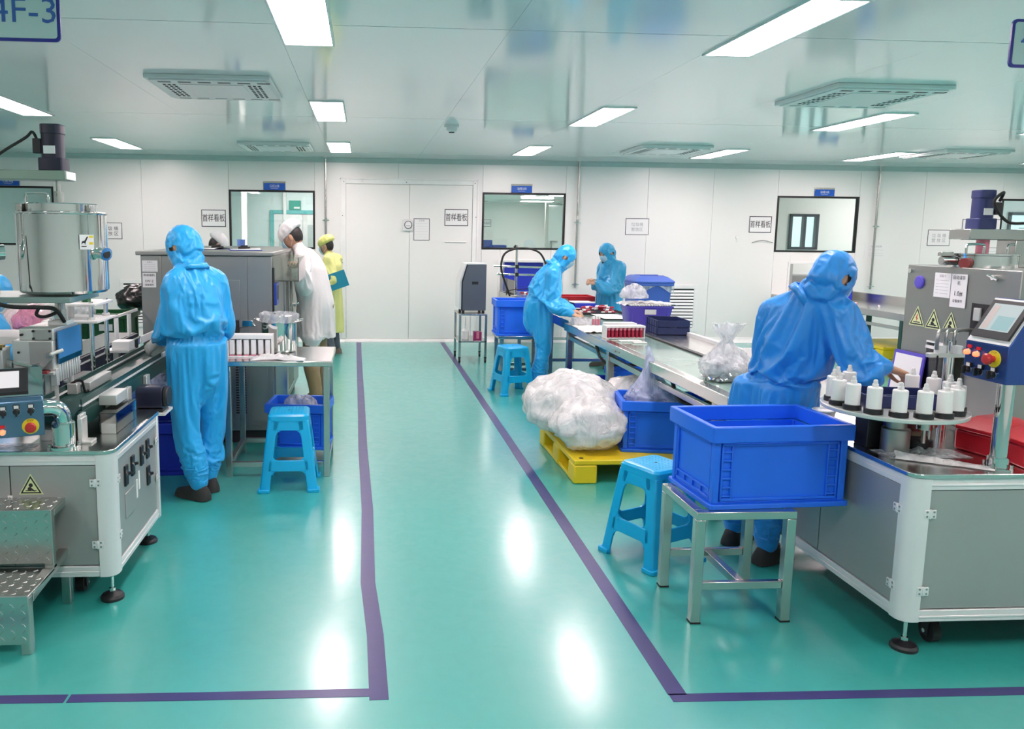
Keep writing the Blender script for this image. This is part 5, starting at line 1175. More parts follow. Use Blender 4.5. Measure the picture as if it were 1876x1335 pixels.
# purple basket with white tubes, navy trays
t = thing('purple_basket', 'violet plastic basket with a handle slot on the long conveyor', 'basket', (2.74, 7.53, .78), R(-4))
def taper(g, a, b, c, d, z0, z1, th):
    for i in range(4):
        pass
    o = [rrect(-a, a, -b, b, .02, 3), rrect(-c, c, -d, d, .02, 3), rrect(-c+th, c-th, -d+th, d-th, .018, 3), rrect(-a+th, a-th, -b+th, b-th, .018, 3)]
    return g.loft([[(x, y, z0) for x, y in o[0]], [(x, y, z1) for x, y in o[1]], [(x, y, z1) for x, y in o[2]], [(x, y, z0+.006) for x, y in o[3]]], cap=True)
put('body', taper(MB(), .185, .13, .215, .155, 0, .20, .008), 'purple', t, .003, world=False); put('rim', ring_loft(MB(), -.222, .222, -.162, .162, .19, .205, .012), 'purple', t, .002, world=False)
put('handle_slot', MB().box(-.055, .055, -.158, -.150, .125, .175), 'white', t, .004, world=False); put('ribs', MB().box(-.17, -.16, -.155, -.135, .01, .19).box(.16, .17, -.155, -.135, .01, .19), 'purple', t, world=False)
for k in range(16):
    x = 2.74-.19+.0252*k
    q = thing('white_tube', 'white tube lying in the row on top of the violet basket', 'tube', (x, 7.53, .985), R(-4), 'white tubes on the violet basket')
    if k == 0: put('body', MB().cyl((0, -.135, .012), (0, .10, .012), .0115, n=8), 'whitep', q, world=False); put('cap', MB().cyl((0, -.165, .012), (0, -.135, .012), .009, n=8), 'white', q, world=False); WT0 = q
    else:
        for ch in WT0.children: c = ch.copy(); COL.objects.link(c); c.parent = q
o = put('white_liner', MB().grid(lambda u, v: (2.48+.52*u, 7.39+.30*v, 1.008+.03*abs(noise.noise((u*5, v*4, 9)))-.02*(abs(u-.5)*2)**3), 26, 14), 'bag', smooth=80, loc=(2.73, 7.36, 1.0)); tag(o, 'white plastic liner lying over the violet basket', 'plastic liner')
sack((2.62, 7.55, 1.055), (.13, .11, .12), 51, 'clear bag standing on top of the violet basket', 'clearbag', amp=.22)
for k, zz in enumerate((.78, .845)):
    t = thing('navy_tray', ['lower navy tray of the pair by the violet basket', 'upper navy tray of the pair by the violet basket'][k], 'tray', (2.76, 7.02, zz), R(-5), 'navy trays on the conveyor')
    put('tray', ring_loft(MB().box(-.135, .135, -.19, .19, 0, .006), -.145, .145, -.20, .20, .006, .064, .007), 'navy', t, .002, world=False)
    for j in range(5): put('rib', MB().box(-.149, -.145, -.17+.075*j, -.145+.075*j, .004, .06), 'navy', t, world=False)
# bag of silver caps, card on the rail
t = thing('bag_of_caps', 'clear tied bag of silver caps standing on the near end of the conveyor', 'bag', (2.20, 4.66, .78))
g = blob_mesh((2.20, 4.66, .865), (.155, .13, .09), 61, amp=.12, flat=.92, ridges=.05); put('film', g, 'clearbag', t, smooth=80)
g = MB(); rings = []
for zz, rr in ((.90, .14), (.95, .10), (1.0, .055), (1.03, .028), (1.06, .045), (1.10, .075), (1.13, .09)):
    rings.append([(2.20+.01+rr*(1+.25*math.sin(5*q+zz*30))*math.cos(q), 4.66+rr*.7*(1+.25*math.sin(5*q+zz*30))*math.sin(q), zz+.02*noise.noise((q*2, zz*9, 1))) for q in [2*PI*k/40 for k in range(40)]])
put('gathered_neck', g.loft(rings, cap=False), 'clearbag', t, smooth=80)
g = MB()
for k in range(150):
    a = rnd.random()*2*PI; r_ = math.sqrt(rnd.random())*.125; zz = .792+.10*rnd.random()*(1-(r_/.14)**2); v = Vector((rnd.gauss(0, 1), rnd.gauss(0, 1), rnd.gauss(0, 1))).normalized()*.012
    p = Vector((2.20+r_*math.cos(a), 4.66+r_*.8*math.sin(a), zz)); g.cyl(p-v, p+v, .010, n=8)
put('caps', g, 'foil', t, kind='stuff')
tag(put('instruction_card', MB().box(2.66, 2.86, 5.35, 5.36, .81, .88), 'paper', loc=(2.76, 5.35, .81)), 'printed card standing against the far lip of the conveyor', 'card')
# wheeled refuse bin
t = thing('wheeled_bin', 'blue wheeled refuse bin against the wall behind the standing worker', 'bin', (3.92, 11.1, 0))
bx, by = 4.06, 11.15
q = [rrect(bx-.20, bx+.20, by-.24, by+.22, .04, 4), rrect(bx-.255, bx+.255, by-.30, by+.28, .04, 4)]
put('body', MB().loft([[(x, y, .04) for x, y in q[0]], [(x, y, .96) for x, y in q[1]]]), 'bin', t, .004)
q = rrect(bx-.28, bx+.28, by-.33, by+.30, .05, 4); put('rim', MB().prism(q, .955, .995), 'bin', t, .006)
lid = put('lid', MB().loft([[(x, y, .995) for x, y in rrect(bx-.285, bx+.285, by-.335, by+.30, .05, 4)], [(x, y, 1.02) for x, y in rrect(bx-.285, bx+.285, by-.335, by+.30, .05, 4)], [(x, y, 1.075) for x, y in rrect(bx-.22, bx+.22, by-.25, by+.28, .06, 4)], [(x, y, 1.085) for x, y in rrect(bx-.19, bx+.19, by-.22, by+.26, .06, 4)]]), 'bin', t, .006)
put('lid_rib', MB().box(bx-.17, bx+.17, by-.18, by-.15, 1.085, 1.095).box(bx-.17, bx+.17, by+.05, by+.08, 1.085, 1.095), 'bin', lid, .003)
put('handle', MB().cyl((bx-.24, by+.32, 1.02), (bx+.24, by+.32, 1.02), .016, n=10), 'bin', t)
for s in (-1, 1): put('wheel', MB().cyl((bx+s*.21, by+.20, .10), (bx+s*.26, by+.20, .10), .10, n=20), 'rubber', t)
put('bag_edge', MB().grid(lambda u, v: (bx-.262+.53*u, by-.318-.012*math.sin(u*19)*v, .955-(.05+.05*math.sin(u*7+1))*v), 30, 4), 'clearbag', t, smooth=80)
text('lettering', '可回收物', .05, (bx+.05, by-.285, .62), (1, 0, 0), (0, .06, 1), 'paper', t)
# rear conveyor on the right and pallets under it
t = thing('rear_conveyor', 'grey belt conveyor from the wall hatch towards the right machine', 'conveyor', (6.85, 9.8, 0))
put('side_frame', MB().box(6.36, 6.40, 7.6, 12.04, .68, .765), 'steel', t, .004); put('side_frame', MB().box(7.26, 7.30, 7.6, 12.04, .70, .86), 'steel', t, .004); put('belt', MB().box(6.40, 7.26, 7.6, 12.04, .70, .755), 'steelt', t)
for y in (8.95, 10.9, 7.7):
    for x in (6.37, 7.24): put('leg', MB().box(x, x+.055, y, y+.055, 0, .70), 'belt', t, .003)
    put('cross_bar', MB().box(6.425, 7.24, y+.01, y+.045, .55, .585), 'steel', t, .003)
put('long_bar', MB().box(6.38, 6.41, 7.7, 11.0, .56, .60), 'steel', t, .003)
for k in range(4):
    q = thing('lip_tube', 'pink-capped tube on the rear right conveyor, %s towards the viewer' % ['first', 'second', 'third', 'last'][k], 'tube', (6.62+.04*k, 11.3-.45*k, .755), R(20*k), 'tubes on the rear right conveyor')
    put('body', MB().cyl((-.06, 0, .012), (.02, 0, .012), .012, n=8), 'whitep', q, world=False); put('cap', MB().cyl((.02, 0, .012), (.06, 0, .012), .0125, n=8), 'pink', q, world=False)
t = thing('blue_carton', 'small dark blue carton on the rear right conveyor', 'carton', (6.9, 11.2, .755)); put('box', MB().box(6.93, 7.10, 11.1, 11.25, .755, .97), 'crated', t, .004); put('flap', MB().box(6.935, 7.095, 11.098, 11.1, .90, .965), 'navy', t)
tag(put('hatch_box', MB().box(6.66, 7.38, 12.10, 12.5, .70, 1.05), 'satin', bevel=.006, loc=(7, 12.2, .7)), 'grey box behind the hatch under the right window', 'box')
pallet(6.40, 7.20, 9.30, 10.15, .155, 'lower yellow pallet of the stack under the rear right conveyor'); pallet(6.40, 7.20, 9.30, 10.15, .155, 'upper yellow pallet of the stack under the rear right conveyor', .157)

# ------------------------------------------------------------------ rotary filling machine on the right
t = thing('rotary_filler', 'rotary bottle filling machine with a round turntable at the right edge', 'machine', (2.7, 3.5, 0)); RM = t
x0, x1, y0, y1, z0, z1 = 2.11, 3.65, 2.815, 4.07, .155, .742
cabinet_frame(t, x0, x1, y0, y1, z0, z1)
put('door', MB().box(2.19, 2.93, y0+.012, y0+.024, z0+.052, z1-.052), 'satin2', t, .002); put('door', MB().box(2.935, 3.57, y0+.012, y0+.024, z0+.052, z1-.052), 'satin2', t, .002)
put('side_door', MB().box(x0+.012, x0+.024, y0+.08, 3.42, z0+.052, z1-.052), 'satin2', t, .002); put('side_door', MB().box(x0+.012, x0+.024, 3.427, y1-.08, z0+.052, z1-.052), 'satin2', t, .002)
for z in (.60, .285):
    hinge(t, (2.188, y0+.004, z), (0, -1, 0), (1, 0, 0)); hinge(t, (x0+.004, y0+.079, z), (-1, 0, 0), (0, 1, 0))
for y in (3.39, 3.46): put('door_pull', MB().box(x0-.006, x0+.012, y-.008, y+.008, .54, .60), 'chrome', t, .003)
ZR = z1+.018
for (x, y) in ((2.20, 2.905), (3.5, 2.92), (2.2, 3.98)): machine_foot(t, x, y, z0)
machine_caster(t, 2.345, 2.955, z0)
cx, cy = 2.19, 3.09
put('turntable', MB().lathe([(.001, 0), (.268, 0), (.27, .003), (.27, .013), (.267, .016), (.001, .016)], 64, (cx, cy, .952)), 'aluw', t)
put('turntable_column', MB().box(2.165, 2.235, 3.20, 3.29, ZR, .952), 'black', t, .004); put('column_side', MB().box(2.235, 2.265, 3.20, 3.29, ZR, .952), 'crated', t, .003)
put('hub', MB().lathe([(.055, 0), (.055, .10), (.04, .105), (.04, .19)], 24, (cx+.06, cy+.05, ZR)), 'satin', t)
for k in range(2): put('drive_cylinder', MB().cyl((2.36+.06*k, 3.12+.05*k, .86), (2.36+.06*k, 3.12+.05*k, .952), .030, n=16).cyl((2.36+.06*k, 3.12+.05*k, .80), (2.36+.06*k, 3.12+.05*k, .86), .010, n=8), 'steel', t)
put('motor_lump', MB().lathe([(.06, 0), (.065, .01), (.06, .04), (.03, .05)], 16, (2.39, 3.20, ZR)), 'black', t)
# sixteen pucks in a ring, fourteen white bottles standing in them
BOT = None
for k in range(16):
    a = R(195.5+22.5*k); x, y = cx+.222*math.cos(a), cy+.222*math.sin(a)
    put('puck', MB().lathe([(.001, 0), (.0345, 0), (.0345, .020), (.030, .022), (.030, .014), (.001, .014)], 20, (x, y, .968)), 'black', t)
    if k in (10, 11): continue
    pos = ['front left, second from the worker', 'third from the left in front', 'fourth from the left in front', 'middle of the front', 'right of the middle in front', 'right end of the front', 'right side behind the front row', 'rightmost, behind', 'back right', 'back of the turntable', '', '', 'back left by the tray', 'back left corner', 'left side under the sleeve', 'furthest left on the turntable'][k]
    lab = 'white bottle on the turntable, '+pos
    if BOT is None:
        BOT = thing('white_bottle', lab, 'bottle', (x, y, .9825), 0, 'white bottles on the turntable')
        put('body', MB().lathe([(.001, 0), (.025, 0), (.0275, .004), (.0275, .088), (.025, .092), (.012, .092)], 24), 'whitep', BOT, world=False)
        put('nozzle', MB().lathe([(.012, .092), (.0115, .104), (.009, .106), (.008, .118), (.005, .122), (.001, .122)], 14), mat('clear_nozzle', (.9, .9, .9), .3, trans=.25), BOT, world=False)
    else: dup(BOT, (x, y, .9825), 0, lab)
t2 = thing('navy_tray', 'navy tray lying across the middle of the turntable', 'tray', (cx+.02, cy+.03, .968), R(-12), 'navy trays on the turntable')
put('tray', ring_loft(MB().box(-.14, .14, -.10, .10, 0, .006), -.15, .15, -.11, .11, .006, .055, .007), 'navy', t2, .002, world=False); put('divider', MB().box(-.143, .143, -.004, .004, .006, .04), 'navy', t2, world=False)
# filling nozzles on a bar
put('nozzle_post', MB().cyl((2.62, 3.36, ZR), (2.62, 3.36, 1.20), .016, n=14).cyl((2.68, 3.42, ZR), (2.68, 3.42, 1.20), .016, n=14), 'chrome', t)
put('nozzle_bar', MB().box(2.52, 2.685, 3.34, 3.37, 1.13, 1.15), 'aluw', t, .003); put('nozzle_body', MB().cyl((2.58, 3.36, 1.15), (2.58, 3.36, 1.185), .024, n=18).cyl((2.64, 3.34, 1.15), (2.64, 3.34, 1.185), .024, n=18), 'alu', t)
for k in range(3):
    x = 2.555+.038*k; cable([(x, 3.35, 1.165), (x, 3.35, 1.225), (x+.02, 3.36, 1.25), (x+.08, 3.38, 1.252), (x+.16, 3.42, 1.245)], .008, t, 'satin', 'nozzle_hose')
put('stop_rod', MB().cyl((2.54, 3.32, .99), (2.555, 3.34, 1.14), .004, n=8), 'black', t)
# tall heated hopper box
hx, hy0, hy1, hz = 2.85, 3.27, 4.0, 1.522
put('hopper_box', MB().box(hx, 3.63, hy0, hy1, ZR, hz), 'satin', t, .004)
put('box_opening', MB().box(hx-.002, hx+.002, 3.32, 3.535, 1.12, 1.36), 'dark', t); put('opening_catch', MB().box(hx-.012, hx-.002, 3.47, 3.51, 1.28, 1.34), 'aluw', t, .002)
put('wing_nut', MB().cyl((hx-.012, 3.42, 1.485), (hx, 3.42, 1.485), .012, n=8).cyl((hx-.01, 3.39, 1.475), (hx-.01, 3.45, 1.495), .006, n=6).cyl((hx-.012, 3.97, 1.49), (hx, 3.97, 1.49), .012, n=8), 'chrome', t)
for k, kd in enumerate(('bolt', 'gear', 'gear')): triangle_sign(t, (hx-.0012, 3.895-.118*k, 1.245-.003*k), (0, -1, 0), .115, kd, (-1, 0, 0))
b = put('blue_badge', MB_at(Matrix.Translation((hx-.0, 3.90, 1.435)) @ Matrix.Rotation(R(-90), 4, 'Y')).lathe([(.034, 0), (.034, .006), (.028, .010), (.001, .011)], 20), 'purple', t)
px, py = 3.02, 3.72
put('hopper', MB().lathe([(.15, 0), (.15, .055), (.156, .058), (.156, .066), (.001, .07)], 40, (px, py, hz)), 'chrome', t)
put('hopper_handle', MB().tube(smoothpath([(px-.12, py-.05, hz+.06), (px-.12, py-.05, hz+.10), (px-.105, py-.05, hz+.11), (px-.045, py-.05, hz+.11), (px-.03, py-.05, hz+.10), (px-.03, py-.05, hz+.06)], 4), .006, 8), 'chrome', t)
put('hopper_handle', MB().tube(smoothpath([(px+.09, py-.05, hz+.06), (px+.09, py-.05, hz+.10), (px+.105, py-.05, hz+.11), (px+.165, py-.05, hz+.11)], 4), .006, 8), 'chrome', t)
put('side_valve', MB().cyl((px-.22, py-.02, hz+.03), (px-.15, py-.02, hz+.03), .022, n=14).cbox((px-.20, py-.02, hz+.062), (.06, .03, .02)), 'steel', t, .002); put('valve_cap', MB().cyl((px-.165, py-.10, hz+.02), (px-.13, py-.08, hz+.02), .025, n=12), 'redhose', t)
put('coupling', MB().cyl((px, py, hz+.07), (px, py, hz+.135), .028, n=16), 'pink', t); put('shaft', MB().cyl((px, py, hz+.135), (px, py, 1.66), .014, n=12), 'redtube', t)
put('arm_beam', MB().box(px-.125, 3.24, py-.07, py+.07, 1.655, 1.705), 'steel', t, .003); put('arm_post', MB().box(3.14, 3.24, py-.06, py+.06, hz, 1.655), 'steel', t, .004)
motor(t, px-.02, py, 1.705, .048, 'motor', 1, .80); cable([(px+.04, py-.03, 1.84), (px+.03, py-.06, 1.88), (px-.02, py-.07, 1.83), (px+.05, py-.08, 1.74), (px+.18, py-.09, 1.73), (px+.28, py-.08, 1.66), (px+.27, py-.08, 1.52)], .007, t)
t3 = paper('equipment_card', -.055, .055, 0, .12, 0, 'printed equipment card at the top of the right hopper box', [('设备卡', .015, .045, 1)]+[('— ———', .02, .025-.016*k, 1) for k in range(5)], ink='inkg', bw=0, cat='card')
t3.rotation_euler = (0, 0, R(-90)); t3.location = (hx-.002, 3.735, 1.37)
t3 = paper('number_card', -.05, .05, 0, .16, 0, 'white card reading 1.0 beside the equipment card on the right hopper box', [('自动灌装', .02, .062, 1), ('机', .02, .036, 1), ('1.0#', .032, -.014, 1), ('设备编号', .016, -.05, 1)], bw=0, cat='card')
t3.rotation_euler = (0, 0, R(-90)); t3.location = (hx-.002, 3.625, 1.33)
# operator console on a chromed pole
put('console_pole', MB().cyl((2.50, 2.885, ZR), (2.50, 2.885, 1.14), .030, n=22), 'chrome', t); put('pole_socket', MB().lathe([(.055, 0), (.055, .008), (.038, .010), (.038, .045), (.034, .05)], 24, (2.50, 2.885, ZR)), 'chrome', t)
for k in range(4): put('bolt', MB().cyl((2.50+.047*math.cos(k*PI/2+.5), 2.885+.047*math.sin(k*PI/2+.5), ZR+.008), (2.50+.047*math.cos(k*PI/2+.5), 2.885+.047*math.sin(k*PI/2+.5), ZR+.024), .006, n=6), 'steel', t)
prof = [(2.40, 1.115), (2.40, 1.255), (2.505, 1.43), (2.525, 1.43), (2.60, 1.39), (2.60, 1.115)]
cb = mat('blue_lacquer_console', (.04, .09, .32), .22, .6, .08, 5)
put('console', MB().prismy(prof, 2.775, 2.99), cb, t, .004)
tl = Vector((.105, 0, .175)).normalized(); nn = Vector((-tl.z, 0, tl.x))
def sr(k, y, h): return Vector((2.40, y, 1.255))+tl*k+nn*h
def slabr(nm, k0, k1, ya_, yb_, h0, h1, m, par): return put(nm, MB().loft([[sr(k0, ya_, h), sr(k0, yb_, h), sr(k1, yb_, h), sr(k1, ya_, h)] for h in (h0, h1)]), m, par)
slabr('screen_surround', .005, .20, 2.78, 2.985, 0, .003, 'alu', t); s3 = slabr('touch_screen', .025, .188, 2.79, 2.975, .003, .012, 'black', t)
d3 = slabr('display', .055, .172, 2.812, 2.955, .012, .0132, 'screen', s3)
slabr('display_blocks', .06, .12, 2.82, 2.90, .0132, .0138, emit('lit_cyan_block', (.35, .66, .70), .6, .05), s3); slabr('display_blocks', .06, .165, 2.92, 2.95, .0132, .0138, emit('lit_pink_block', (.80, .66, .62), .6, .05), s3)
n = (-1, 0, 0); u = (0, -1, 0)
red_lamp(t, (2.40, 2.965, 1.215), u, n); red_lamp(t, (2.40, 2.918, 1.212), u, n); estop(t, (2.40, 2.84, 1.205), u, n)
for y in (2.955, 2.895, 2.83): selector(t, (2.40, y, 1.146), u, n)
# things lying on the right cabinet
for (c, lab, rz) in (((2.69, 3.125, ZR), 'red vinyl case behind the console pole', .25), ((2.73, 2.93, ZR), 'red vinyl case at the right picture edge on the cabinet', -.1)):
    q = thing('red_case', lab, 'case', c, rz, 'red cases on the right cabinet')
    put('body', MB().box(-.13, .13, -.09, .09, 0, .09), 'redvinyl', q, .012, world=False); put('lid', MB().loft([[(x, y, .09) for x, y in rrect(-.133, .133, -.093, .093, .015, 3)], [(x, y, .105) for x, y in rrect(-.133, .133, -.093, .093, .015, 3)], [(x, y, .15) for x, y in rrect(-.07, .07, -.05, .05, .02, 3)]]), 'redvinyl', q, .004, world=False)
q = thing('tape_roll', 'tan and dark red roll of packing tape under the turntable', 'tape roll', (2.41, 3.25, ZR)); put('roll', MB().lathe([(.035, 0), (.062, 0), (.062, .065), (.035, .065)], 28, (2.41, 3.25, ZR)), 'tan', q); put('core', MB().lathe([(.031, .0), (.035, .0), (.035, .15), (.031, .15)], 24, (2.41, 3.25, ZR)), 'redhose', q)
o = put('plastic_glove', MB().grid(lambda u, v: (2.17+.28*u+.05*v, 3.06-.20*u+(.085-.04*u)*(v-.5)+.01*noise.noise((u*5, v*4, 2)), ZR+.004+(.022*(1-u)+.006)*abs(math.sin(PI*v))*(.6+.6*abs(noise.noise((u*8, v*5, 6))))), 40, 14), 'bag', smooth=80, loc=(2.3, 2.93, ZR)); tag(o, 'crumpled white plastic sleeve at the front edge of the right cabinet', 'plastic sleeve')
o = put('plastic_film', MB().grid(lambda u, v: (2.15+.36*u, 3.02+.14*v, ZR+.003+.03*abs(noise.noise((u*8, v*4, 13)))*min(1, 6*min(u, 1-u, v, 1-v))), 36, 16), 'clearbag', smooth=80, loc=(2.3, 3.1, ZR)); tag(o, 'crumpled clear film under the turntable on the right cabinet', 'plastic film')
q = thing('purple_clipboard', 'violet framed clipboard leaning on the right hopper box', 'clipboard', (2.815, 3.90, ZR)); T = frame_m((2.80, 3.90, ZR), (0, -1, 0), (.11, 0, 1))
put('frame', MB_at(T).box(-.115, .115, 0, .315, -.004, .004), 'purple', q); put('sheet', MB_at(T).box(-.10, .10, .01, .298, .004, .0055), 'paper', q)
q = thing('document_pouch', 'clear zip pouch with printed sheets hung on the right hopper box', 'pouch', (2.835, 3.68, ZR+.05)); T = frame_m((2.838, 3.675, ZR+.02), (0, -1, 0), (.02, 0, 1))
put('sheets', MB_at(T).box(-.085, .105, .03, .27, -.002, .002), 'paper', q); put('pouch_film', MB_at(T).box(-.125, .125, 0, .36, .003, .004), 'acrylic', q); put('zip', MB_at(T).box(-.125, .125, .33, .345, .004, .008).box(-.125, .125, .36, .368, .0, .006), 'whitep', q)
q = thing('grey_cup', 'grey cup beside the red bag behind the turntable', 'cup', (2.12, 3.62, .0)); q.location = (2.16, 3.52, ZR); put('cup', MB().lathe([(.035, 0), (.05, .09), (.046, .09), (.032, .006), (.001, .005)], 20), 'alu', q, world=False); put('rim', MB().lathe([(.05, .088), (.053, .092), (.05, .096), (.046, .092)], 20), 'alu', q, world=False)
# ================================================================== PEOPLE
def V(*a): return Vector(a)
def remesh(mb, voxel, it=3, name='body'):
    me = bpy.data.meshes.new(name); me.from_pydata(mb.v, [], mb.f); fix_normals(me)
    o = bpy.data.objects.new('tmp', me); COL.objects.link(o)
    m = o.modifiers.new('r', 'REMESH'); m.mode = 'VOXEL'; m.voxel_size = voxel; m.use_smooth_shade = True
    if it: s = o.modifiers.new('s', 'SMOOTH'); s.factor = .5; s.iterations = it
    dg = bpy.context.evaluated_depsgraph_get(); out = bpy.data.meshes.new_from_object(o.evaluated_get(dg))
    bpy.data.objects.remove(o); bpy.data.meshes.remove(me); out.name = name
    return out
def join(meshes, name, mats):
    """several meshes (with a material index each) into one"""
    bm = bmesh.new()
    for me, i in meshes:
        n0 = len(bm.faces); bm.from_mesh(me); bm.faces.ensure_lookup_table()
        for f in bm.faces[n0:]: f.material_index = i; f.smooth = True
    out = bpy.data.meshes.new(name); bm.to_mesh(out); bm.free()
    for k in mats: out.materials.append(M[k])
    return out
def ell(g, c, r, Rm=None, n=20, m=14):
    T0 = g.T.copy(); g.T = T0 @ Matrix.Translation(c) @ (Rm.to_4x4() if Rm else Matrix.Identity(4)); g.ball((0, 0, 0), r, n, m); g.T = T0
def limb(g, pts, rad, n=14):
    P = smoothpath(pts, 6); m = len(P); k = len(rad)-1; rr = []
    for i in range(m):
        t = i/(m-1)*k; a = min(int(t), k-1); f = t-a; f = f*f*(3-2*f); rr.append(rad[a]*(1-f)+rad[a+1]*f)
    g.tube(P, rr, n); ell(g, P[0], (rr[0],)*3); ell(g, P[-1], (rr[-1],)*3, None, 12, 8)
def torso(g, stations, twist):
    """stations: (point, half width, half depth); rings square to the spine"""
    P = [s[0] for s in stations]; rings = []
    sp = smoothpath(P, 4); m = len(sp)
    for i, p in enumerate(sp):
        t = i/4; a = min(int(t), len(stations)-2); f = t-a
        w = stations[a][1]*(1-f)+stations[a+1][1]*f; d = stations[a][2]*(1-f)+stations[a+1][2]*f
        tg = (sp[min(i+1, m-1)]-sp[max(i-1, 0)]).normalized(); tw = twist*t/(len(stations)-1)
        rt = V(math.cos(tw), math.sin(tw), 0); rt = (rt-tg*rt.dot(tg)).normalized(); fw = tg.cross(rt)
        ring = []
        for k in range(28):
            q = 2*PI*k/28; c, s = math.cos(q), math.sin(q)
            ring.append(p+rt*w*math.copysign(abs(c)**.85, c)+fw*d*math.copysign(abs(s)**.85, s))
        rings.append(ring)
    g.loft(rings)
def hand_mesh(wrist, direc, back, side, curl=(.35, .55, .4), spread=.10, fat=1.0, thumb=.6):
    """palm, four unequal bent fingers and a thumb leaving the side of the palm"""
    x = Vector(direc).normalized(); z = Vector(back); z = (z-x*z.dot(x)).normalized(); y = z.cross(x)
    g = MB(); g.T = Matrix(((x.x, y.x, z.x, wrist[0]), (x.y, y.y, z.y, wrist[1]), (x.z, y.z, z.z, wrist[2]), (0, 0, 0, 1)))
    rings = []
    for px, w, h in ((-.05, .026, .020), (-.01, .025, .019), (.02, .033, .018), (.055, .040, .016), (.082, .041, .013), (.092, .038, .010)):
        rings.append([(px, w*math.cos(q), h*math.sin(q)) for q in [2*PI*k/16 for k in range(16)]])
    g.loft(rings)
    for k, (fy, ln, dc) in enumerate(((.030, .070, 0), (.011, .078, .05), (-.009, .073, .08), (-.028, .057, .14))):
        a = spread*(1-k*.66); p = V(.080, side*fy, 0); pts = [p]; ang = 0
        for c, l in zip(curl, (.46, .31, .23)):
            ang += c+dc; p = p+V(math.cos(ang)*math.cos(a), side*math.cos(ang)*math.sin(a), -math.sin(ang))*ln*l; pts.append(p)
        g.tube([V(.055, side*fy*.9, 0)]+pts, [.0085*fat, .0092*fat, .0085*fat, .0080*fat, .0062*fat], 10); ell(g, pts[-1], (.0064*fat,)*3, None, 8, 6)
    p0 = V(.018, side*.022, -.004); p1 = p0+V(.030, side*.026, -.012); p2 = p1+V(.030, side*.006*(1-thumb), -.014); p3 = p2+V(.020, -side*.010*thumb, -.008)
    g.tube([p0, p1, p2, p3], [.014*fat, .0115*fat, .0100*fat, .0078*fat], 10); ell(g, p3, (.0078*fat,)*3, None, 8, 6)
    return remesh(g, .0042, 2, 'hand')
def head_mesh():
    """skull, jaw, brow, nose, lips and ears as one closed surface; faces +Y"""
    g = MB(); g.ball((0, 0, 0), 1, 40, 30)
    def bump(v, c, r, a): d = (v-V(*c)).length/r; return a*math.exp(-d*d*2)
    out = []
    for p in g.v:
        v = Vector(p); x, y, z = v.x*.076, v.y*.096, v.z*.116
        if z < 0: t = min(1, -z/.116); x *= 1-.22*t; y = y*(1-.10*t)+.010*t
        if y > 0 and z < .05: x *= 1-.06*y/.096
        w = V(x, y, z); f = 0
        f += bump(w, (0, .098, -.012), .017, .016)+bump(w, (0, .094, .012), .012, .006)+bump(w, (0, .090, -.062), .018, .006)+bump(w, (0, .085, -.098), .02, .006)
        for s in (-1, 1): f -= bump(w, (s*.031, .086, .012), .017, .008); f += bump(w, (s*.03, .086, .034), .02, .004)
        out.append(w+V(0, f, 0))
    g.v = [tuple(p) for p in out]; n1 = len(g.f)
    for s in (-1, 1): ell(g, (s*.078, -.012, -.008), (.010, .020, .032), Matrix.Rotation(s*R(-18), 3, 'Z')); ell(g, (s*.083, -.010, -.004), (.006, .014, .024), Matrix.Rotation(s*R(-18), 3, 'Z'))
    skin = g.mesh('head', 80)
    e = MB()
    for s in (-1, 1): ell(e, (s*.031, .083, .012), (.013, .008, .0065), None, 12, 8)
    for s in (-1, 1): e.tube([(s*.014, .0945, .034), (s*.03, .0925, .040), (s*.047, .083, .036)], .003, 6)
    return skin, e.mesh('eyes', 80)
HEAD = None
def figure(g, J, k, s, coat=False, hood=True, legs=True):
    """the clothed (k=1) or bare (k<1) figure as overlapping closed forms, later fused into one surface"""
    W_ = [(J['pelvis']-V(0, 0, .12*s), .165, .135), (J['pelvis'], .190, .155), (J['waist'], .178, .142), (J['chest'], .198, .150), (J['neck']-(J['neck']-J['chest']).normalized()*.075*s, .165, .112), (J['neck'], .075, .075)]
    if coat: W_ = [(J['hem'], .25, .215), (J['pelvis']-V(0, 0, .10*s), .222, .185)]+W_[1:]
    torso(g, [(p, w*s*k, d*s*k) for p, w, d in W_], J['twist'])
    for a in 'LR':
        el, sh, wr = J['el'+a], J['sh'+a], J['wr'+a]
        limb(g, [sh, (sh+el)/2, el, el*.45+wr*.55, wr], [r*s*k for r in ((.086, .086, .078, .079, .043) if k > .9 else (.06, .055, .05, .047, .036))])
        limb(g, [J['neck']-V(0, 0, .03), (J['neck']+sh)/2+V(0, 0, -.012), sh], [r*s*k for r in (.070, .080, .082)])
        if legs and not coat:
            hp, kn, an = J['hip'+a], J['kn'+a], J['an'+a]
            limb(g, [hp, (hp+kn)/2, kn, kn*.4+an*.6, an+V(0, 0, .03)], [r*s*k for r in (.114, .096, .077, .082, .058)])
    limb(g, [J['neck']-V(0, 0, .04), J['neck']*.5+J['head']*.5, J['head']], [r*s*k for r in ((.10, .088, .085) if hood else (.07, .055, .055))])
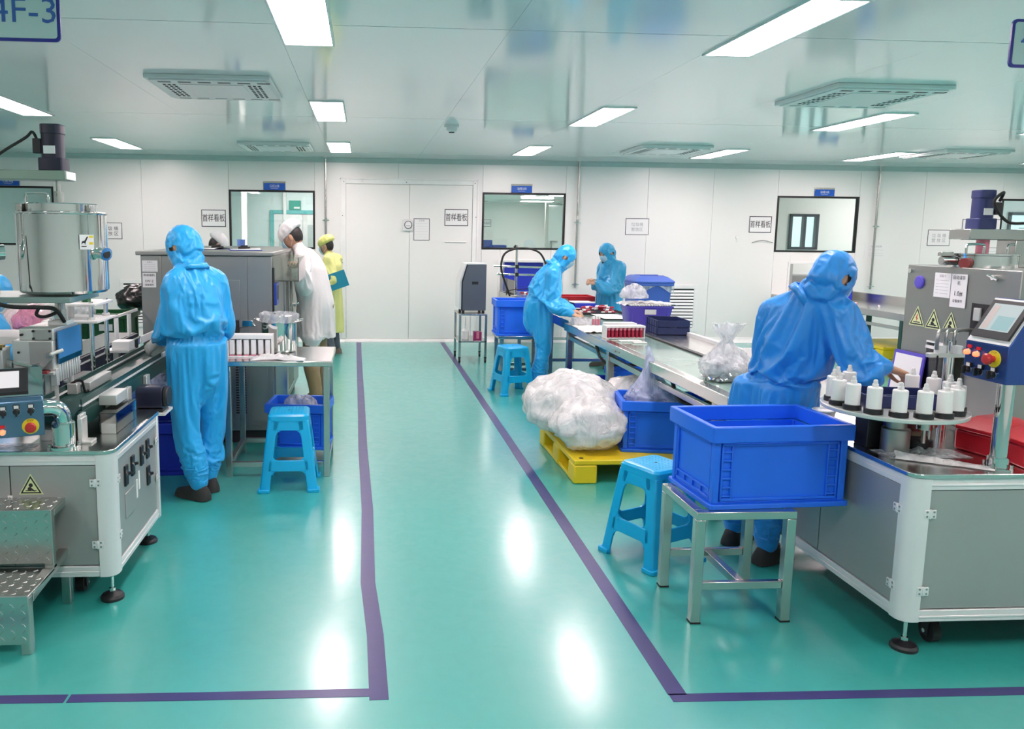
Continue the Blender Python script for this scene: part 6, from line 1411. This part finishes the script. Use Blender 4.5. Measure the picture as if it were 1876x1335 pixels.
def clothes(g, voxel, s, seed, J, amp, coat, name, hood=None):
    me = remesh(g, voxel, 6, name); S = V(seed*2.3, seed*1.1, seed*.7)
    JN = [(J['el'+a], (J['wr'+a]-J['sh'+a]).normalized(), .13, 1.5) for a in 'LR']+[(J['wr'+a]*.8+J['el'+a]*.2, (J['wr'+a]-J['el'+a]).normalized(), .10, 1.3) for a in 'LR']+[(J['sh'+a]*.7+J['chest']*.3, (J['el'+a]-J['sh'+a]).normalized(), .11, .9) for a in 'LR']
    if not coat: JN += [(J['kn'+a], V(0, 0, 1), .14, 1.0) for a in 'LR']+[(J['an'+a]+V(0, 0, .10), V(0, 0, 1), .16, 1.5) for a in 'LR']+[(J['pelvis']-V(0, 0, .10), V(0, .2, 1), .13, .9)]
    me.update(); co = [v.co.copy() for v in me.vertices]; no = [v.normal.copy() for v in me.vertices]; zw = J['waist'].z-.02
    for v, p, n in zip(me.vertices, co, no):
        q = noise.noise(p*2.6+S)
        r1 = 1-abs(noise.noise(V(p.x*6.5+q*1.6+p.z*1.5, p.y*6.5+q, p.z*2.0)+S)); r2 = 1-abs(noise.noise(V(p.x*12+p.z*3, p.y*12+q*2, p.z*4.5)+S*2))
        d = amp*(.7*noise.noise(p*3.6+S)+1.5*(r1**4-.38)+.5*(r2**4-.38))
        for jp, ax, rad, st in JN:
            l = (p-jp).length
            if l < rad*2:
                w = math.exp(-(l/rad)**2)*st; c = (p-jp).dot(ax); pr = p-jp-ax*c
                r3 = 1-abs(noise.noise(V(c*15+q*1.5, pr.x*4+pr.y*2, pr.z*4+pr.y*3)+S+jp*3)); d = d*(1-.45*min(1, w))+amp*1.35*w*(r3**3-.42)
        if not coat:
            e = math.exp(-((p.z-zw)/.028)**2) if abs(p.x-J['waist'].x) < .22 and abs(p.y-J['waist'].y) < .2 else 0
            ang = math.atan2(p.y-J['waist'].y, p.x-J['waist'].x); d += -.012*e+.004*math.sin(ang*34)*math.exp(-((p.z-zw)/.06)**2)*(1 if e > .01 else 0)
        if hood is not None:
            l = hood.inverted() @ p
            if l.length < .17: d = d*.7+.006*((1-abs(noise.noise(V(l.x*14, l.y*14+l.z*8, l.z*26)+S)))**3-.4)
        v.co = p+n*d
    return me
JOBS = []
def cloth_job(o, J, s, Hm, hood, coat, subsurf, legs=True):
    """queue a garment for a short drape over the figure inside it"""
    g = MB(); figure(g, J, .76 if not coat else .80, s, False, False, legs)
    if hood: T0 = g.T; g.T = Hm; ell(g, (0, 0, 0), (.080, .100, .118)); g.T = T0
    core = remesh(g, .026, 2, 'core'); c = bpy.data.objects.new('core', core); COL.objects.link(c); c.parent = o.parent
    c.modifiers.new('c', 'COLLISION'); c.collision.thickness_outer = .008; c.collision.cloth_friction = 20
    me = o.data; vg = o.vertex_groups.new(name='pin'); inv = Hm.inverted()
    for v in me.vertices:
        p = v.co; w = 0
        if any((p-J['wr'+a]).length < .06 for a in 'LR'): w = 1
        if hood:
            l = inv @ p
            if l.length < .14 and l.z > .075: w = .9
            if l.length < .17 and l.y > .05: w = max(w, .93)
            k_ = (p-J['neck']).dot((J['head']-J['neck']).normalized())-.012*s
            if abs(k_) < .013 and (p-J['neck']).length < .13*s: w = 1
        elif (p-J['neck']).length < .11*s and p.z > J['neck'].z-.02: w = 1
        if not coat:
            if p.z < .13: w = 1
            wa = J['waist']
            if abs(p.z-wa.z+.02) < .014 and abs(p.x-wa.x) < .215 and abs(p.y-wa.y) < .19: w = 1
        if w: vg.add([v.index], w, 'REPLACE')
    m = o.modifiers.new('cloth', 'CLOTH'); st = m.settings; st.quality = 4; st.mass = .12
    st.tension_stiffness = 12; st.compression_stiffness = 12; st.shear_stiffness = 6; st.bending_stiffness = .03; st.vertex_group_mass = 'pin'; st.shrink_min = -.12 if not coat else -.05; st.air_damping = 2
    q = m.collision_settings; q.use_collision = True; q.distance_min = .005; q.collision_quality = 2; q.use_self_collision = False
    m.point_cache.frame_start = 1; m.point_cache.frame_end = 60
    JOBS.append((o, c, subsurf))
def run_cloth(frames=28):
    SC.frame_start, SC.frame_end = 1, 60
    for f in range(1, frames+1): SC.frame_set(f)
    dg = bpy.context.evaluated_depsgraph_get(); done = []
    for o, c, sub in JOBS:
        me = bpy.data.meshes.new_from_object(o.evaluated_get(dg)); me.name = o.name; done.append((o, me, c, sub))
    for o, me, c, sub in done:
        old = o.data; o.modifiers.clear(); o.vertex_groups.clear(); o.data = me; bpy.data.meshes.remove(old); bpy.data.objects.remove(c)
        me.polygons.foreach_set('use_smooth', [True]*len(me.polygons))
        if sub: ss = o.modifiers.new('smooth', 'SUBSURF'); ss.levels = 1; ss.render_levels = 1
    SC.frame_set(1)
def cut(me, test):
    bm = bmesh.new(); bm.from_mesh(me); bmesh.ops.delete(bm, geom=[f for f in bm.faces if test(f.calc_center_median())], context='FACES'); bm.to_mesh(me); bm.free()
def person(label, loc, rz, H, J, suit, head=(0, 0, 0), kind='coverall', hood=True, mask=True, cap=None, shoes='shoecover', gloves=(), hands='LR', seed=1, voxel=.011, amp=.011, curl=None, hdir=None, trousers=None, legs=True, hair=True, drape=0):
    """J: joint overrides, in the person's own frame (faces +Y, right is +X); head: (pitch down, yaw left, roll)"""
    global HEAD
    s = H/1.65
    D = dict(pelvis=V(0, 0, .90), waist=V(0, -.005, 1.02), chest=V(0, -.01, 1.22), neck=V(0, -.02, 1.39), head=V(0, .02, 1.515),
             shL=V(-.165, -.02, 1.335), shR=V(.165, -.02, 1.335), elL=V(-.23, -.03, 1.07), elR=V(.23, -.03, 1.07), wrL=V(-.20, .16, .95), wrR=V(.20, .16, .95),
             hipL=V(-.085, 0, .86), hipR=V(.085, 0, .86), knL=V(-.11, .03, .47), knR=V(.11, .03, .47), anL=V(-.12, -.02, .08), anR=V(.12, -.02, .08), hem=V(0, 0, .56))
    D = {k: v*s for k, v in D.items()}; D['twist'] = 0
    for k, v in J.items(): D[k] = v if k == 'twist' else Vector(v)
    t = thing('person', label, 'person', loc, rz); kw = dict(world=False)
    Hm = Matrix.Translation(D['head']) @ Euler((-head[0], head[2], head[1])).to_matrix().to_4x4() @ Matrix.Scale(s*1.0, 4); coat = kind == 'coat'
    # --- clothing
    g = MB(); figure(g, D, 1.0, s, coat, hood)
    if hood:
        T0 = g.T; g.T = Hm; ell(g, (0, -.006, .006), (.096, .116, .130), None, 28, 20); ell(g, (0, .02, -.075), (.078, .085, .07)); ell(g, (0, -.025, -.075), (.080, .078, .08)); g.T = T0
    name = 'coverall' if not coat else 'lab_coat'
    me = remesh(g, voxel, 5, name) if drape else clothes(g, voxel, s, seed, D, amp, coat, name, Hm if hood else None)
    if drape and coat: cut(me, lambda c: c.z < D['hem'].z+.012)
    inv = Hm.inverted()
    if hood:
        def test(c):
            l = inv @ c
            if l.length > .18: return False
            if l.y > .03 and (l.x/.062)**2+((l.z+.022)/.080)**2 < 1: return True
            return abs(l.x) > .055 and ((l.y+.008)/.026)**2+((l.z+.006)/.021)**2 < 1
        cut(me, test)
    body_c = put(name, me, suit, t, smooth=180, **kw)
    if hood and drape:
        ax = (D['head']-D['neck']).normalized(); fr = frame_m(D['neck']-ax*.006*s, (1, 0, 0), (0, 1, 0)) if False else Matrix.Translation(D['neck']-ax*.010*s) @ ax.to_track_quat('Z', 'Y').to_matrix().to_4x4(); ng = 40
        rr = lambda q: (.100+.004*math.sin(9*q))*s
        put('collar', MB_at(fr).loft([[(r_*rr(q)*math.cos(q), r_*rr(q)*.98*math.sin(q), z+.006*math.sin(3*q)) for q in [2*PI*k/ng for k in range(ng)]] for r_, z in ((1.05, -.016), (1.03, .008), (.97, .024), (.93, .022), (.98, .004), (.99, -.015))], cap=False, closed=True), suit, t, smooth=180, **kw)
    if drape: cloth_job(body_c, D, s, Hm, hood, coat, drape == 2, legs)
    # --- the body itself: one mesh with head, neck, trunk, limbs and hands
    if HEAD is None: HEAD = head_mesh()
    hs, he = HEAD[0].copy(), HEAD[1].copy(); hs.transform(Hm); he.transform(Hm)
    g = MB(); figure(g, D, .70, s, False, False, legs); core = remesh(g, .02, 2, 'core'); parts = [(core, 0), (hs, 0), (he, 1)]
    for a in 'LR':
        if a not in hands: continue
        d = (D['wr'+a]-D['el'+a]).normalized(); back = V(0, 0, 1)
        if hdir and a in hdir: d, back = Vector(hdir[a][0]), Vector(hdir[a][1])
        c = (curl or {}).get(a, (.35, .5, .35)); w = D['wr'+a]+d.normalized()*.012
        hm = hand_mesh(w, d, back, 1 if a == 'R' else -1, c, fat=1.25 if a in gloves else 1.0)
        if a in gloves: put('glove', hm, 'glove', t, smooth=180, **kw)
        else: parts.append((hm, 0))
    put('body', join(parts, 'body', ['skin', 'hair']), ['skin', 'hair'], t, smooth=180, **kw)
    # --- head wear
    if mask:
        def mf(u, v):
            a = (u-.5)*2.35; zz = .004-.104*v; w = .070*(1-.20*max(0, v-.3)); bul = .012*math.sin(PI*min(1, v*1.1)); 
            return Hm @ V(w*1.04*math.sin(a), (.090+bul-.012*v*v)*math.cos(a*.80)+.012+.012*math.exp(-((u-.5)/.10)**2)*math.exp(-((v-.15)/.25)**2), zz+.002*math.sin(v*38))
        mk = put('face_mask', MB().grid(mf, 18, 14), 'mask', t, smooth=180, **kw); md = mk.modifiers.new('thick', 'SOLIDIFY'); md.thickness = .003
        if not hood:
            for q in (-1, 1): put('ear_loop', MB().tube([Hm @ V(q*.066, .040, -.01), Hm @ V(q*.080, .005, .016), Hm @ V(q*.082, -.022, .004), Hm @ V(q*.080, -.02, -.03), Hm @ V(q*.064, .030, -.072)], .0016, 6), 'paper', mk, **kw)
    if not hood:
        if hair:
            g = MB(); g.T = Hm; ell(g, (0, -.010, .012), (.0815, .099, .112), None, 32, 24); hm = g.mesh('hair', 80); cut(hm, lambda c: (lambda l: l.y > .055-.5*max(0, .02-l.z) or (l.z < .01 and l.y > -.030) or l.z < -.075)(inv @ c)); put('hair', hm, 'hair', t, smooth=180, **kw)
        if cap:
            g = MB(); g.ball((0, 0, 0), 1, 56, 24); out = []
            for p in g.v:
                v = Vector(p); a = math.atan2(v.y, v.x); pl = .035*math.sin(a*13+2*noise.noise(v*2))*(1-abs(v.z))+.05*noise.noise(v*2.5+V(seed, 0, 0))+.02*noise.noise(v*6)
                w = V(v.x*.105, v.y*.125, v.z*.088)*(1+pl); w.z = max(w.z, -.040+.25*0); 
                if w.z < -.030: w.x *= .93; w.y *= .93
                out.append(Hm @ (Matrix.Rotation(R(-14), 3, 'X') @ w+V(0, -.018, .062)))
            g.v = [tuple(p) for p in out]; put('bouffant_cap', g, cap, t, smooth=180, **kw)
    # --- trousers below a coat, shoes
    if coat and trousers and legs:
        g = MB()
        for a in 'LR': limb(g, [D['hip'+a], D['kn'+a], D['an'+a]+V(0, 0, .02)], [.095*s, .075*s, .062*s])
        ell(g, D['pelvis'], (.17*s, .13*s, .12*s)); put('trousers', clothes(g, .014, s, seed+5, D, .007, True, 'trousers'), trousers, t, smooth=180, **kw)
    if legs:
        for a in 'LR':
            an = D['an'+a]; yw = D.get('foot'+a, V(0 if a == 'R' else 0, 1, 0)).normalized() if 'foot'+a in D else V(.12 if a == 'R' else -.12, 1, 0).normalized(); rt = V(yw.y, -yw.x, 0); rings = []
            for q, w, h in ((-.075, .018, .035), (-.066, .036, .070), (-.035, .044, .105), (.0, .046, .108), (.045, .046, .085), (.09, .050, .066), (.135, .048, .054), (.170, .036, .044), (.188, .012, .030)):
                rings.append([an*1+V(0, 0, -an.z)+yw*q*s+rt*w*s*math.cos(b)+V(0, 0, .004+h*s*max(0, math.sin(b))) for b in [2*PI*k/16 for k in range(16)]])
            sh = put('shoe', MB().loft(rings), shoes, t, smooth=60, **kw)
    return t
def loc_of(loc, rz):
    """turn room coordinates into the person's own frame"""
    c, s = math.cos(-rz), math.sin(-rz)
    return lambda x, y, z: V(c*(x-loc[0])-s*(y-loc[1]), s*(x-loc[0])+c*(y-loc[1]), z)
def dir_of(rz):
    c, s = math.cos(-rz), math.sin(-rz)
    return lambda x, y, z: V(c*x-s*y, s*x+c*y, z)

# --- worker at the left conveyor, seen from behind
lo, rz = (-1.03, 4.90, 0), R(50); Q = loc_of(lo, rz); D_ = dir_of(rz)
person('worker in a blue hooded coverall at the left conveyor, seen from behind', lo, rz, 1.70,
       dict(waist=V(0, -.005, .99), neck=V(0, .035, 1.42), head=V(.0, .10, 1.555), chest=V(0, -.005, 1.26), shL=Q(-1.13, 4.81, 1.345), shR=Q(-.925, 5.01, 1.345), elL=Q(-1.215, 4.90, 1.09), wrL=Q(-1.285, 5.06, .975), elR=Q(-.895, 5.07, 1.10), wrR=Q(-1.03, 5.28, .99),
            hipL=V(-.09, 0, .88), hipR=V(.095, 0, .88), knL=V(-.095, .0, .49), knR=V(.12, .03, .49), anL=V(-.05, -.05, .08), anR=V(.10, .04, .08)),
       'suit', head=(.38, .18, 0), seed=3, voxel=.0135, drape=2, gloves=('L',), hdir={'L': (D_(-.75, .05, -.55), D_(-.3, -.75, .5))}, curl={'L': (.4, .45, .3)})
# --- stooping worker at the long conveyor
lo, rz = (1.86, 8.22, 0), R(-98); Q = loc_of(lo, rz); D_ = dir_of(rz)
person('worker in a blue coverall stooping over the long conveyor, facing right', lo, rz, 1.62,
       dict(pelvis=Q(1.83, 8.22, .86), waist=Q(1.84, 8.22, .98), chest=Q(1.89, 8.21, 1.16), neck=Q(1.975, 8.19, 1.325), head=Q(2.085, 8.17, 1.425), shL=Q(1.95, 8.36, 1.26), shR=Q(1.93, 8.04, 1.26), elL=Q(2.0, 8.30, 1.0), wrL=Q(2.14, 8.0, .885), elR=Q(1.92, 7.97, .98), wrR=Q(2.08, 7.83, .865),
            anL=V(-.09, .03, .08), anR=V(.09, -.05, .08)),
       'suit', head=(.62, 0, 0), seed=7, voxel=.016, drape=2, hdir={'L': (D_(.6, -.6, -.25), D_(.1, .1, 1)), 'R': (D_(.75, -.35, -.25), D_(.1, -.3, 1))}, curl={'R': (.4, .6, .4), 'L': (.4, .6, .4)})
# --- worker across the conveyor facing left
lo, rz = (3.06, 9.72, 0), R(112); Q = loc_of(lo, rz); D_ = dir_of(rz)
person('worker in a teal-blue coverall and mask standing across the conveyor, facing left', lo, rz, 1.57,
       dict(neck=Q(3.03, 9.70, 1.315), head=Q(2.995, 9.685, 1.435), elL=Q(2.98, 9.48, 1.0), wrL=Q(2.83, 9.50, 1.07), elR=Q(3.02, 9.93, 1.0), wrR=Q(2.83, 9.63, 1.075)),
       'suit3', head=(.42, 0, 0), seed=12, shoes='shoe', voxel=.016, drape=2, hdir={'L': (D_(-.8, .35, .2), D_(-.3, -.6, .6)), 'R': (D_(-.7, -.5, .2), D_(-.3, .6, .6))}, curl={'L': (.5, .7, .4), 'R': (.5, .7, .4)})
# --- worker at the rotary filler, back to the viewer
lo, rz = (2.0, 3.74, 0), R(-62); Q = loc_of(lo, rz); D_ = dir_of(rz)
person('worker in a deep blue coverall reaching over the turntable, back to the viewer', (lo[0]+.035, lo[1]+.09, 0), rz, 1.63,
       dict(pelvis=Q(2.075, 3.75, .84), waist=Q(2.085, 3.735, .94), chest=Q(2.10, 3.68, 1.17), neck=Q(2.12, 3.615, 1.37), head=Q(2.19, 3.555, 1.468), shL=Q(2.03, 3.77, 1.29), shR=Q(2.20, 3.48, 1.295), elL=Q(2.085, 3.90, 1.06), wrL=Q(2.20, 3.86, .97), elR=Q(2.265, 3.36, 1.07), wrR=Q(2.335, 3.335, 1.075),
            anL=Q(1.97, 3.92, .08), anR=Q(2.02, 3.66, .08), knL=Q(1.965, 3.90, .47), knR=Q(2.0, 3.67, .47), hipL=Q(1.985, 3.84, .86), hipR=Q(2.04, 3.69, .86)),
       'suit2', head=(.45, -.25, 0), seed=21, voxel=.0135, drape=2, hdir={'R': (D_(.75, -.05, -.25), D_(.2, .1, 1)), 'L': (D_(.8, -.1, -.2), D_(0, 0, 1))}, curl={'R': (.55, .55, .35)})
# --- man in a white lab coat leaning on the tunnel
lo, rz = (-.45, 7.70, 0), R(72); Q = loc_of(lo, rz); D_ = dir_of(rz)
person('man in a white lab coat and cap leaning over the cooling tunnel', lo, rz, 1.75,
       dict(pelvis=Q(-.44, 7.70, .95), hem=Q(-.44, 7.69, .70), waist=Q(-.46, 7.70, 1.08), chest=Q(-.52, 7.71, 1.29), neck=Q(-.61, 7.72, 1.475), head=Q(-.70, 7.73, 1.605), shL=Q(-.58, 7.55, 1.40), shR=Q(-.56, 7.90, 1.40), elL=Q(-.53, 7.42, 1.17), wrL=Q(-.60, 7.20, 1.33), elR=Q(-.58, 8.05, 1.17), wrR=Q(-.62, 7.85, 1.34)),
       'coat', head=(.60, .1, 0), kind='coat', hood=False, cap='capw', trousers='khaki', shoes='shoe', seed=31, voxel=.017, drape=2)
# --- woman in a yellow coat holding a folder
lo, rz = (-.44, 10.75, 0), R(70); Q = loc_of(lo, rz); D_ = dir_of(rz)
person('person in a yellow lab coat and cap holding a teal folder by the door', lo, rz, 1.60,
       dict(neck=Q(-.47, 10.75, 1.345), head=Q(-.515, 10.75, 1.47), hem=V(0, 0, .36), elL=Q(-.40, 10.48, 1.03), wrL=Q(-.52, 10.55, 1.10), elR=Q(-.40, 11.02, 1.03), wrR=Q(-.6, 10.9, 1.08)),
       'yellowcoat', head=(.30, .05, 0), kind='coat', hood=False, cap='capy', trousers='greytrouser', shoes='shoe', seed=41, voxel=.019, drape=2)
f = put('teal_folder', MB_at(frame_m((-.345, 10.46, 1.02), (1, .1, .35), (-.35, 0, 1))).box(-.12, .12, -.10, .12, -.006, .006), 'teal', bevel=.002, loc=(-.345, 10.46, .95)); tag(f, 'teal folder held under the arm of the person in yellow', 'folder')
# --- capped person behind the tunnel
lo, rz = (-1.74, 9.20, 0), R(-70); Q = loc_of(lo, rz); D_ = dir_of(rz)
person('person in a white cap bent down behind the cooling tunnel', lo, rz, 1.60, dict(neck=Q(-1.72, 9.19, 1.37), head=Q(-1.665, 9.17, 1.495)), 'coat', head=(.55, 0, 0), kind='coat', hood=False, cap='capw', mask=False, trousers='greytrouser', shoes='shoe', seed=51, voxel=.014)
# --- seated worker behind the left machine
lo, rz = (-2.50, 5.10, 0), R(-38); Q = loc_of(lo, rz); D_ = dir_of(rz)
person('worker in a blue coverall seated at the bench behind the left machine', lo, rz, 1.62,
       dict(pelvis=V(0, 0, .62), waist=V(0, .0, .74), chest=V(0, .05, .95), neck=V(0, .10, 1.12), head=V(0, .18, 1.24), shL=V(-.165, .08, 1.07), shR=V(.165, .08, 1.07), elL=V(-.24, .14, .85), elR=V(.26, .12, .86), wrL=V(-.12, .34, .90), wrR=Q(-2.36, 5.42, .945),
            hipL=V(-.09, .02, .58), hipR=V(.09, .02, .58), knL=V(-.12, .36, .50), knR=V(.12, .36, .50), anL=V(-.12, .30, .08), anR=V(.12, .30, .08)),
       'suit', head=(.7, 0, 0), seed=61, voxel=.012, hdir={'R': (D_(.9, .2, -.05), D_(0, -.3, 1)), 'L': (D_(.7, .5, 0), D_(0, 0, 1))})
run_cloth()
stool((-2.50, 5.10, 0), R(-38), 'turquoise plastic stool under the seated worker at the left')
